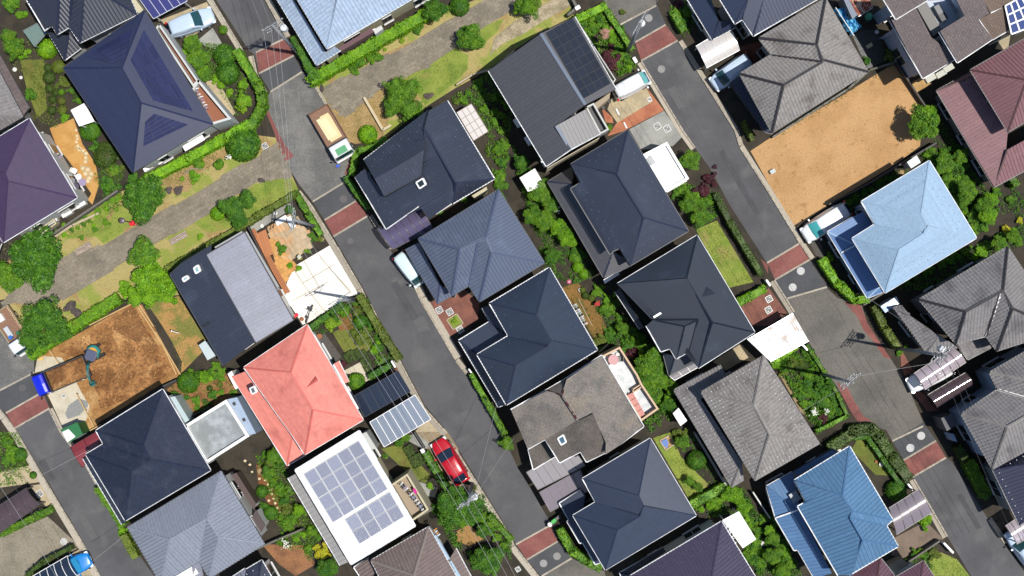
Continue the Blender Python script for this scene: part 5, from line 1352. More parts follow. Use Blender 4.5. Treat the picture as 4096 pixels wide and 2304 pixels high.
for k, (x, y, sx, sy, sz, m, nm, lb) in enumerate(((-.9, -.25, .35, .25, .2, m_white, 'tool_box', 'white tool box at the back of the work truck'), (.5, -.4, .5, .22, .15, M('pale_bin', S(214, 220, 224), .5), 'tool_box', 'long pale box in the middle of the work truck bed'), (1.0, -.5, .17, .17, .16, M('blue_crate', S(40, 120, 220), .5), 'crate', 'bright blue crate behind the work truck cab'), (1.05, .25, .16, .16, .14, M('green_crate', S(30, 120, 80), .5), 'crate', 'small green crate behind the work truck cab'))):
    b = LB(rot, c); b.bx((cx + x, y, bz + sz), sx, sy, sz, .03); o = obj(nm, b, m, None); tag(o, lb, nm.replace('_', ' '), 'load of the work truck')
t, rot, c, cx, hl, bz = truck("I615,890", -410, 175, 4.9, 1.95, p_blue, M('dump_bed_grey', S(88, 84, 88), .6), 'bright blue dump truck loaded with brown earth by the excavated plot', .24, 2.1, .95, 'dump_truck', side=.45)
b = LB(rot, c); n = 12; vs = []; fs = []
for i in range(n + 1):
    for j in range(n + 1):
        x = cx - hl + .06 + (2 * hl - .12) * i / n; y = -.88 + 1.76 * j / n; e = min(i, n - i, j, n - j); vs.append((x, y, bz + .28 + (.16 if e else 0) + random.uniform(-.05, .05)))
for i in range(n):
    for j in range(n): a = i * (n + 1) + j; fs.append((a, a + n + 1, a + n + 2, a + 1))
b.add(vs, fs); o = obj('earth_load', b, g_dig, None); tag(o, 'heap of brown earth filling the blue dump truck bed', 'earth', None); 

# excavator
m_teal = paint('teal_machine_paint', (40, 150, 148), .6, .4); m_yel = paint('yellow_machine_paint', (240, 180, 70), .6, .4); m_cabroof = M('grey_cab_roof', S(84, 92, 122), .5)
rot, c = frame_of("I925,660", 1.0, -.35, .94)
rot = rot @ Matrix.Scale(.70, 4)
t = thing('excavator', 'small teal and yellow excavator digging on the brown plot', 'excavator', c)
tr, _ = frame_of("I925,660", 1.0, 1, -.55); tr = tr @ Matrix.Scale(.78, 4)
for s_ in (-1, 1):
    b = LB(tr, c); secs = []
    for k in range(17):
        a = 2 * math.pi * k / 16; secs.append((1.0 * math.cos(a) * (1 if abs(math.cos(a)) > .3 else 1), .25 * math.sin(a)))
    pl = [(-.95, .08), (-.8, .0), (.8, .0), (.95, .08), (1.05, .25), (.95, .42), (.8, .48), (-.8, .48), (-.95, .42), (-1.05, .25)]
    n = len(pl); b.add([(x, s_ * .62 - .17, z) for x, z in pl] + [(x, s_ * .62 + .17, z) for x, z in pl], [tuple(range(n)), tuple(range(2 * n - 1, n - 1, -1))] + [(i, n + i, n + (i + 1) % n, (i + 1) % n) for i in range(n)]); obj('track', b, m_rubber, t)
b = LB(rot, c); b.bx((0, 0, .55), .5, .6, .14, .2); obj('undercarriage', b, m_dark, t)
b = LB(rot, c); b.bx((-.1, 0, .85), .8, .8, .2, .3); obj('slew_deck', b, m_teal, t)
hc = Vector((-.38, 0, 0)); b = LB(rot, c); prof = []
for k in range(13):
    a = math.pi / 2 + math.pi * k / 12; prof.append((-.25 + .85 * math.cos(a), .82 * math.sin(a)))
n = len(prof); b.add([(x, y, .95) for x, y in prof] + [(x, y, 1.45) for x, y in prof] + [(x * .82, y * .82, 1.58) for x, y in prof], [tuple(range(n - 1, -1, -1))] + [(i, i + 1, n + i + 1, n + i) for i in range(n - 1)] + [(n + i, n + i + 1, 2 * n + i + 1, 2 * n + i) for i in range(n - 1)] + [tuple(range(2 * n, 3 * n)), (0, n, 2 * n - 1, n - 1)]); obj('counterweight', b, m_teal, t)
b = LB(rot, c); b.add([(x * .8 + .06, y * .8, 1.57) for x, y in prof] + [(x * .74 + .06, y * .74, 1.66) for x, y in prof], [(i, i + 1, n + i + 1, n + i) for i in range(n - 1)] + [tuple(range(n, 2 * n))]); obj('engine_cover', b, m_yel, t)
b = LB(rot, c); b.bx((-.3, .75, 1.35), .5, .1, .2, .05); obj('side_cover', b, m_teal, t)
b = LB(rot, c); b.bx((.2, .12, 1.5), .58, .62, .55, .18); obj('cab', b, gl_navy, t)
b = LB(rot, c); b.bx((.17, .12, 2.1), .66, .68, .07, .22); obj('cab_roof', b, m_cabroof, t)
def wpath(toks): return [P(x) for x in toks.split()]
b = MB(); p = wpath("I895,735@.8 I886,790@2.1 I880,850@2.5"); 
for q0, q1 in zip(p[:-1], p[1:]): b.bar(q0, q1, .20, .20)
obj('boom', b, m_teal, t)
b = MB(); p = wpath("I880,845@2.5 I895,905@2.0 I918,955@1.0"); 
for q0, q1 in zip(p[:-1], p[1:]): b.bar(q0, q1, .16, .16)
obj('dipper_arm', b, m_teal, t)
b = MB(); b.tube(wpath("I905,760@1.5 I885,830@2.75"), .035, 8); b.tube(wpath("I878,830@2.8 I893,895@2.35"), .035, 8); obj('hydraulic_ram', b, m_metal, t)
rr_, cc_ = frame_of("I928,965", .6, .4, .9); b = LB(rr_ @ Matrix.Scale(.75, 4), cc_); pl = [(-.28, .9), (.1, .95), (.3, .55), (.22, .2), (-.1, .1), (-.3, .4)]
n = len(pl); b.add([(x, -.3, z) for x, z in pl] + [(x, .3, z) for x, z in pl], [tuple(range(n)), tuple(range(2 * n - 1, n - 1, -1))] + [(i, n + i, n + (i + 1) % n, (i + 1) % n) for i in range(1, n)]); obj('bucket', b, m_teal, t)
o = None
b = MB(); b.bar(P('I790,722@1.0'), P('I862,862@1.0'), .12, .5); o = obj('tailgate', b, M('plum_steel', S(70, 50, 66), .5), None); tag(o, 'dark plum tailgate standing open behind the dump truck', 'tailgate')

# motorbike and bicycle
def two_wheeler(tok, dx, dy, L, r, frame_mat, label, name, cat, heavy):
    rot, c = frame_of(tok, .5, dx, dy); t = thing(name, label, cat, c)
    for sx in (1, -1):
        b = LB(rot, c); b.cyl((sx * (L / 2 - r), 0, r), r, .10 if heavy else .05, 18); w = obj('wheel', b, m_rubber, t)
        b = LB(rot, c); b.cyl((sx * (L / 2 - r), 0, r), r * .6, .11 if heavy else .055, 12); obj('rim', b, m_metal, w)
    X = lambda x, y, z: (rot @ Vector((x, y, z))) + c
    b = MB(); f = L / 2 - r
    b.tube([X(-f, 0, r), X(-.15, 0, r + .02), X(.2 * f, 0, r + .35), X(f * .8, 0, r + .5)], .05 if heavy else .025, 8); b.tube([X(-f, 0, r), X(-.25, 0, r + .5), X(f * .75, 0, r + .5)], .03, 8); obj('frame', b, frame_mat, t)
    b = MB(); b.tube([X(f, 0, r), X(f * .72, 0, r + .62)], .03, 8); obj('fork', b, m_metal, t)
    b = MB(); b.tube([X(f * .6, -.33, r + .68), X(f * .74, 0, r + .66), X(f * .6, .33, r + .68)], .022, 8); obj('handlebar', b, m_dark, t)
    b = LB(rot, c); b.bx((-.3, 0, r + .52), .3 if heavy else .14, .13 if heavy else .09, .05, .05); obj('seat', b, m_dark, t)
    if heavy:
        b = LB(rot, c); b.bx((.15, 0, r + .48), .26, .17, .13, .09); obj('fuel_tank', b, frame_mat, t)
        b = LB(rot, c); b.bx((f * .85, 0, r + .5), .18, .2, .16, .09); obj('fairing', b, M('white_fairing', (.7, .74, .7), .35), t)
    else:
        b = LB(rot, c); b.bx((f * .95, 0, r + .55), .14, .16, .1, .02); obj('basket', b, m_dark, t)
    return t
two_wheeler("O432,880", -.6, .5, 2.0, .30, paint('green_bike_paint', (40, 190, 60), .6), 'bright green and white motorbike at the kerb near the lower red strip', 'motorbike', 'motorbike', True)
two_wheeler("J535,262", .35, -.94, 1.75, .33, m_dark, 'black bicycle standing on the white concrete drive', 'bicycle', 'bicycle', False)

# ------------------------------------------------------------------ carports, canopies and sheds
def clear(name, c, alpha, rough=.12, k=.6, spec=.9): return M(name, S(*c, k), rough, alpha=alpha, spec=spec)
def canopy(spec, n, mat, rib_mat, label, name='carport', cat='carport', z=2.4, arch=0.0, posts=True, group=None, slope=0.0, rib=.045, cross=0):
    """roof on posts: corners a b c d, n panels side by side along a-b; arch lifts the middle between the two long edges"""
    q = PL(spec, z); a, b_, c, d = q; ctr = sum(q, Vector()) / 4; ctr.z = 0
    if slope:
        c = c + Vector((0, 0, slope)); d = d + Vector((0, 0, slope))
    t = thing(name, label, cat, ctr, group)
    def at(u, v, lift=0):
        p0 = a.lerp(b_, u); p1 = d.lerp(c, u); p = p0.lerp(p1, v); p.z += arch * (1 - (2 * v - 1) ** 2) + lift; return p
    m = 8 if arch else max(1, cross + 1)
    for i in range(n):
        mb = MB(); u0, u1 = (i + .02) / n, (i + .98) / n
        vs = [at(u, k / m) for k in range(m + 1) for u in (u0, u1)]; k2 = len(vs)
        vs += [p + Vector((0, 0, .02)) for p in vs]
        fs = []
        for k in range(m):
            e = 2 * k; fs += [(k2 + e, k2 + e + 1, k2 + e + 3, k2 + e + 2), (e + 2, e + 3, e + 1, e)]
        mb.add(vs, fs); obj('roof_panel', mb, mat, t, smooth=bool(arch))
    for i in range(n + 1):
        mb = MB(); pts = [at(i / n, k / m, .03) for k in range(m + 1)]
        for p0, p1 in zip(pts[:-1], pts[1:]): mb.bar(p0, p1, rib, .05)
        obj('rib', mb, rib_mat, t)
    for v in [0, 1] + [k / (cross + 1) for k in range(1, cross + 1)]:
        mb = MB(); mb.bar(at(0, v, .0), at(1, v, .0), rib, .09); obj('beam', mb, rib_mat, t)
    if posts:
        for u in (.08, .92):
            mb = MB(); p = at(u, .97); mb.bar(Vector((p.x, p.y, 0)), p - Vector((0, 0, .03)), .09, .09, up=Vector((1, 0, 0))); obj('post', mb, rib_mat, t)
            mb = MB(); p = at(u, .03); mb.bar(Vector((p.x, p.y, 0)), p - Vector((0, 0, .03)), .09, .09, up=Vector((1, 0, 0))); obj('post', mb, rib_mat, t)
    return t
m_alu = M('pale_aluminium', (.62, .64, .66), .35, metal=.3); m_bronze = M('bronze_frame', (.05, .04, .038), .4)
c_purple = clear('purple_polycarbonate', (126, 118, 158), .55); c_violet = clear('violet_polycarbonate', (80, 82, 150), .82); c_grey = clear('smoke_polycarbonate', (190, 186, 190), .74)
c_white = clear('opal_polycarbonate', (232, 226, 222), .9, .3, .66); c_sky = clear('blue_grey_polycarbonate', (160, 172, 190), .85); c_navy = clear('navy_polycarbonate', (44, 56, 76), .93, .12)
c_pink = clear('pink_polycarbonate', (214, 200, 210), .74); c_brown = clear('brown_polycarbonate', (104, 86, 90), .8); c_red = clear('red_polycarbonate', (150, 60, 64), .95, .25); c_mauve = clear('mauve_polycarbonate', (160, 150, 160), .8)
canopy("A1395,-20 1545,190 1885,10 1740,-200", 1, c_violet, m_alu, 'violet translucent carport with white ribs beside the silver-blue estate car', z=2.5) if False else canopy("A1545,190 1885,10 1740,-210 1395,-20", 5, c_violet, m_alu, 'violet translucent carport with white ribs beside the silver-blue estate car', z=2.5)
canopy("F1225,862 1640,625 1790,850 1375,1062", 6, c_purple, m_bronze, 'purple arched carport roof between the navy skylight house and kei van', arch=.45)
canopy("C1850,465 2185,265 2290,505 1958,685", 5, c_white, m_alu, 'white translucent carport beside the pale blue minivan', arch=.35)
canopy("J985,1085 1430,832 1555,1040 1095,1300", 6, c_navy, m_dark, 'glossy dark navy carport roof in front of the pink house', z=2.5, rib=.025)
canopy("J1145,1350 1600,1075 1760,1320 1290,1600", 7, c_sky, m_white, 'blue-grey carport with white ribs below the navy carport', z=2.5)
canopy("M710,150 975,-5 1045,108 830,358", 2, c_red, M('dark_red_frame', S(90, 26, 30), .5), 'dark red translucent carport by the navy slate house', z=2.4, arch=.2)
canopy("L1465,860 1870,598 1995,745 1575,1025", 6, c_pink, m_bronze, 'pink translucent arched carport over a white car', arch=.45)
canopy("L1605,1075 1985,850 2065,985 1700,1205", 6, c_brown, m_bronze, 'dark bronze arched carport next to the pink translucent one', arch=.45)
canopy("O145,405 600,140 740,340 260,582", 6, c_grey, m_bronze, 'smoky grey carport under the mossy slate house', z=2.4)
canopy("O275,605 690,375 780,590 385,805", 5, c_mauve, m_bronze, 'brownish translucent carport between mossy house and smooth navy house', z=2.35)
canopy("M-200,860 270,560 405,725 -60,1060", 6, c_brown, m_bronze, 'dark brown arched carport at the left edge with pale drive', arch=.4)
canopy("M330,1449 680,1245 780,1449 440,1650", 5, c_navy, m_white, 'dark carport with curved white ribs over the azure car', arch=.45)
canopy("P1215,765 1515,575 1650,808 1290,1035", 4, c_mauve, m_bronze, 'mauve translucent carport beside the medium blue house', arch=.3)
canopy("P2385,945 2600,800 2700,1020 2500,1130", 4, c_pink, m_bronze, 'pinkish translucent carport at the right edge under the indigo house', arch=.3)
canopy("B2020,1132 2168,1045 2337,1322 2190,1415", 3, c_white, M('taupe_frame', S(170, 150, 140), .5), 'opal white gridded terrace roof beside the navy skylight house', 'terrace_roof', 'canopy', 2.7, cross=3)
canopy("K1580,882 1840,735 1872,798 1635,930", 3, c_grey, m_white, 'small curved grey canopy with white ribs on the blue-black house', 'canopy', 'canopy', 2.5, arch=.15)
canopy("O2118,888 2282,800 2452,1078 2322,1165", 1, M('white_canvas', S(255, 255, 248, .7), .6), m_white, 'white canvas terrace roof beside the bottom purple house', 'terrace_roof', 'canopy', 2.8)
canopy("D2385,60 2600,-60 2780,220 2450,345", 4, clear('blue_glass_roof', (60, 84, 150), .9), m_white, 'white gridded pergola with blue panes at the top right corner', 'pergola', 'pergola', 5.9, cross=2, rib=.12)
canopy("A715,1110 850,1040 950,1220 800,1270", 1, M('white_sheet_roof', S(236, 238, 238, .68), .5), m_white, 'plain white canopy beside the left slope of the navy solar-tile house', 'canopy', 'canopy', 2.5)
# corrugated white roof
def corrugated(spec, n, mat, label, z=2.6, name='carport', patches=None):
    q = PL(spec, z); a, b_, c, d = q; ctr = sum(q, Vector()) / 4; ctr.z = 0; t = thing(name, label, 'carport' if name == 'carport' else 'shed', ctr)
    for i in range(n):
        mb = MB(); u = [(i + f) / n for f in (0, .35, .5, .85, 1)]; hh = (0, 0, .05, .05, 0)
        mb.add([a.lerp(b_, x) + Vector((0, 0, y)) for x, y in zip(u, hh)] + [d.lerp(c, x) + Vector((0, 0, y)) for x, y in zip(u, hh)], [(k + 1, k, 5 + k, 5 + k + 1) if False else (k, k + 1, 5 + k + 1, 5 + k) for k in range(4)])
        obj('roof_sheet', mb, mat, t)
    for p in (a, b_, c, d):
        pp = p.lerp(ctr + Vector((0, 0, z)), .08); mb = MB(); mb.bar(Vector((pp.x, pp.y, 0)), pp - Vector((0, 0, .02)), .1, .1, up=Vector((1, 0, 0))); obj('post', mb, m_metal, t)
    mb = MB(); mb.bar(a - Vector((0, 0, .04)), b_ - Vector((0, 0, .04)), .08, .08); mb.bar(d - Vector((0, 0, .04)), c - Vector((0, 0, .04)), .08, .08); obj('beam', mb, m_metal, t)
    return t
m_cor = M('white_corrugated', S(246, 248, 252, .58), .4, stain=(S(196, 178, 166, .55), .9, .56, .68), var=.04)
corrugated("K2370,520 2830,255 2985,530 2600,740", 20, m_cor, 'white corrugated carport roof by the right-hand street below the brick drive', 2.6)
m_rust = M('rusty_corrugated', S(226, 196, 170), .7, col2=S(158, 72, 46), scale=2.2, mix_pos=(.42, .56), stretch=(1, 1, 1), fine=.1)
corrugated("D815,-10 1000,-70 1055,75 910,165", 8, m_rust, 'rust-streaked corrugated shed roof at the top edge', 2.3, 'shed_roof')
corrugated("A232,312 375,235 470,330 345,470", 9, M('sage_corrugated', S(126, 152, 146), .5, fine=.08), 'sage green corrugated shed roof by the top left house', 2.2, 'shed_roof')
def shed(spec, h, mat, wall, label, name='garden_shed', over=.08, cat='shed'):
    q = PL(spec, h); ctr = sum(q, Vector()) / len(q); ctr.z = 0; t = thing(name, label, cat, ctr)
    inn = offset_poly(q, over); mb = MB(); mb.prism(inn, .0, h - .05); obj('wall', mb, wall, t)
    mb = MB(); mb.prism(q, h - .05, h + .04); r = obj('roof', mb, mat, t)
    n = 4; a, b_, c, d = q[:4]
    for i in range(1, n):
        mb = MB(); mb.bar(a.lerp(b_, i / n) + Vector((0, 0, .045)), d.lerp(c, i / n) + Vector((0, 0, .045)), .03, .025); obj('roof_seam', mb, mat, r)
    e = (inn[1] - inn[0]); nn = Vector((e.y, -e.x, 0)).normalized(); mb = MB(); m0 = (inn[0] + inn[1]) / 2; mb.box(m0 + nn * .02 + Vector((0, 0, h * .45)), e * .3, nn * .02, Vector((0, 0, h * .4))); dd = obj('door', mb, m_frame, t)
    mb = MB(); mb.box(m0 + nn * .06 + e * .2 + Vector((0, 0, h * .45)), e.normalized() * .02, nn * .02, Vector((0, 0, .08))); obj('handle', mb, m_dark, dd)
    return t
m_sheet = M('enamel_white', S(246, 248, 246, .7), .4)
shed("G75,340 230,245 335,425 160,480", 2.1, m_sheet, w_white, 'white steel garden shed half hidden by a bushy tree, beside the big navy house')
shed("K1618,1262 1675,1205 1762,1335 1695,1388", 2.0, m_sheet, w_white, 'small white shed left of the two-tier grey tile house')
shed("H1398,182 1495,115 1535,185 1440,245", 2.0, M('mint_enamel', S(206, 230, 226, .66), .4), w_white, 'pale mint shed between the dirt lot and the sky-blue house')
shed("I2000,575 2065,530 2170,680 2090,728", 2.0, M('pale_blue_enamel', S(206, 220, 224, .64), .4), w_blue, 'pale grey-blue shed against the left side of the two-tone house')
shed("L1130,185 1290,85 1325,155 1180,250", 2.1, M('blue_enamel', S(120, 168, 214), .4, col2=S(226, 236, 246, .66), scale=1.2, mix_pos=(.45, .5)), w_blue, 'blue and white storage shed behind the long hedge near the right street')
shed("I610,1425 780,1350 835,1470 690,1560", 2.3, M('green_tarp_roof', S(10, 120, 60), .5), M('green_panel', S(10, 110, 50), .6), 'green site kiosk with white panel below the excavated plot', 'site_kiosk', cat='kiosk')
mb = MB(); mb.slab(PL("M625,0 690,-30 762,45 680,105", 2.36), (0, 0, .03)); o = obj('white_panel', mb, m_sheet, None); tag(o, 'white sheet lying on the green site kiosk roof', 'panel')
shed("D745,-40 830,-30 910,140 850,195", 2.2, M('slate_sheet', S(120, 134, 156), .5), w_grey, 'slate grey lean-to roof beside the rusty shed')
shed("N-40,860 0,780 95,940 40,1030", 2.4, M('plum_roof_panel', S(80, 62, 66), .5), w_white, 'plum brown lean-to beside the clipped shrubs at lower left')
shed("M2325,430 2380,410 2576,720 2560,790", 2.3, M('brown_sheet', S(88, 68, 66), .5), M('brown_wall', S(90, 76, 66), .7), 'long brown lean-to along the light grey ribbed house')

# ------------------------------------------------------------------ poles and wires
m_pole = M('pole_concrete', (.20, .21, .22), .8, fine=.1, fine_scale=6); m_arm = M('galvanised_arm', (.20, .21, .22), .6); m_ins = M('white_insulator', (.40, .40, .40), .4)
m_wire = M('weathered_wire', (.30, .30, .31), .6); m_wired = M('dark_wire', (.06, .06, .065), .5)
POLES = {}
def pole(key, tok, h, ang, label, arms=3, transformer=False, cabinet=False):
    h *= ALT / 90; c = P(tok, 0); t = thing('utility_pole', label, 'utility pole', c, 'utility poles'); POLES[key] = (c, h, ang)
    mb = MB(); mb.tube([c, c + Vector((0, 0, h))], .17, 14, r1=.10); obj('pole', mb, m_pole, t, True)
    d = Vector((math.cos(ang), math.sin(ang), 0)); e = Vector((-d.y, d.x, 0))
    for k in range(arms):
        z = h - .25 - .75 * k; L = 1.0 if k == 0 else .8
        mb = MB(); mb.bar(c + d * -L + e * .15 + Vector((0, 0, z)), c + d * L + e * .15 + Vector((0, 0, z)), .06, .06); a = obj('crossarm', mb, m_arm, t)
        for x in (-.9, -.45, .45, .9):
            mb = MB(); mb.lathe(c + d * (x * L) + e * .15 + Vector((0, 0, z + .05)), [(.03, 0), (.06, .04), (.04, .08), (.06, .12), (.03, .18)], 8); obj('insulator', mb, m_ins, a)
    for sgn in (-1, 1):
        mb = MB(); mb.bar(c + d * (sgn * .7) + Vector((0, 0, h - .25)), c + Vector((0, 0, h - 1.0)), .04, .04); obj('brace', mb, m_arm, t)
    if transformer:
        cc = c + d * .55 + Vector((0, 0, h - 3.0)); mb = MB(); mb.lathe(cc, [(.26, 0), (.28, .05), (.28, .8), (.2, .86), (.08, .9)], 14); tr_ = obj('transformer', mb, M('transformer_grey', (.55, .56, .57), .5), t)
        mb = MB(); mb.lathe(cc + d * .12 + Vector((0, 0, .88)), [(.04, 0), (.05, .1), (.03, .22)], 8); obj('bushing', mb, m_ins, tr_)
        mb = MB(); mb.bar(c + Vector((0, 0, h - 2.6)), cc + Vector((0, 0, .4)), .1, .1); obj('bracket', mb, m_arm, t)
    for k in range(8):
        mb = MB(); z = 2.2 + k * .6; mb.bar(c + e * (.3 if k % 2 else -.3) + Vector((0, 0, z)), c + Vector((0, 0, z)), .02, .02); obj('step_bolt', mb, m_arm, t)
    return t
ga = math.atan2(GB.y, GB.x)
pole('a', "B425,540", 9.6, ga, 'utility pole at the top by the red strip and tall hedge', 3, True)
pole('b', "F600,832", 9.0, ga + .9, 'utility pole beside the white concrete drive garden', 2)
pole('c', "J1005,112", 8.6, ga, 'utility pole at the corner of the hedged garden and white drive', 1)
pole('d', "N2176,520", 8.8, ga, 'utility pole with transformer behind the red hatchback', 3, True)
pole('e', "C1160,520", 9.6, ga + .5, 'utility pole beside the purple-leaved shrub in the top right street', 3, True)
pole('f', "L1302,606", 10.4, ga + .4, 'tall utility pole loaded with hardware above the pink carport', 4, True)
pole('g', "L530,862", 8.6, ga + .2, 'utility pole in the lush garden beside the right-hand street', 3)
NW = [0]
def wire(a, b, sag, mat, label, r=.011, group='overhead wires'):
    pts = [a.lerp(b, k / 14) - Vector((0, 0, sag * 4 * (k / 14) * (1 - k / 14))) for k in range(15)]
    mb = MB(); mb.tube(pts, r, 5, cap=False); o = obj('power_line', mb, mat, None); tag(o, label, 'wire', group); return o
def pt(k, arm, x):
    c, h, ang = POLES[k]; d = Vector((math.cos(ang), math.sin(ang), 0)); e = Vector((-d.y, d.x, 0)); return c + d * x + e * .15 + Vector((0, 0, h - .25 - .75 * arm + .2))
for i, x in enumerate((-.8, -.1, .5)):
    ww = ('left', 'middle', 'right')[i]
    wire(pt('a', 0, x), pt('b', 0, x * .8), .5, m_wire, f'{ww} thin wire between the top pole and the white drive pole')
    wire(pt('b', 0, x * .8), pt('c', 0, x), .35, m_wire, f'{ww} thin wire crossing the white drive between two poles')
    wire(pt('c', 0, x), pt('d', 0, x), .6, m_wire, f'{ww} wire above the hedged garden and navy carport')
    wire(pt('d', 0, x), P('O20,1560', 8.3) + GB * x, .5, m_wire, f'{ww} wire leaving the bottom edge from the transformer pole')
    wire(pt('a', 0, x), P('B-60,-300', 9.3) + GB * x, .4, m_wire, f'{ww} wire leaving the top edge from the top pole')
    wire(pt('e', 0, x), pt('g', 1, x), 1.2, m_wired, f'{ww} long wire along the right-hand street')
    wire(pt('f', 0, x), P('P2700,1300', 9.0) + GB * x, .7, m_wired, f'{ww} dark wire from the loaded pole to the lower right')
wire(pt('f', 1, -.8), pt('g', 0, .6), .3, m_wire, 'pale wire joining the two poles across the right street')
wire(pt('e', 1, .3), P('C1500,-40', 8.0), .2, m_wire, 'wire from the right street pole up to the top edge')
wire(pt('f', 0, .5), P('L990,90', 6.0), .4, m_wire, 'pale service wire to the sky-blue house corner')
wire(pt('g', 0, -.5), P('P-60,40', 6.2), .4, m_wire, 'dark service wire to the two-tier grey tile house')
wire(pt('d', 1, .6), P('J2420,1180', 5.8), .4, m_wire, 'pale service wire crossing the street to the L-shaped navy house')
wire(pt('d', 1, .7), P('O20,60', 5.8), .3, m_wire, 'pale service wire crossing the street to the mossy slate house')
wire(pt('g', 1, -.2), P('L520,450', 6.0), .3, m_wire, 'thin pale wire running up the right street')
wire(P('M-120,380', 8.5), P('M640,1600', 8.5), .5, m_wire, 'pale wire over the brown carport at the left edge')
wire(P('M-20,300', 8.0), P('M760,1600', 8.0), .5, m_wired, 'dark wire over the brown carport at the left edge')
wire(P('M420,430', 7.0), P('M900,180', 5.5), .3, m_wire, 'pale service wire crossing the left street near the red carport')
wire(P('M920,1310', 7.0), P('M1230,1060', 5.5), .3, m_wire, 'pale service wire crossing the left street at the bottom')

# park lamp with red box
c = P("E1352,792", 0); t = thing('street_lamp', 'park lamp with dark post beside a red hydrant box', 'lamp post', c)
mb = MB(); mb.tube([c, c + Vector((0, 0, 3.6))], .06, 10, r1=.045); obj('post', mb, m_dark, t); mb = MB(); mb.lathe(c + Vector((0, 0, 3.6)), [(.06, 0), (.22, .1), (.26, .18), (.20, .28), (.05, .32)], 14); obj('lamp_head', mb, M('lamp_plum', (.10, .07, .09), .4), t)
rot, c = frame_of("E1352,795", .4, .9, -.4); t = thing('hydrant_box', 'bright red hydrant box standing at the footpath edge', 'hydrant box', c)
m_redp = M('red_enamel', S(232, 14, 40, .75), .4); b = LB(rot, c); b.bx((0, 0, .4), .3, .17, .38, .05); obj('body', b, m_redp, t); b = LB(rot, c); b.bx((0, 0, .80), .33, .2, .03, .06); obj('lid', b, m_redp, t); b = LB(rot, c); b.bx((.1, -.18, .5), .06, .015, .03); obj('handle', b, m_metal, t)
# benches
def bench(tok, L, label):
    rot, c = frame_of(tok, .4, GB.x, -GB.y); t = thing('park_bench', label, 'bench', c, 'park benches')
    for k in range(4):
        b = LB(rot, c); b.bx((0, -.21 + .14 * k, .42), L / 2, .06, .02); obj('seat_slat', b, m_wood, t)
    for s_ in (-1, 1):
        b = LB(rot, c); b.bx((s_ * L * .38, 0, .2), .06, .22, .2); obj('leg', b, m_concrete, t)
bench("E838,1052", 1.6, 'weathered wooden bench on the upper side of the footpath'); bench("E1797,945", 1.65, 'weathered wooden bench on the lower side of the footpath')
# rocks
def rock(tok, r, label, mat, hgt=.5, name='rock'):
    c = P(tok, .15); bm = bmesh.new(); bmesh.ops.create_icosphere(bm, subdivisions=3, radius=1)
    rs = random.Random(tok); ph = [rs.uniform(0, 6) for _ in range(6)]
    for v in bm.verts:
        n = 1 + .16 * math.sin(3 * v.co.x + ph[0]) + .13 * math.sin(4 * v.co.y + ph[1]) + .10 * math.sin(7 * v.co.z + 5 * v.co.x + ph[2]) + .06 * math.sin(11 * v.co.y + ph[3])
        v.co = v.co * n; v.co.x *= r; v.co.y *= r * .75; v.co.z *= r * hgt
    mb = MB(); a = rs.uniform(0, 3); 
    mb.v = [(c.x + v.co.x * math.cos(a) - v.co.y * math.sin(a), c.y + v.co.x * math.sin(a) + v.co.y * math.cos(a), max(0, v.co.z + r * .15)) for v in bm.verts]; mb.f = [tuple(v.index for v in f.verts) for f in bm.faces]; bm.free()
    o = obj(name, mb, mat, None); tag(o, label, 'rock', 'rocks in the gardens'); return o
m_rock = M('plum_grey_rock', S(104, 92, 88), .9, col2=S(76, 66, 66), scale=3, fine=.3, fine_scale=12); m_rockl = M('tan_rock', S(196, 166, 118), .9, col2=S(160, 130, 92), scale=3, fine=.2)
rock("E1695,462", .38, 'left of two dark rocks beside the big footpath tree', m_rock); rock("E1795,462", .45, 'right of two dark rocks beside the big footpath tree', m_rock)
rock("I695,190", .58, 'large dark boulder above the excavated plot hedge', m_rock); rock("I768,250", .48, 'smaller dark boulder touching the excavated plot hedge', m_rock)
rock("B1738,962", .40, 'flat plum rock beside the bright tree in the upper park', m_rock, .3); rock("B660,885", .3, 'small grey rock at the kerb beside the tall hedge', m_rock)
rock("E2490,125", .27, 'dark rock beside the footpath near the round clipped tree', m_rock); rock("E1120,330", .22, 'dark rock in the garden beside the purple house', m_rock)
rock("E350,1420", .3, 'low dark rock at the lower left end of the footpath', m_rock); rock("N55,400", .42, 'orange-tan rock in the red soil garden', m_rockl); rock("H1340,290", .3, 'tan rock behind the sky-blue house', m_rockl); rock("F55,365", .3, 'grey stone by the footpath junction', m_rock)
# batter boards on the excavated plot
m_batten = M('raw_timber', S(222, 184, 126), .8, fine=.1, fine_scale=6)
BB = (("I1400,168", "I1545,385", .7, 'upper timber batter board above the excavated earth'), ("I1385,185", "I1640,580", .45, 'long timber board on the right edge of the excavated earth'), ("I1560,440", "I1815,870", .6, 'lower right timber batter board beside the rough grass'), ("I1640,580", "I1775,870", .4, 'inner lower timber batter board beside the rough grass'),
      ("I770,1065", "I945,1395", .6, 'timber board across the wet cement apron'), ("I480,605", "I590,755", .5, 'short timber board by the upper concrete apron'), ("I905,1435", "I1005,1380", .5, 'timber board at the kiosk corner'), ("I1340,150", "I900,375", .12, 'timber plank along the hedge edge of the plot'))
for a_, b_, z, lb in BB:
    A, B = P(a_, z), P(b_, z); c0 = (A + B) / 2; c0.z = 0; t = thing('batter_board', lb, 'timber board', c0, 'batter boards round the excavated plot')
    mb = MB(); mb.bar(A, B, .10, .03); obj('plank', mb, m_batten, t)
    n = max(2, int((B - A).length / 1.6))
    for k in range(n + 1):
        p = A.lerp(B, k / n); mb = MB(); mb.bar(Vector((p.x, p.y, 0)), p - Vector((0, 0, .016)), .05, .05, up=Vector((1, 0, 0))); obj('stake', mb, m_batten, t)
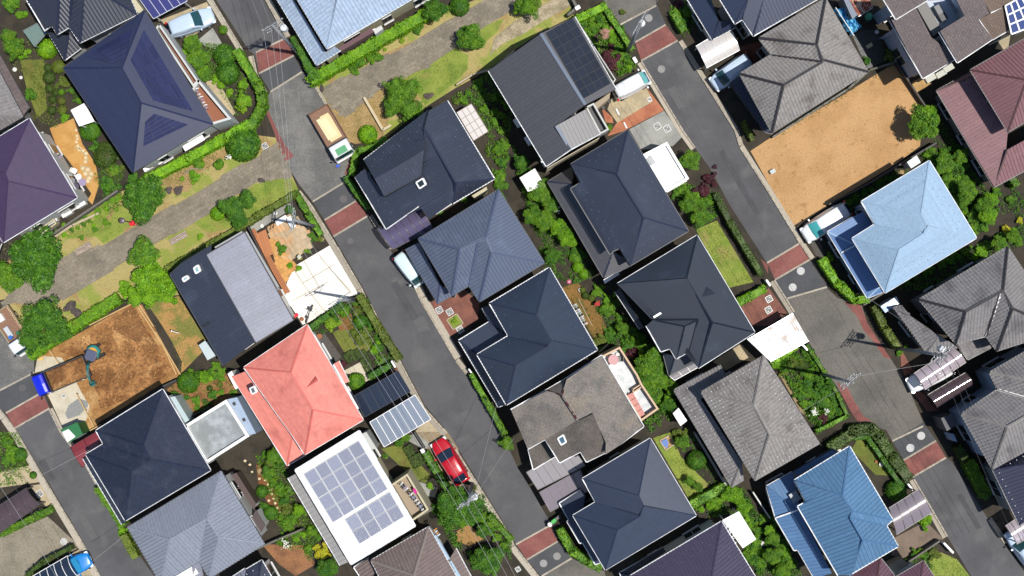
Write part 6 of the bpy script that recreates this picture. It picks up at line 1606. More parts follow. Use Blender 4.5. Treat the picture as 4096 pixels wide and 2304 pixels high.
# low walls, fences
def wall(spec, h, w, mat, label, name='garden_wall', cat='wall', cap=None):
    path = PL(spec, 0); c = sum(path, Vector()) / len(path); t = thing(name, label, cat, c); 
    for a, b_ in zip(path[:-1], path[1:]):
        d = (b_ - a).normalized(); mb = MB(); mb.bar(a - d * w * .3 + Vector((0, 0, h / 2)), b_ + d * w * .3 + Vector((0, 0, h / 2)), w, h); s_ = obj('wall_section', mb, mat, t)
        L = (b_ - a).length; n = max(1, int(L / 1.2))
        for k in range(n):
            p0, p1 = a.lerp(b_, (k + .02) / n), a.lerp(b_, (k + .98) / n); mb = MB(); mb.bar(p0 + Vector((0, 0, h + .02)), p1 + Vector((0, 0, h + .02)), w + .03, .04); obj('coping', mb, cap or mat, s_)
    return t
m_blk = M('grey_block_wall', S(124, 120, 112), .9, fine=.15, fine_scale=8); m_blkd = M('dark_fence_panel', S(58, 56, 58), .6); m_pale = M('pale_wall', S(206, 190, 160), .85, fine=.06)
wall("B1095,990 1282,1312 1358,1268", .45, .2, M('cream_bench_wall', S(226, 208, 172), .8), 'low cream L-shaped wall under the bright park tree')
wall("E550,925 1210,480", 1.0, .14, m_blk, 'grey block wall along the upper park edge by the purple house')
wall("H590,612 1000,400 1540,70 1660,0", 1.0, .1, m_blkd, 'dark fence between the dirt lot and sky-blue house', 'fence', 'fence')
wall("D40,1385 790,905 1010,715 1260,635", .5, .14, M('stained_block', S(140, 138, 130), .9, col2=S(96, 98, 80), scale=2, fine=.2), 'stained block edging between grey tile house and dirt lot')
wall("D1265,640 1560,1085 1640,1200", .8, .1, m_blkd, 'dark fence on the far side of the dirt lot', 'fence', 'fence')
wall("C600,0 650,100 560,170", .9, .2, m_blk, 'short dark wall with white cap beside the upper park end')
wall("B2020,862 2180,760 C-190,700 20,520", .5, .12, m_pale, 'pale edging wall between upper park and solar-array house')
wall("O1825,0 2160,560", 1.1, .12, M('pale_fence', S(200, 200, 196), .7), 'pale fence beside the two-tier grey tile house', 'fence', 'fence')
wall("O2405,588 2576,850", 1.0, .08, M('white_rail_fence', S(232, 232, 230), .5), 'thin white rail fence near the medium blue house', 'fence', 'fence')
wall("E565,930 740,820 1000,700", .3, .16, m_pale, 'pale stone edging of the flower bed by the purple house')
wall("F0,865 230,735", .02, .1, m_pale, 'x') if False else None
wall("N0,1170 240,1060 480,960", 1.0, .12, m_blk, 'grey block wall between the lower left gardens'); wall("N1745,740 1780,760 1620,850", .9, .12, m_blk, 'short wall by the tan balcony garden')
wall("I1660,985 1800,920", 1.0, .12, m_blkd, 'dark fence beside the dark round shrub', 'fence', 'fence'); wall("I1905,1310 2150,1180", 1.2, .1, m_blkd, 'dark fence above the flat annex', 'fence', 'fence')
wall("L940,165 1160,30 1400,-120", 1.0, .14, m_blk, 'dark block wall below the sky-blue house'); wall("K870,640 960,560", 1.0, .08, m_pale, 'pale rail by the laundry garden', 'fence', 'fence')
wall("P1395,1285 1700,1080", .8, .12, m_blk, 'brown wall under the brown paved yard'); wall("N1600,-10 1700,150", .8, .1, m_blkd, 'dark gate fence by the square hedges', 'fence', 'fence')
wall("M440,760 20,1010", .5, .1, m_blk, 'block wall behind the lower left hedge'); wall("P1740,1100 1830,1195", .9, .14, m_white, 'white gate posts at the lower right drive'); wall("P1380,510 1430,570", .9, .12, m_white, 'white gate post beside the clipped hedge')
wall("J1375,730 1410,790", 1.0, .12, m_white, 'white gate post above the navy carport'); wall("J2145,810 2200,885", 1.0, .1, m_white, 'white gate at the L-shaped navy house'); wall("G2540,1370 2576,1425", 1.0, .14, m_white, 'white gate post at the lawn hedge end')
wall("L320,560 375,620", .9, .14, m_white, 'white gate at the lush garden corner'); wall("C2530,480 2560,600", 1.0, .1, m_blkd, 'dark screen beside the minivan', 'fence', 'fence')

# ------------------------------------------------------------------ small things
def pot(tok, r, label, mat=None, plant=None, z=0.0, name='flower_pot'):
    c = P(tok, z + .2); c.z = z; t = thing(name, label, 'flower pot', c, 'flower pots')
    mb = MB(); mb.lathe(c, [(r * .7, 0), (r, r * 1.2), (r * 1.08, r * 1.25), (r * 1.08, r * 1.4), (r * .9, r * 1.4), (r * .85, r * 1.25)], 16); obj('pot', mb, mat or M('terracotta_pot', S(176, 110, 70), .8), t)
    return t
m_wpot = M('white_pot', S(232, 232, 228, .66), .5); m_dpot = M('dark_pot', S(64, 60, 56), .6)
pot("A150,700", .18, 'white ring pot in the top left garden', m_wpot); pot("A210,780", .14, 'small white pot below the ring pot', m_wpot)
pot("F60,825", .16, 'white round pot on the gravel strip, lower', m_wpot); pot("F198,697", .16, 'white round pot on the gravel strip, upper', m_wpot)
pot("J462,312", .17, 'brown round pot at the edge of the white drive', None); pot("J610,265", .14, 'white pot beside the black bicycle', m_wpot); pot("J640,485", .22, 'large terracotta pot by the garden path', None)
pot("C920,1085", .16, 'dark pot beside the terracotta steps', m_dpot); pot("C980,1020", .15, 'grey pot below the white kei van', m_dpot)
pot("N1617,545", .16, 'white ring pot beside the tan balcony', m_wpot); pot("P1138,325", .17, 'pale ring pot on the round clipped lawn', m_wpot); pot("P1092,300", .12, 'small tan pot on the round clipped lawn', None)
pot("K1063,670", .16, 'white pot on the roof terrace', m_wpot, z=2.95); pot("K690,20", .18, 'pale ring pot in the laundry garden', m_wpot); pot("D1095,322", .17, 'pale pot on the black weed sheet edge', m_wpot); pot("D1138,380", .17, 'grey pot beside the black weed sheet', m_dpot)
pot("O2470,1052", .17, 'white ring pot near the white canvas roof', m_wpot); pot("O2518,1120", .17, 'second ring pot near the white canvas roof', m_wpot); pot("N1090,1372", .15, 'white pot between pink and white roofs', m_wpot) if False else None
pot("E20,30", .1, 'x', m_wpot) if False else None
def box_thing(tok, z, l, w, h, mat, label, name, cat, dirv=None, lid=None, group=None):
    rot, c = frame_of(tok, z + h / 2, (dirv or GB).x, -(dirv or GB).y); c.z = z; t = thing(name, label, cat, c, group)
    b = LB(rot, c); b.bx((0, 0, h * .46), l / 2, w / 2, h * .46, min(l, w) * .12); obj('body', b, mat, t)
    b = LB(rot, c); b.bx((0, 0, h * .96), l / 2 + .02, w / 2 + .02, h * .04 + .01, min(l, w) * .12); obj('lid', b, lid or mat, t); return t
box_thing("H45,277", .0, .45, .32, .35, M('pale_meter_box', S(206, 214, 212), .6), 'small pale box standing on the orange dirt lot', 'meter_box', 'box')
box_thing("F260,770", .0, 1.1, .45, .5, m_sheet, 'white storage bench on the sandstone terrace, upper arm', 'storage_bench', 'bench'); box_thing("F355,790", .0, .45, 1.05, .5, m_sheet, 'white storage bench on the sandstone terrace, lower arm', 'storage_bench', 'bench')
box_thing("J838,145", .0, .3, .25, .3, M('cyan_plastic', S(60, 160, 214), .5), 'cyan plastic box by the white drive corner', 'storage_box', 'box'); box_thing("J300,140", .0, .35, .25, .25, M('royal_blue_plastic', S(30, 90, 220), .5), 'blue plastic box beside the two-tone house', 'storage_box', 'box')
box_thing("J405,275", .0, .4, .25, .3, M('royal_blue_plastic', S(30, 90, 220), .5), 'blue and red recycling box by the bicycle', 'storage_box', 'box', lid=m_redp); box_thing("F825,220", .0, .3, .2, .12, M('royal_blue_plastic', S(30, 90, 220), .5), 'small blue object on the street by the plywood truck', 'storage_box', 'box')
box_thing("C660,80", .9, .42, .3, .25, m_sheet, 'white mailbox on the short wall at the park end', 'mailbox', 'mailbox'); box_thing("C1235,610", .0, .25, .5, .8, m_sheet, 'white sign box beside the kei van garden', 'utility_box', 'box')
box_thing("N1680,185", .0, .3, .35, .9, m_sheet, 'white mailbox post above the square hedges', 'mailbox', 'mailbox'); box_thing("P710,190", .0, .35, .3, .5, M('cream_plastic', S(250, 236, 206, .68), .4), 'cream box behind the medium blue house', 'storage_box', 'box')
box_thing("E820,610", .0, .9, .4, .7, m_sheet, 'white air conditioner unit nearest the purple house corner', 'air_conditioner', 'air conditioner', group='air conditioners by the purple house'); box_thing("E680,700", .0, .9, .4, .7, m_sheet, 'white air conditioner unit in the middle by the purple house', 'air_conditioner', 'air conditioner', group='air conditioners by the purple house'); box_thing("E395,925", .0, .5, .4, .5, m_sheet, 'small white unit at the lower end by the purple house', 'air_conditioner', 'air conditioner', group='air conditioners by the purple house'); box_thing("E500,790", .0, 1.6, .5, .7, w_white, 'long white counter along the purple house', 'storage_bench', 'bench')
box_thing("L1745,1330", .0, .9, .5, .5, M('grey_bin', S(110, 110, 116), .6), 'grey bin at the right street house', 'bin', 'bin') if False else None
for k, (tok, lb) in enumerate((("C1062,1125", 'pale parking block left on the beige drive'), ("C1140,1262", 'pale parking block on the terracotta band'))):
    rot, c = frame_of(tok, .05, .45, .9); b = LB(rot, c); b.bx((0, 0, .06), .3, .07, .06, .02); o = obj('parking_block', b, m_sheet, None); tag(o, lb, 'parking block', 'parking blocks')
# inlaid square drain covers with marks
def cover_plate(tok, label, sz=.27):
    rot, c = frame_of(tok, 0, GB.x, -GB.y); c.z = .04; t = thing('drain_cover', label, 'drain cover', c, 'square drain covers')
    b = LB(rot, c); b.bx((0, 0, .006), sz, sz, .006); obj('plate', b, M('drain_grey', S(150, 150, 146), .7), t)
    for a, b2, x, y in ((0, sz, sz, .02), (0, -sz, sz, .02), (sz, 0, .02, sz), (-sz, 0, .02, sz)):
        b = LB(rot, c); b.bx((a, b2, .012), x, y, .01); obj('rim', b, m_sheet, t)
    for s_ in (-1, 1):
        b = LB(rot, c); b.bx((s_ * .1, s_ * .1, .016), .05, .025, .006); obj('lifting_slot', b, m_sheet, t)
cover_plate("C1462,1272", 'square drain cover on the grey drive, left one'); cover_plate("C1560,1295", 'square drain cover on the grey drive, right one'); cover_plate("C1385,1000", 'reddish square cover on the beige drive', .16)
cover_plate("J1845,222", 'square cover on the brick drive, upper left'); cover_plate("J1950,240", 'square cover on the brick drive, upper right'); cover_plate("J2055,420", 'square cover on the brick drive by the planter')
cover_plate("L10,110", 'square cover on the brick drive by the lawn, upper'); cover_plate("L5,220", 'square cover on the brick drive by the lawn, lower'); cover_plate("M400,620", 'round-marked cover on the pale drive at left'); cover_plate("I643,1085", 'teal cover on the concrete apron', .14); cover_plate("F90,20", 'square inspection cover near the park corner', .24); cover_plate("O60,1380", 'pale square cover on the bottom left corner paving', .2)
# raised planter with grass
b = MB(); q = PL("J1920,320 2020,258 2085,355 1985,420", .0)
for i in range(4): b.bar(q[i] + Vector((0, 0, .06)), q[(i + 1) % 4] + Vector((0, 0, .06)), .09, .12)
o = obj('planter_edge', b, m_pale, None); tag(o, 'square pale planter frame on the brick drive', 'planter')
sheet('lawn', "J1932,322 2018,268 2073,352 1988,408", g_lawn, 8)
# sandpit with blue cover
b = MB(); q = PL("O1485,85 1580,35 1635,120 1545,180", .0)
for i in range(4): b.bar(q[i] + Vector((0, 0, .08)), q[(i + 1) % 4] + Vector((0, 0, .08)), .10, .16)
o = obj('sandpit', b, m_pale, None); tag(o, 'square sandpit frame on the lawn', 'sandpit'); sheet('sand', "O1495,85 1578,45 1622,120 1545,170", g_sand, 8)
b = MB(); q = PL("O1500,95 1555,65 1575,110 1562,160 1530,145", .1); b.slab(q, (0, 0, .05)); o = obj('tarpaulin', b, M('blue_tarp', S(40, 110, 200), .5, fine=.15), None); tag(o, 'blue tarpaulin lying in the sandpit', 'tarpaulin')
# crumpled blue tarpaulin by the grey tile house
n = 14; b = MB(); A, B, C2, D2 = PL("D665,95 765,70 950,270 835,355", .9); vs = []; rs = random.Random(3)
for i in range(n + 1):
    for j in range(n + 1):
        p = A.lerp(D2, i / n).lerp(B.lerp(C2, i / n), j / n); e = (i in (0, n) or j in (0, n)); vs.append((p.x + rs.uniform(-.07, .07), p.y + rs.uniform(-.07, .07), 1.1 + rs.uniform(-.2, .2) - (.4 if e else 0)))
b.add(vs, [(i * (n + 1) + j, i * (n + 1) + j + 1, (i + 1) * (n + 1) + j + 1, (i + 1) * (n + 1) + j) for i in range(n) for j in range(n)]); o = obj('tarpaulin', b, M('sky_tarp', S(120, 206, 246, .72), .45, col2=S(60, 156, 220, .66), scale=2), None); tag(o, 'crumpled sky-blue tarpaulin beside the grey tile house', 'tarpaulin')
mb = MB(); mb.tube([P('D680,75@1.6'), P('D865,358@1.6')], .035, 8); o = obj('washing_pole', mb, m_white, None); tag(o, 'long white washing pole over the sky-blue tarpaulin', 'pole')
mb = MB(); mb.prism(PL("D988,458 1045,425 1055,462 1003,490", .3), .02, .3); o = obj('plant_trough', mb, M('cream_trough', S(206, 200, 160), .7), None); tag(o, 'small cream trough on the black weed sheet', 'trough')
mb = MB(); mb.lathe(P("D1000,178@0"), [(.3, 0), (.34, .5), (.3, .55), (.05, .58)], 16); o = obj('rain_barrel', mb, M('sea_green_plastic', S(70, 170, 130), .5), None); tag(o, 'sea-green rain barrel near the rusty shed', 'barrel')
# terrace furniture on the mossy house
m_pinkf = M('pink_cushion', S(226, 160, 150), .8, fine=.08); t = thing('terrace_sofa', 'long pink cushioned sofa on the white roof terrace', 'sofa', P("K1240,1170", 3))
fr = [P('K1180,1060', 3.0), P('K1305,1285', 3.0)]; d = (fr[1] - fr[0]); L = d.length; d.normalize(); e = Vector((-d.y, d.x, 0))
for k in range(4):
    mb = MB(); mb.box(fr[0] + d * (L * (k + .5) / 4) + Vector((0, 0, .3)), d * (L / 8 - .02), e * .3, Vector((0, 0, .16))); obj('seat_cushion', mb, m_pinkf, t)
mb = MB(); mb.bar(fr[0] - e * .42 + Vector((0, 0, .38)), fr[1] - e * .42 + Vector((0, 0, .38)), .22, .72); obj('backrest', mb, m_pinkf, t)
for p in (fr[0] + d * .2, fr[1] - d * .2): mb = MB(); mb.bar(p, p + Vector((0, 0, .15)), .5, .5, up=Vector((1, 0, 0))); obj('leg', mb, m_dark, t)
def table(tok, z, r, mat, label):
    c = P(tok, z + .7); c.z = z; t = thing('round_table', label, 'table', c); mb = MB(); mb.lathe(c + Vector((0, 0, .66)), [(r * .96, 0), (r, .02), (r, .04), (r * .97, .055)], 22); obj('tabletop', mb, mat, t); mb = MB(); mb.lathe(c, [(r * .5, 0), (.04, .05), (.04, .66)], 12); obj('leg', mb, m_dark, t)
table("K1020,722", 2.95, .45, M('rose_table', S(226, 170, 172), .6), 'round rose-coloured table on the white roof terrace'); 
def chair(tok, z, dirv, mat, label):
    rot, c = frame_of(tok, z + .5, dirv[0], dirv[1]); c.z = z; t = thing('garden_chair', label, 'chair', c, 'terrace chairs')
    b = LB(rot, c); b.bx((0, 0, .44), .22, .22, .025, .05); obj('seat', b, mat, t); b = LB(rot, c); b.bx((-.22, 0, .68), .02, .2, .22); obj('backrest', b, mat, t)
    for x in (-.18, .18):
        for y in (-.18, .18): b = LB(rot, c); b.bx((x, y, .21), .018, .018, .21); obj('leg', b, m_metal, t)
chair("K1090,715", 2.95, (-1, 0), m_dark, 'dark chair right of the rose table'); chair("K1005,795", 2.95, (0, -1), m_white, 'white wire chair below the rose table')
# laundry on balconies
def laundry(spec, z, n, cols, label, group='laundry racks'):
    A, B = PL(spec, z); c = (A + B) / 2; c.z = z - 1.0; t = thing('laundry_rack', label, 'laundry rack', c, group)
    mb = MB(); mb.tube([A, B], .02, 6); obj('rail', mb, m_metal, t); d = (B - A); e = Vector((-d.y, d.x, 0)).normalized()
    for s_ in (.05, .95): p = A.lerp(B, s_); mb = MB(); mb.tube([p, p - Vector((0, 0, .95))], .02, 6); obj('stand', mb, m_metal, t)
    rs = random.Random(label)
    for k in range(n):
        p = A.lerp(B, (k + .5) / n); w = rs.uniform(.12, .24); cl = cols[k % len(cols)]; mb = MB(); up = []
        for i in range(5):
            y = (i - 2) / 2 * w; up += [p + e * y - d.normalized() * .05 + Vector((0, 0, .02 - abs(y) * 1.2)), p + e * y + d.normalized() * .06 + Vector((0, 0, .02 - abs(y) * 1.2 - rs.uniform(0, .05)))]
        mb.add(up, [(2 * i, 2 * i + 2, 2 * i + 3, 2 * i + 1) for i in range(4)]); obj('garment', mb, cl, t)
cl_w = M('white_cloth', S(240, 240, 244, .68), .9); cl_l = M('lilac_cloth', S(176, 160, 196), .9); cl_k = M('black_cloth', S(40, 42, 52), .9); cl_b = M('blue_cloth', S(110, 140, 200), .9); cl_p = M('magenta_cloth', S(230, 50, 160), .9)
laundry("N1540,610 1680,790", 4.1, 12, [cl_k, cl_w, cl_k, cl_b, cl_k, cl_w], 'dark and striped laundry on the tan balcony'); laundry("N1450,520 1520,590", 4.1, 4, [cl_w, cl_k, cl_l, cl_w], 'white laundry at the top of the tan balcony')
mb = MB(); mb.slab(PL("N1575,575 1600,565 1625,610 1600,625", 3.9), (0, 0, .05)); o = obj('towel', mb, cl_p, None); tag(o, 'magenta towel hung over the tan balcony wall', 'towel')
laundry("E500,40 600,150", 1.6, 9, [cl_l, cl_w, cl_k, cl_l], 'lilac laundry against the upper purple house wall'); laundry("A400,1330 470,1440", 1.6, 6, [cl_w, M('wine_cloth', S(140, 60, 90), .9), cl_l], 'wine and white laundry by the purple house corner')
laundry("K630,160 745,370", 1.5, 12, [cl_w, M('mint_cloth', S(170, 210, 206), .9), cl_k, cl_w], 'pale laundry beside the L-shaped navy house'); laundry("M2340,480 2450,640", 1.5, 8, [cl_w, M('rose_cloth', S(160, 90, 110), .9), cl_k], 'white and rose laundry by the light grey house')
laundry("N1790,980 1840,1050", 3.4, 4, [M('orange_cloth', S(240, 160, 60), .9), cl_w], 'orange and white washing by the bottom brown house'); laundry("A1960,880 2080,1100", 3.9, 8, [cl_w, cl_l, cl_w], 'white washing on the balcony of the solar-tile house'); laundry("O2150,950 2250,1130", 3.4, 9, [cl_w, cl_k, cl_w], 'washing beside the white canvas terrace roof')
mb = MB(); mb.tube([P('K670,110@1.9'), P('K810,385@1.9')], .03, 8); o = obj('washing_pole', mb, m_pale, None); tag(o, 'long pale washing pole beside the L-shaped navy house', 'pole')
# terrace clutter by the purple house
table("E790,330", 0, .28, cl_w, 'small white round table by the purple house'); table("E830,385", 0, .34, cl_l, 'lilac covered round table by the purple house'); chair("E745,270", 0, (1, .5), m_white, 'white chair by the purple house terrace'); chair("E790,430", 0, (1, -.5), m_white, 'white chair beside the lilac table')
stp = M('flagstone', S(240, 220, 178), .85, var=.08)
sg = MB(); sg.add(PL("E800,210 900,230 945,310 910,390 880,380", .02), [(0, 4, 3, 2, 1)]); fan = obj('stone_patio', sg, M('patio_joint', S(206, 180, 136), .9), None, kind='structure')
def flag(tok, r, parent, n=7):
    c = P(tok, .03); rs = random.Random(tok); a0 = rs.uniform(0, 6); q = [Vector((c.x + r * rs.uniform(.75, 1.1) * math.cos(a0 + 6.283 * k / n), c.y + r * rs.uniform(.7, 1.0) * math.sin(a0 + 6.283 * k / n), .025)) for k in range(n)]
    mb = MB(); mb.slab(q, (0, 0, .035)); obj('flagstone', mb, stp, parent)
for x, y in ((835, 245), (885, 260), (920, 300), (860, 300), (900, 345), (885, 375)): flag('E%d,%d' % (x, y), .19, fan)
pthb = MB(); pthb.add([P('E770,20', .016), P('E880,90', .016), P('E885,190', .016), P('E850,200', .016), P('E845,110', .016), P('E740,20', .016)], [(0, 1, 2, 3, 4, 5)]); pth = obj('stepping_path', pthb, MATS['patio_joint'], None, kind='structure')
for x, y in ((768, -140), (775, -80), (770, -20), (785, 20), (810, 45), (840, 65), (868, 95), (862, 140), (860, 180), (780, -50), (800, 60)): flag('E%d,%d' % (x, y), .15, pth)
stepb = MB(); stepb.add([P('N20,420', .02), P('N25,420', .02), P('N25,425', .02)], [(0, 2, 1)]); sp2 = obj('stepping_path', stepb, g_digd, None, kind='structure')
for x, y in ((35, 470), (95, 485), (120, 530), (150, 580), (160, 625), (180, 670), (195, 715), (215, 765), (250, 805), (130, 690), (-60, 330), (-110, 290), (-40, 400)): flag('N%d,%d' % (x, y), .15, sp2, 4)
# fallen branch
mb = MB(); mb.tube([P('E1850,300@.3'), P('E1905,260@.6'), P('E1980,245@.7'), P('E2060,250@.4')], .06, 7, r1=.03); mb.tube([P('E1980,245@.7'), P('E2020,225@.5')], .035, 6); o = obj('driftwood', mb, M('bleached_wood', S(176, 164, 152), .9), None); tag(o, 'bleached twisted driftwood in the park bed', 'driftwood')
rot, c = frame_of("K575,1390" if False else "G572,1385", .2, 1, 0); t = thing('garden_ornament', 'pink and white round ornament on the brown garden soil', 'ornament', c); mb = MB(); mb.lathe(c, [(.12, 0), (.2, .1), (.21, .25), (.12, .36), (.02, .4)], 18); obj('body', mb, M('pink_glaze', S(240, 130, 160), .4), t); mb = MB(); mb.lathe(c + Vector((0, 0, .4)), [(.05, 0), (.06, .05), (.02, .1)], 10); obj('knob', mb, m_white, t)
mb = MB(); q = PL("K835,150 880,125 885,180 830,180", .9); mb.slab(q, (0, 0, .04)); o = obj('parasol_cloth', mb, M('red_cloth', S(190, 50, 50), .8), None); tag(o, 'small folded red cloth among the round shrubs', 'cloth')
mb = MB(); mb.tube([P('I1715,430@.0'), P('I1725,432@1.2')], .05, 8); mb.tube([P('I1725,432@1.1'), P('I1800,455@.9')], .035, 8); o = obj('standpipe', mb, m_sheet, None); tag(o, 'white standpipe on the rough grass beside the plot', 'standpipe')
mb = MB(); mb.prism(PL("I385,690 430,690 432,725 388,730", .15), .02, .18); o = obj('sandbag', mb, M('yellow_bag', S(250, 206, 120), .7), None); tag(o, 'yellow bag on the upper concrete apron corner', 'bag')
# ------------------------------------------------------------------ vegetation
def leafmat(name, c, c2, tr=.22): return M(name, c, .55, col2=c2, scale=1.6, mix_pos=(.38, .62), detail=3, island=.42, spec=.3, sub_translucent=tr, stain=((c[0] * .6 + .05, c[1] * .45 + .02, c[2] + .006), .8, .60, .80))
LM = {'bright': leafmat('bright_leaf', (.17, .35, .008), (.10, .25, .007)), 'mid': leafmat('mid_leaf', (.060, .165, .010), (.12, .25, .010)), 'dark': leafmat('dark_leaf', (.036, .122, .010), (.075, .19, .010)),
      'olive': leafmat('olive_leaf', (.085, .125, .014), (.125, .165, .02)), 'lime': leafmat('lime_leaf', (.22, .34, .02), (.15, .27, .015)), 'yellow': leafmat('golden_leaf', (.48, .43, .02), (.30, .33, .02)),
      'maroon': leafmat('maroon_leaf', (.085, .018, .026), (.05, .014, .022)), 'moss': leafmat('moss_leaf', (.055, .095, .012), (.04, .075, .012)), 'brown': leafmat('bronze_leaf', (.12, .095, .02), (.07, .09, .015)), 'pinkf': leafmat('pink_flower_leaf', (.45, .25, .2), (.06, .12, .015)), 'straw': leafmat('straw_leaf', (.30, .26, .10), (.20, .20, .06)),
      'white': leafmat('white_petal', (.7, .72, .66), (.6, .62, .5))}
LW = {'bright': 'bright green', 'mid': 'fresh green', 'dark': 'dark green', 'olive': 'olive green', 'lime': 'lime green', 'yellow': 'golden yellow', 'maroon': 'purple-leaved', 'moss': 'mossy green', 'brown': 'bronze-tinged', 'pinkf': 'pink-flowering', 'straw': 'straw-coloured'}

def quads(name, V, mat=None):
    """mesh of separate quads from an (n,4,3) array"""
    n = len(V); me = bpy.data.meshes.new(name)
    me.vertices.add(4 * n); me.vertices.foreach_set('co', np.ascontiguousarray(V, dtype=np.float32).reshape(-1))
    me.loops.add(4 * n); me.loops.foreach_set('vertex_index', np.arange(4 * n, dtype=np.int32))
    me.polygons.add(n); me.polygons.foreach_set('loop_start', np.arange(0, 4 * n, 4, dtype=np.int32)); me.polygons.foreach_set('loop_total', np.full(n, 4, dtype=np.int32))
    if mat: me.materials.append(mat)
    me.update(calc_edges=True); me.validate(); return me

def unit(a): return a / np.maximum(1e-9, np.linalg.norm(a, axis=1, keepdims=True))
def leaves(rng, pos, nrm, size, ratio=.6, jit=.55):
    n = len(pos); nn = unit(nrm + rng.normal(0, jit, (n, 3))); t = unit(np.cross(nn, rng.normal(0, 1, (n, 3)))); b = np.cross(nn, t)
    s = (size * rng.uniform(.65, 1.35, n))[:, None]
    a = t * s; c = b * s * ratio
    return np.stack([pos - a, pos - c * 1.0 + a * .1, pos + a, pos + c], axis=1)
def sphere_pts(rng, n): return unit(rng.normal(0, 1, (n, 3)))

CROWN = {}
def crown(kind, k):
    """unit-radius crown, base at z=0"""
    if (kind, k) in CROWN: return CROWN[(kind, k)]
    rng = np.random.default_rng(hash((len(kind), ord(kind[0]), k)) % 100000)
    if kind in ('tree', 'loose'):
        nc = 46 if kind == 'tree' else 20; N = 7500 if kind == 'tree' else 3000
        d = sphere_pts(rng, nc); d[:, 2] = np.abs(d[:, 2]) * .9 - .12
        ang = np.arctan2(d[:, 1], d[:, 0]); lob = .80 + .30 * np.sin(3 * ang + rng.uniform(0, 6)) * rng.uniform(.5, 1) + rng.uniform(-.14, .16, nc)
        c = d * (rng.uniform(.34, .84, nc) * lob)[:, None]; c[:, 2] *= .8; r = rng.uniform(.14, .31, nc)
        w = r ** 2 / (r ** 2).sum(); idx = rng.choice(nc, N, p=w); o = sphere_pts(rng, N); o[:, 2] = np.where(rng.uniform(0, 1, N) < .75, np.abs(o[:, 2]), o[:, 2])
        pos = c[idx] + o * r[idx][:, None] * rng.uniform(.75, 1.08, N)[:, None]; nrm = o + np.array([0, 0, .45])
        V = leaves(rng, pos, nrm, .040 if kind == 'tree' else .064)
        core_d = sphere_pts(rng, 700); core_p = core_d * rng.uniform(.3, .55, 700)[:, None]; core_p[:, 2] *= .6
        V = np.concatenate([V, leaves(rng, core_p, core_d, .11)]); V[:, :, 2] += .35
    elif kind == 'ball':
        N = 2400; d = sphere_pts(rng, N); d[:, 2] = np.where(d[:, 2] < -.35, -d[:, 2], d[:, 2])
        f = 1 + .05 * np.sin(4 * d[:, 0] + k) * np.cos(5 * d[:, 1] + 2 * k); pos = d * (f * rng.uniform(.90, 1.02, N))[:, None]; pos[:, 2] = pos[:, 2] * .8 + .45
        V = leaves(rng, pos, d, .062, .7, .38); c = sphere_pts(rng, 500); cp = c * .82; cp[:, 2] = cp[:, 2] * .8 + .45; V = np.concatenate([V, leaves(rng, cp, c, .13, .9, .1)])
    elif kind == 'fan':     # strap leaves from one point
        L = []
        for _ in range(90):
            a = rng.uniform(0, 6.283); el = rng.uniform(.1, 1.3); l = rng.uniform(.6, 1.0); d = np.array([math.cos(a) * math.cos(el), math.sin(a) * math.cos(el), math.sin(el)]); s = np.array([-math.sin(a), math.cos(a), 0]) * .05
            m = d * l * .55 + np.array([0, 0, .08]); e = d * l; e[2] = max(.05, e[2] * .55); o = np.array([0, 0, .3])
            L += [[o - s * .5, o + s * .5, o + m + s, o + m - s], [o + m - s, o + m + s, o + e + s * .15, o + e - s * .15]]
        V = np.array(L)
    elif kind == 'pad':     # layered pads of a pruned pine or maple
        L = []
        for _ in range(13):
            a = rng.uniform(0, 6.283); rr = rng.uniform(0, .72); c = np.array([math.cos(a) * rr, math.sin(a) * rr, rng.uniform(.3, 1.0) * (1.1 - rr * .6)]); r = rng.uniform(.2, .36); n = 260
            d = sphere_pts(rng, n); d[:, 2] = np.abs(d[:, 2]) * .35; L.append(leaves(rng, c + d * r * rng.uniform(.4, 1.05, n)[:, None], d + np.array([0, 0, .8]), .05))
        V = np.concatenate(L)
    elif kind == 'box':
        N = 1500; p = rng.uniform(-1, 1, (N, 3)); ax = rng.integers(0, 3, N); sg = np.where(rng.uniform(0, 1, N) < .5, -1., 1.); nrm = np.zeros((N, 3)); nrm[np.arange(N), ax] = sg; p[np.arange(N), ax] = sg * rng.uniform(.93, 1.02, N)
        top = ax == 2; p[top, 2] = np.abs(p[top, 2]); nrm[top, 2] = 1; p[:, 2] = p[:, 2] * .5 + .5; V = leaves(rng, p, nrm, .085, .7, .3)
    CROWN[(kind, k)] = quads('foliage_mesh', V); return CROWN[(kind, k)]

def trunk_mesh(k):
    if ('t', k) in CROWN: return CROWN[('t', k)]
    rs = random.Random(k); mb = MB(); mb.tube([(0, 0, 0), (.02, .01, .5), (-.02, .03, 1.0)], .11, 9, r1=.06)
    for i in range(4):
        a = i * 1.57 + rs.uniform(-.4, .4); mb.tube([(0, .02, .75), (math.cos(a) * .25, math.sin(a) * .25, 1.15), (math.cos(a) * .5, math.sin(a) * .5, 1.45)], .05, 6, r1=.018)
    CROWN[('t', k)] = mesh_of('trunk_mesh', mb, m_trunk); return CROWN[('t', k)]

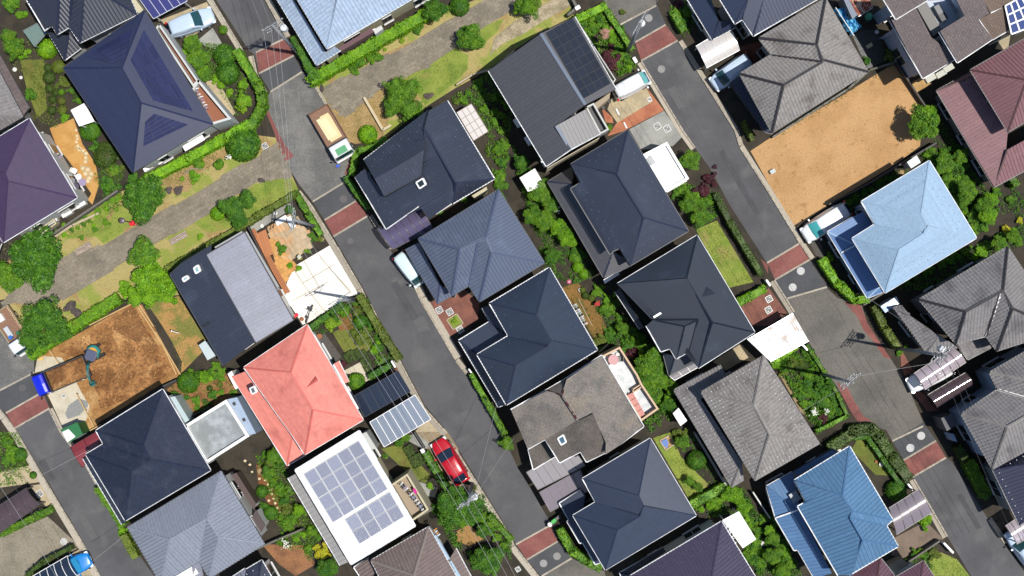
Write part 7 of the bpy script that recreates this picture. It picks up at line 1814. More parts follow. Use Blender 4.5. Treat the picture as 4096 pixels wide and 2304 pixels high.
LAND = HOUSES + [('the orange dirt lot', P('H300,100', 0)), ('the excavated plot', P('I1200,700', 0)), ('the lower footpath', P('E1450,820', 0)), ('the upper footpath', P('B1500,600', 0))]
def where(c):
    best = min(LAND, key=lambda l: (l[1] - c).length); d = c - best[1]
    if d.length < 1.5: return 'beside ' + best[0]
    a = math.degrees(math.atan2(d.y, d.x)) % 360
    return ('right of', 'upper right of', 'above', 'upper left of', 'left of', 'lower left of', 'below', 'lower right of')[int((a + 22.5) // 45) % 8] + ' ' + best[0]
AUTO = []
KN = {'tree': ('garden_tree', 'tree', 'tree'), 'loose': ('shrub', 'leafy shrub', 'shrub'), 'ball': ('clipped_shrub', 'clipped shrub', 'shrub'), 'fan': ('strap_leaf_plant', 'spiky plant', 'plant'), 'pad': ('pruned_tree', 'pruned tree', 'tree'), 'box': ('box_hedge', 'box hedge', 'hedge')}
SHRUBS = []
def plant(tok, r_px, kind, col, extra=None, sq=1.0, rot=None, zf=None, now=False):
    if kind == 'loose' and not now: SHRUBS.append((r_px, tok, col)); return
    r = r_px * KS * ALT / FOC * (1.12 if kind in ('tree', 'loose') else 1.0)
    zc = {'tree': r * .9 + .9, 'pad': r * .7 + .4, 'loose': r * .7, 'ball': r * .6, 'fan': r * .4, 'box': r * .5}[kind]
    r *= (ALT - zc) / ALT
    c = P(tok, zc); c.z = 0; nm, ph, cat = KN[kind]; big = 'large' if r > 1.15 else ('small' if r < .48 else 'mid-sized')
    t = bpy.data.objects.new(nm, None); COL.objects.link(t); t.location = c; ORIGIN[t.name] = tuple(c); t['category'] = cat; t['group'] = {'tree': 'trees', 'shrub': 'shrubs', 'plant': 'spiky plants', 'hedge': 'box hedges'}[cat] + ' in the gardens and park'
    THINGS.append(t); AUTO.append((t, extra or f"{big} {LW[col]} {ph} {where(c)}", c))
    k = abs(hash(tok)) % 4 if False else (int(c.x * 7) + int(c.y * 13)) % 4
    trunk_h = {'tree': r * .9 * .7 + .5, 'pad': .5, 'loose': .08, 'ball': .05, 'fan': .02, 'box': .0}[kind]
    o = bpy.data.objects.new('crown' if cat == 'tree' else 'foliage', crown(kind, k)); COL.objects.link(o); o.parent = t
    if not o.data.materials: o.data.materials.append(None)
    o.material_slots[0].link = 'OBJECT'; o.material_slots[0].material = LM[col]
    rs = random.Random(tok + kind); ang = rot if rot is not None else rs.uniform(0, 6.28)
    hz = {'tree': .85, 'pad': 1.0, 'loose': .9, 'ball': .9, 'fan': 1.0, 'box': .9}[kind] * rs.uniform(.9, 1.1)
    o.matrix_local = Matrix.Translation((0, 0, trunk_h)) @ Matrix.Rotation(ang, 4, 'Z') @ Matrix.Diagonal((r, r * sq, r * hz * (zf or 1), 1))
    s = bpy.data.objects.new('trunk' if cat == 'tree' else 'stem', trunk_mesh(k)); COL.objects.link(s); s.parent = t
    hh = trunk_h + r * .35; s.matrix_local = Matrix.Rotation(ang, 4, 'Z') @ Matrix.Diagonal((max(.5, r * .8) if cat == 'tree' else r * .5, max(.5, r * .8) if cat == 'tree' else r * .5, hh / 1.2, 1))
    return t

PLANTS = """
tree dark E1450,540,265 E370,1150,340 E2330,650,150 E2480,560,110 E2400,760,110 I420,330,250 I560,430,170 I300,520,150 G400,1120,100 N1960,800,200 N2150,760,170 N2020,640,110 N2330,1290,180 N720,1390,130 N2280,1000,90 K1580,1180,90 B1790,90,150 G90,180,95 C730,520,70
tree mid E1440,1110,190 E90,1350,190 D1560,1255,205 G280,470,140 G390,600,110 G210,720,120 G330,780,110 G1800,160,125 G1800,600,120 G1900,720,130 K1390,760,180 K1470,900,150 K1350,950,130 K1420,1080,120 B1460,980,150 B1400,880,130 B1540,890,140 B1390,1060,130 B1560,1080,140 B2150,370,150 B2240,430,80 C180,40,150 A130,480,120 A70,360,95 A1920,430,105 A1980,570,135 A2030,740,110 N2520,120,85 H1800,200,130 H1950,120,100 H2010,480,130 H2190,620,110 L60,1449,10 O1720,110,85 O1880,560,60 O1790,500,60 G520,860,95 N180,240,100 N110,420,80 N1500,60,60 J2200,0,10 K1120,400,80 H2340,1000,110 H2480,930,90 P60,1080,90 P60,1250,110 P160,1400,100 O2280,1010,5
tree bright E1510,1360,220 E1640,1430,150 I1500,70,130 I1650,60,110 I1350,90,110 G560,950,110 G470,830,100 A2440,1010,95 A2440,840,62 K1580,1150,70 D1640,1120,90 I2060,900,80 P30,1000,75 O2220,640,110 O2330,760,90 N430,800,75 H2230,720,110 H2260,560,90 C80,60,80
loose dark A300,950,75 E1080,420,105 I2080,1230,60 K900,620,60 K980,500,70 K1220,520,120 K1160,560,80 K1290,500,70 J1090,150,60 N1440,110,65 J590,370,55 H1450,620,70 C1060,480,60 C1100,300,55 G120,300,70 G700,1120,65 G640,1060,60 L560,930,70 L640,1060,80 L480,1060,75 L400,960,70 L680,1160,55 L330,1090,60 L540,1150,70 F340,660,70 F380,760,45 F590,950,40 E1330,340,70 I1750,1070,55 B1620,300,60 H1400,560,60 D1000,610,50 N70,740,50 L420,680,60 L360,630,50 K1000,450,60 H1530,540,60 H1250,420,60 M60,100,70 M60,290,60 P1010,130,40
loose mid A100,40,100 A190,150,60 E1990,190,95 E2200,200,80 E940,1000,5 B1215,570,68 B1030,620,95 B1000,720,50 J890,250,65 J820,240,45 J930,200,40 J1000,160,45 K860,40,68 K1095,365,72 K960,220,95 G1750,520,70 G1960,560,60 E950,860,40 E1060,790,45 E820,940,35 E1170,660,35 F260,1060,60 F220,1010,40 F560,920,45 F530,1080,30 N310,930,80 N250,860,50 N560,1000,85 N620,1060,55 N400,1040,60 N520,1180,55 N290,1080,45 M2290,260,5 N2430,950,60 N2500,1150,50 C830,280,80 C760,330,60 C900,180,60 C700,210,60 C1050,640,60 C980,540,50 C1190,620,55 L480,750,60 L200,700,50 L420,850,60 L640,1230,60 L580,1300,55 L710,1270,45 I2230,840,55 I2170,780,55 I1980,1210,40 I2350,1060,45 H2100,700,90 H2060,860,80 H2180,840,60 H1640,60,70 H1900,560,70 H2450,560,60 H2300,480,60 D0,520,5 B2080,1000,55 B2260,900,50 B2400,980,60 B2300,1100,55 B2230,1250,45 B2450,1160,60 B2520,1060,50 F2470,300,70 F2500,420,60 F2450,20,60 G1650,440,50 C920,1240,45 C980,1280,50 C970,1060,20 F2100,560,45 F1860,690,35 F600,860,35 E760,780,38 E850,730,42 E650,850,32 E580,890,40 E980,670,45 E1060,600,45 N1450,1280,0 O1990,1050,60 O2080,780,55 O2280,620,70 O2400,900,60 O2480,1000,70 O2420,1200,70 O2500,1300,80 O2360,1280,55 O2540,870,60 N1880,840,60 N2100,900,70 N2420,1060,60 P1030,40,40 P880,60,40 P1280,380,30 P1500,1230,60 P1420,1300,50 P1580,1250,50 H2140,1100,60 H2400,1050,60 H2530,1000,55 H1600,1230,60 H1750,1160,50 H1870,1090,55 I740,90,5 L1330,640,50 L1390,590,40
loose bright A240,140,55 A650,1180,55 E1190,540,50 E1130,560,40 E940,820,35 E2010,930,40 E1960,340,65 E1930,290,45 E1830,350,38 H1530,1,5 J1190,620,68 J1220,560,45 N1750,545,45 N1870,650,52 K960,110,50 K1040,60,40 M1230,1000,60 M1290,1050,45 L100,780,55 L740,1280,45 L350,1020,50 H1920,340,45 H2080,1140,50 P2010,360,45 N680,800,55 N2380,960,50 O2000,740,70 O2100,660,60 O1900,780,50 P1580,900,80 C810,140,60 C1180,680,45 H620,1150,60 N2330,1000,45 F430,1250,40 F340,1220,45 E640,820,35 G1700,420,45 O1740,120,50
loose yellow N675,1225,90 N610,1170,50 H2400,865,62 H2535,770,45 H1905,350,35 E1055,605,32 F430,1140,30
loose lime A2430,1080,70 J750,365,88 B1300,497,28 A220,150,30 F500,1075,28 B1470,405,42 J2000,335,35
loose olive J1080,500,115 J1000,470,70 J1010,240,65 K900,520,70 K830,560,60 O1690,30,80 L270,770,60 L340,760,55 A630,820,75 G680,1080,40 D1230,540,65 D1250,600,50 F640,960,45 C1110,120,40 L150,850,50 L420,910,45 I2210,970,40 H1700,420,50 E1140,280,90
loose maroon K1330,600,62 K1200,650,62 K1260,610,45 C1010,640,95 C960,560,70 C1000,480,60 G1930,460,85 G1990,350,70 G2030,400,50 C1680,40,70 J880,770,45 L560,1310,65 G2040,230,30
loose pinkf C950,330,68 C930,370,40
ball bright A470,490,105 G662,1240,57 G722,1305,52 B1125,1350,98 H2280,0,5 E2190,700,75 P1700,1330,5
ball mid A2245,300,46 J1010,940,90 C1760,120,58 A620,925,36 C1240,1270,5 P1020,20,0
ball dark A2260,555,115 A2290,730,120 A905,1310,108 E2440,0,175 E2350,50,80 I1890,950,112 O1860,285,102 P1290,590,108 B2050,60,100 K850,1449,0 J1050,345,75 N60,600,65 N145,815,75 M205,230,72 M335,435,38 I2210,60,5 H1830,600,5 K1570,1200,0 N110,760,40 B1860,170,5
ball moss A490,780,66 A495,892,42 A560,935,36 A528,1000,42 A520,1112,46 A480,680,40 E1050,130,120 E1060,60,90 K1400,1320,0 I2110,1010,30 G800,1290,50 K740,75,40 L190,755,28 L370,780,45 L300,800,50
ball olive A585,670,70 A620,1015,40 A628,1105,48 G870,1449,30 K710,20,34 K800,100,36 L250,740,45
ball brown A610,1020,36
fan mid N300,580,85 J1240,730,75 N2460,80,40 N1300,240,45
fan straw F660,960,42 G2300,740,0
fan olive N430,900,50 N2200,560,50
pad mid B2110,320,110 K1220,510,80 P140,1300,70 N1960,930,80 A1990,470,80
pad dark N250,300,80 L520,1000,80 L620,980,80
box moss J945,690,52 J1010,670,48 J1075,670,42 J1110,745,48 J1130,810,40 N1540,180,48 N1570,240,40 N1620,290,62 N1660,250,40
"""
seen = set()
for line in PLANTS.strip().split('\n'):
    kind, col, *its = line.split()
    for it in its:
        x, y, r = it[1:].split(',')
        if float(r) < 22: continue
        plant(f"{it[0]}{x},{y}", float(r), kind, col, rot=(math.atan2(GB.y, GB.x) if kind == 'box' else None), sq=1.0)

# loose rows of shrubs that fill the garden strips
rs0 = random.Random(11)
def fill(spec, n, cols, r0=45, r1=85, wob=40, kinds='loose'):
    pth = []; sh = None
    for tk in TK(spec): u_, v_, _ = uv(tk); pth.append((u_, v_))
    seg = [math.dist(a, b) for a, b in zip(pth[:-1], pth[1:])]; tot = sum(seg)
    for i in range(n):
        d = tot * (i + .5) / n; k = 0
        while k < len(seg) - 1 and d > seg[k]: d -= seg[k]; k += 1
        f = d / seg[k]; u_ = pth[k][0] + (pth[k + 1][0] - pth[k][0]) * f + rs0.uniform(-wob, wob) * KS; v_ = pth[k][1] + (pth[k + 1][1] - pth[k][1]) * f + rs0.uniform(-wob, wob) * KS
        ci, ri = min(3, max(0, int(u_ // 1024))), min(3, max(0, int(v_ // 576)))
        plant('%s%.1f,%.1f' % (SHEETS[ri * 4 + ci], (u_ - ci * 1024) / KS, (v_ - ri * 576) / KS), rs0.uniform(r0, r1), rs0.choice(kinds.split()), rs0.choice(cols.split()))
fill("G160,420 300,640 480,900 620,1150", 9, 'dark mid mid'); fill("G60,150 200,300 260,480 180,640", 6, 'dark dark mid'); fill("B2000,1040 2250,850 2450,700", 6, 'mid dark olive', 40, 65); fill("B2380,1080 2450,1300 F2480,120 2430,380 2500,560", 9, 'mid dark mid', 45, 80)
fill("K880,-20 1050,150 1180,380 1260,560", 8, 'dark mid olive', 40, 70); fill("H1560,140 1800,330 2000,640 2150,860", 9, 'dark mid mid', 60, 100, 60); fill("H1750,30 2000,350 2250,700", 7, 'mid dark bright', 55, 90, 50); fill("H2100,1080 2300,980 2520,880", 5, 'mid bright dark', 50, 80); fill("H760,600 1000,470 1250,300", 6, 'dark dark mid', 40, 60, 25); fill("H1350,1440 1700,1230 2050,1040", 8, 'dark dark mid', 40, 65, 25)
fill("A60,330 120,480 200,560", 4, 'mid bright dark', 60, 90); fill("A1850,480 2000,640 2150,760 2350,960", 7, 'mid dark bright', 45, 75); fill("A700,900 760,960 790,1010", 3, 'mid moss', 40, 60, 20); fill("E960,20 1100,160 1180,330 1100,480", 7, 'moss dark mid', 50, 85, 30)
fill("N20,230 160,420 260,680 360,900", 8, 'mid olive dark', 45, 75); fill("N180,1100 350,1000 520,1080", 5, 'mid dark bright', 45, 75); fill("N1820,840 2000,760 2200,830 2330,1000", 8, 'dark mid dark', 70, 110, 60); fill("N2300,1150 2200,1300 2400,1400", 5, 'dark mid', 60, 100); fill("J720,330 900,220 1060,200 1200,480 1260,680", 8, 'mid olive dark', 40, 65)
fill("O2200,560 2300,760 2400,1000 2500,1240", 9, 'mid bright dark', 45, 75); fill("O1980,760 2120,660", 3, 'mid bright', 45, 70); fill("P40,860 100,1060 180,1280 250,1430", 7, 'mid dark bright', 50, 85); fill("O2340,1060 2420,1250 2500,1400", 6, 'mid dark', 45, 70)
fill("L110,800 250,740 370,860 500,1000", 7, 'mid dark olive', 40, 65); fill("L420,1080 560,1150 700,1230", 6, 'dark mid', 45, 70); fill("L350,960 400,1140 480,1300", 5, 'dark mid', 45, 70); fill("C700,150 850,170 950,260 1030,420", 7, 'mid dark bright', 40, 65, 30); fill("C1050,560 1180,600", 3, 'mid dark', 45, 60, 20)
fill("M40,60 100,200 180,330", 5, 'mid dark', 55, 80); fill("I1900,880 2100,830 2250,920", 5, 'mid dark', 45, 70); fill("I1850,1080 2050,1130 2250,1060", 5, 'dark mid', 40, 60); fill("G1620,460 1800,520 1980,620", 5, 'mid dark olive', 55, 85); fill("C1630,60 1700,160 1760,280", 4, 'dark mid', 45, 65, 20); fill("P1450,1280 1600,1180 1720,1200", 5, 'mid olive', 45, 65)
fill("K1360,640 1500,820 1580,1000 1500,1180", 8, 'mid dark mid', 70, 110, 50, 'tree loose'); fill("I1250,60 1500,30 1750,20", 6, 'bright bright mid', 80, 120, 40); fill("E620,920 850,780 1100,640", 8, 'mid bright dark', 26, 40, 15); fill("B1250,1000 1330,1290" if False else "B900,700 1200,580", 3, 'mid dark', 40, 60, 20)

# the 290 largest loose shrubs are things of their own; the small rest is one mass of shrubbery
SHRUBS.sort(key=lambda q: -q[0])
for r, tk, cl in SHRUBS[:285]: plant(tk, r, 'loose', cl, now=True)
VV = []; MI = []; ml = []
for r, tk, cl in SHRUBS[285:]:
    rr = r * KS * ALT / FOC * 1.1; c = P(tk, rr * .7); k = (int(c.x * 7) + int(c.y * 13)) % 4; me = crown('loose', k); a = np.empty(len(me.vertices) * 3, dtype=np.float32); me.vertices.foreach_get('co', a)
    an = random.Random(tk).uniform(0, 6.28); a = a.reshape(-1, 3); R = np.array([[math.cos(an), -math.sin(an), 0], [math.sin(an), math.cos(an), 0], [0, 0, .9]]); a = (a @ R.T) * rr + np.array([c.x, c.y, .05])
    if cl not in ml: ml.append(cl)
    VV.append(a.reshape(-1, 4, 3)); MI.append(np.full(len(a) // 4, ml.index(cl), dtype=np.int32))
if VV:
    me = quads('shrubbery_mesh', np.concatenate(VV))
    for cl in ml: me.materials.append(LM[cl])
    me.polygons.foreach_set('material_index', np.concatenate(MI)); o = bpy.data.objects.new('shrubbery', me); COL.objects.link(o); o['kind'] = 'stuff'

# hedges: surface leaves over a solid inner core
def hedge(spec, w, h, col, label, z=0.0, leaf=.075, dens=130, name='hedge'):
    path = PL(spec, h); path = [Vector((p.x, p.y, 0)) for p in path]; rng = np.random.default_rng(len(spec) + int(w * 100))
    Vs = []; core = MB()
    for a, b in zip(path[:-1], path[1:]):
        d = b - a; L = d.length; d.normalize(); e = Vector((-d.y, d.x, 0)); n = int(L * (w + 1.4 * h) * dens)
        s = rng.uniform(-.03 - w * .3 / L, 1.03 + w * .3 / L, n); t = rng.uniform(-1, 1, n); side = rng.uniform(0, w + 1.4 * h, n) > w; sg = np.where(rng.uniform(0, 1, n) < .5, -1, 1)
        lat = np.where(side, sg * w / 2 * rng.uniform(.92, 1.08, n), t * w / 2); zz = np.where(side, rng.uniform(.05, 1, n) * h, h * rng.uniform(.95, 1.03, n))
        wav = .09 * np.sin(s * L * 2.3) + .07 * np.sin(s * L * 5.1 + 1); lat = lat * (1 + wav); zz = zz * (1 + wav * .6)
        D = np.array(d); E = np.array(e); pos = np.array(a)[None] + s[:, None] * L * D + lat[:, None] * E; pos[:, 2] = zz + z
        nrm = np.where(side[:, None], sg[:, None] * E[None], np.array([[0, 0, 1.]])); Vs.append(leaves(rng, pos, nrm, leaf, .65, .45))
        core.bar(a - d * w * .3 + Vector((0, 0, z + h * .47)), b + d * w * .3 + Vector((0, 0, z + h * .47)), w * .86, h * .92)
    V = np.concatenate(Vs); cv = np.array([[core.v[i] for i in f] for f in core.f]); V = np.concatenate([V, cv])
    c = V.reshape(-1, 3).mean(0); c[2] = 0; o = bpy.data.objects.new(name, quads('hedge_mesh', V - c, LM[col])); COL.objects.link(o); o.location = c; tag(o, label, 'hedge', 'clipped hedges'); return o
hedge("B575,790 1700,140", .95, 1.5, 'bright', 'bright sunlit hedge along the ice-blue tile house and upper park'); hedge("B395,390 580,770", .80, 1.6, 'dark', 'dark green hedge beside the street at the ice-blue tile house')
hedge("A2385,520 2576,830 B50,940 60,1060 -60,1270", .75, 1.4, 'mid', 'curved hedge at the street corner of the navy solar-tile garden'); hedge("A2500,1250 2250,1390 E1880,150 1480,350", .85, 1.3, 'bright', 'bright hedge below the navy solar-tile house')
hedge("E1690,1250 2110,1010 2576,740 F0,730 395,505", .55, 1.1, 'olive', 'long yellowish hedge between the park and the two-tone house'); hedge("F400,500 520,700 640,900", .5, 1.1, 'mid', 'hedge along the street by the sandstone terrace')
hedge("I310,665 620,460 1150,120", 1.0, 1.3, 'bright', 'bright bushy hedge above the excavated plot'); hedge("J1045,90 1230,400 1430,705", .62, 1.3, 'olive', 'yellow-green street hedge of the pink house garden')
hedge("J2175,880 2300,1110 2490,1449", .50, 1.2, 'mid', 'narrow hedge along the street by the L-shaped blue-navy house'); hedge("H555,1180 700,1400 L740,-20 880,120 1000,110", .7, 1.2, 'bright', 'bright hedge round the corner below the sky-blue house')
hedge("G2060,520 2200,790 2500,1290", .55, 1.2, 'moss', 'dull green hedge along the right street lawn'); hedge("L1085,200 1180,400 1300,580", .6, 1.4, 'olive', 'olive hedge beside the blue and white storage shed')
hedge("P650,150 860,10 L860,1440 1040,1420 P1120,40 1250,240 1410,450", 1.0, 1.1, 'moss', 'wide flat hedge curving round the clipped lawn garden'); hedge("P860,60 1000,50 1150,260 1330,520", .4, .9, 'dark', 'thin dark inner hedge of the clipped lawn garden')
hedge("P1930,170 2010,320", .65, 1.3, 'moss', 'short mossy hedge above the indigo house hedge'); hedge("P2040,330 2200,620", .95, 1.5, 'mid', 'thick bushy hedge beside the indigo house'); hedge("M985,580 1220,930", .65, 1.3, 'mid', 'street hedge beside the navy slate house')
hedge("M1250,1060 1350,1250", .7, 1.0, 'olive', 'low olive hedge below the lime bush at the left street'); hedge("M20,1020 490,790", .6, 1.1, 'mid', 'hedge along the worn concrete drive, upper'); hedge("M270,1449 420,1320 700,1170", .45, 1.1, 'moss', 'hedge along the worn concrete drive, lower')
hedge("K2275,150 2530,15", .72, 1.2, 'bright', 'short bright hedge at the lower end of the side lawn'); hedge("O490,1000 600,1200 760,1310 880,1370", .7, 1.3, 'mid', 'hedge curving round the smooth navy house corner'); hedge("N1715,230 1830,430 1960,620", .62, 1.1, 'dark', 'dark hedge beside the red hatchback')
hedge("J1150,890 1330,790", .55, 1.1, 'dark', 'short dark hedge above the navy carport'); hedge("J560,390 740,260 860,170", .5, 1.0, 'dark', 'dark hedge below the white concrete drive'); hedge("O1800,740 2130,560", .8, 1.1, 'mid', 'hedge at the lower end of the sandpit lawn')
hedge("C660,190 930,60", .7, 1.1, 'bright', 'bright hedge at the corner of the rose garden'); hedge("C960,110 1200,480", .5, 1.0, 'mid', 'hedge along the street by the rose garden'); hedge("K-300,1440" if False else "N2360,860 2560,1080", .5, 1.0, 'mid', 'hedge along the street by the dark trees at the bottom')
hedge("C1640,150 1720,290", .6, 1.1, 'mid', 'hedge at the street beside the top-edge navy house'); hedge("C2330,1230 2420,1400", .35, .8, 'olive', 'narrow yellow-green hedge beside the dirt-lot tile house'); hedge("L50,760 290,600", .35, .9, 'bright', 'narrow hedge below the white corrugated roof'); hedge("L400,590 560,830 700,1060 800,1280", .3, .9, 'mid', 'narrow street hedge of the lush garden'); hedge("L500,1440 800,1290", .35, .9, 'mid', 'narrow hedge at the lower side of the lush garden')
hedge("F905,340 1000,480 1120,640", .45, 1.4, 'dark', 'dark hedge beside the street at the navy skylight house'); hedge("F960,300 1010,70 1200,20 B1300,1400", .5, 1.1, 'mid', 'hedge between upper park and navy skylight house'); hedge("H2030,470 2250,-60" if False else "H2330,160 2500,400", .6, 1.2, 'mid', 'hedge strip right of the sky-blue house garden')

# ground cover: low leaves nobody could count
def bed(spec, col, dens=45, leaf=.09, hgt=.3, name='ground_cover'):
    poly = PL(spec, 0); rng = np.random.default_rng(len(spec)); xs = [p.x for p in poly]; ys = [p.y for p in poly]; A = abs(area2(poly)); n = int(A * dens * 2.1)
    pts = []; bb = (max(xs) - min(xs)) * (max(ys) - min(ys)); m = int(n * bb / max(A, .1))
    cand = np.stack([rng.uniform(min(xs), max(xs), m), rng.uniform(min(ys), max(ys), m)], 1)
    cl = np.sin(cand[:, 0] * 2.1 + 1) + np.sin(cand[:, 1] * 2.7) + np.sin(cand[:, 0] * 5.3 + cand[:, 1] * 4.1)
    keep = np.array([inside(p, poly) for p in cand]) & (cl + rng.normal(0, .8, m) > -.6)
    pos = cand[keep]; n = len(pos)
    if n == 0: return
    z = rng.uniform(.03, 1, n) * hgt * (.4 + .3 * np.clip(cl[keep] + 1, 0, 2)); p3 = np.column_stack([pos, z]); V = leaves(rng, p3, np.tile([0, 0, 1.], (n, 1)), leaf * .85, .5, .6)
    o = bpy.data.objects.new(name, quads('bed_mesh', V, LM[col])); COL.objects.link(o); o['kind'] = 'stuff'
bed("L60,760 300,600 400,600 560,860 720,1100 800,1280 500,1440 380,1300 200,960", 'mid', 110, .09, .5); bed("L60,760 300,600 400,600 560,860 720,1100 800,1280 500,1440 380,1300 200,960", 'dark', 90, .10, .6)
bed("H1500,80 1960,0 2080,300 2350,700 2080,900 1850,520", 'dark', 90, .11, .5); bed("H700,560 1300,220 1450,250 960,560 800,740", 'dark', 70, .09, .35); bed("H1300,1449 2200,950 2576,800 2576,1000 1600,1449 L1500,30 1300,60", 'dark', 60, .1, .5)
bed("B1950,1000 2330,720 2576,1000 C0,1200 F2480,560 2300,60 B2330,1420 2240,1200", 'mid', 80, .09, .45); bed("G0,0 200,250 380,480 600,900 800,1340 620,1420 330,1300 200,800 80,400", 'dark', 70, .1, .4); bed("K820,-60 1000,100 1100,400 1300,560 1240,700 980,560 860,300", 'dark', 80, .1, .4)
bed("C640,180 930,50 1250,560 1260,660 1080,780 800,420", 'mid', 120, .09, .5); bed("J520,400 860,170 1030,90 1400,720 1300,800 1080,600 860,300 700,460 620,470", 'dark', 60, .09, .35); bed("N1800,760 2300,620 2576,1080 2576,1300 2380,1000 2100,900 2060,1250 1900,1000", 'dark', 90, .1, .5); bed("N0,240 220,180 330,420 500,800 640,1030 560,1300 300,1160 200,880 100,500", 'mid', 60, .09, .35)
bed("A1800,500 2000,420 2240,450 2480,800 2500,1100 2380,1180 2150,830 1950,700", 'mid', 70, .09, .4); bed("A0,300 250,330 480,640 720,1200 560,1290 330,1200 260,800 60,560", 'olive', 50, .08, .25); bed("E960,0 1180,0 1270,280 1200,460 1060,560 960,480", 'dark', 60, .09, .35); bed("O1900,640 2140,560 2330,560 2576,1000 2576,1449 2480,1449 2330,1180 2280,800 1980,860", 'dark', 80, .1, .5)
bed("P0,760 90,900 260,1200 340,1449 0,1449", 'dark', 90, .11, .5); bed("I1700,1000 2000,800 2300,900 2460,1300 2100,1260 1900,1320", 'olive', 25, .08, .25); bed("O1600,0 1840,0 2100,540 2000,560", 'dark', 40, .09, .3); bed("M-40,0 200,0 330,420 300,520 0,540", 'mid', 70, .09, .4); bed("P1400,1300 1680,1130 1760,1250 1600,1449", 'dark', 60, .09, .35); bed("E560,930 1230,470 1220,640 640,950", 'mid', 45, .08, .25); bed("K1250,460 1400,560 1620,1000 1640,1300 1400,1449 1320,1340 1480,1220", 'dark', 90, .11, .5)
bed("K430,-20 560,-20 1010,520 880,600", 'olive', 28, .08, .2); bed("C1570,60 1750,0 1850,250 1740,400 1640,230", 'dark', 60, .09, .35); bed("D1130,240 1260,560 1310,620 1150,640 990,690 1100,560", 'brown', 25, .08, .3); bed("G1580,400 1700,380 2050,480 2060,740 1850,860 1700,650", 'dark', 80, .1, .4); bed("E1480,60 2000,-100 2060,-40" if False else "E1600,360 2200,60 2200,200 1900,420", 'olive', 16, .08, .2)
bed("N-20,200 150,200 330,420 420,700 300,760 160,560 40,420", 'mid', 40, .09, .35); bed("I2050,1240 2350,1180 2460,1300 2500,1449 2350,1449", 'dark', 50, .09, .35); bed("E1060,420 1260,440 1260,620 1000,700", 'dark', 60, .09, .35); bed("C1180,560 1260,640 1240,720 1060,760", 'mid', 60, .08, .35); bed("H2150,40 2400,300 2576,560 2576,800 2350,700", 'dark', 50, .1, .4); bed("D1560,1090 1690,1150 1900,1449 H1940,60 1700,10 D1640,1400", 'dark', 60, .1, .4)
# turf: short blades over the lawns
def turf(spec, col, dens, leaf=.05): bed(spec, col, dens, leaf, .07, 'grass')
turf("E-100,1500 60,900 560,940 1210,480 1700,300 2300,0 F230,-40 330,260 420,460 370,510 0,720 E2100,1010 1700,1250 I1800,60 1150,110 300,660", 'straw', 16, .055); turf("B600,860 1700,210 2200,20 C400,-60 560,0 590,140 280,320 0,510 B2330,700 2000,880 1500,1210 1290,1390 900,1420 690,1000", 'straw', 14, .055)
turf("E640,960 1150,640 1400,720 1040,1000", 'olive', 40); turf("F0,400 330,320 420,450 370,510 0,700 E2300,850 1950,800", 'olive', 40); turf("B1450,760 2000,480 2140,560 2130,700 1700,1060 1600,900", 'olive', 45); turf("I1480,160 1800,80 2070,520 1820,860 1720,520", 'olive', 45)
turf("G1850,860 2060,770 2430,1390 2170,1449", 'olive', 70); turf("O1420,60 1600,0 1700,250 1990,540 1790,690", 'olive', 70); turf("A200,600 440,600 470,1100 270,900", 'moss', 60); turf("P840,180 1010,60 1250,440 1080,430", 'olive', 40); turf("J770,450 1000,330 1180,600 880,640", 'olive', 50); turf("P1620,1260 1740,1210 1900,1280 2030,1449 1640,1449", 'olive', 60); turf("N1260,170 1460,120 1760,440 1560,440", 'moss', 40)
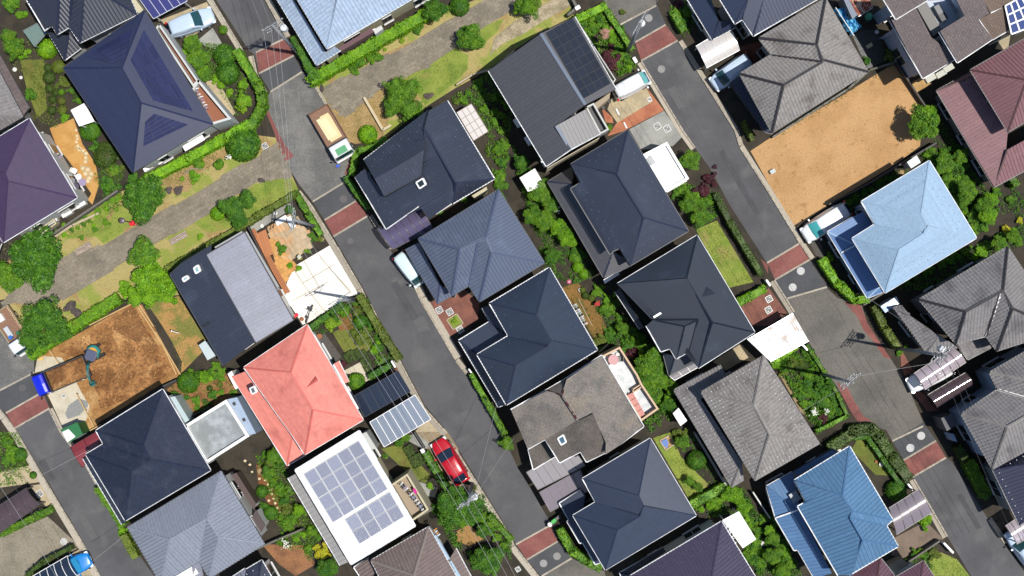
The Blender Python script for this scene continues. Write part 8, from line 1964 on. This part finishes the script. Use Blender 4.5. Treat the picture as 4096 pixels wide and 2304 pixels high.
# stones and weeds on the bare plots
def stones(spec, n, mat, r0, r1, z):
    poly = PL(spec, 0); xs = [p.x for p in poly]; ys = [p.y for p in poly]; rs = random.Random(n); mb = MB(); k = 0
    while k < n:
        x, y = rs.uniform(min(xs), max(xs)), rs.uniform(min(ys), max(ys))
        if not inside((x, y), poly): continue
        k += 1; r = rs.uniform(r0, r1); a = rs.uniform(0, 1.5); mb.box((x, y, z + r * .3), Vector((math.cos(a), math.sin(a), .1)) * r, Vector((-math.sin(a), math.cos(a), 0)) * r * .7, Vector((0, 0, r * .5)))
    obj('pebbles', mb, mat, None, kind='stuff')
LOT = "D1255,660 1430,830 1540,1095 H1520,30 1280,210 740,540 270,800 40,390 G2420,80 D60,1385 700,1000"
stones(LOT, 260, M('pale_pebble', S(236, 206, 160), .9, island=.3), .01, .035, .015); stones(LOT, 260, M('brown_clod', S(172, 126, 78), .95, island=.35), .015, .045, .012)
stones("I600,640 1340,160 1740,830 1010,1230 980,1060 900,900", 500, M('earth_clod', S(148, 102, 58), .95, island=.4), .02, .07, .02); stones("I600,640 1340,160 1740,830 1010,1230 980,1060 900,900", 350, M('light_clod', S(204, 156, 98), .95, island=.3), .02, .06, .02)
bed("D40,1390 700,990 1255,645 1260,665 720,1020 70,1420", 'olive', 40, .06, .15); bed("D1540,1060 H1530,30 1290,200 1260,180 1480,20", 'olive', 20, .06, .15); bed("H0,390 260,820 300,800 60,390", 'olive', 8, .05, .1)
# white blossom in the shrubs
for i, (tok, r, n) in enumerate((("G450,660", 45, 60), ("L465,1250", 40, 60), ("L600,1240", 28, 30), ("P80,1050", 30, 25), ("N300,1130", 60, 40), ("F440,1140", 25, 25), ("E2300,130", 30, 25), ("G430,650", 30, 30))):
    c = P(tok, 1.2); rng = np.random.default_rng(i); rr = r * KS * ALT / FOC; pos = np.array(c)[None] + rng.normal(0, .45, (n, 3)) * np.array([rr, rr, .25]); o = bpy.data.objects.new('blossom', quads('blossom_mesh', leaves(rng, pos, np.tile([0, 0, 1.], (n, 1)), .07, .9, .3), LM['white'])); COL.objects.link(o); o['kind'] = 'stuff'
# ------------------------------------------------------------------ wording of look-alike plants: told apart by their order in the picture
ORD = ['first', 'second', 'third', 'fourth', 'fifth', 'sixth', 'seventh', 'eighth', 'ninth', 'tenth', 'eleventh', 'twelfth']
by = {}
for t, lab, c in AUTO: by.setdefault(lab, []).append((c.x, t))
for lab, l in by.items():
    l.sort(key=lambda p: p[0])
    for i, (x, t) in enumerate(l):
        if len(l) == 1: t['label'] = lab
        elif i == 0: t['label'] = lab + ', leftmost'
        elif i == len(l) - 1: t['label'] = lab + ', rightmost'
        else: t['label'] = lab + f', {ORD[i]} from left'
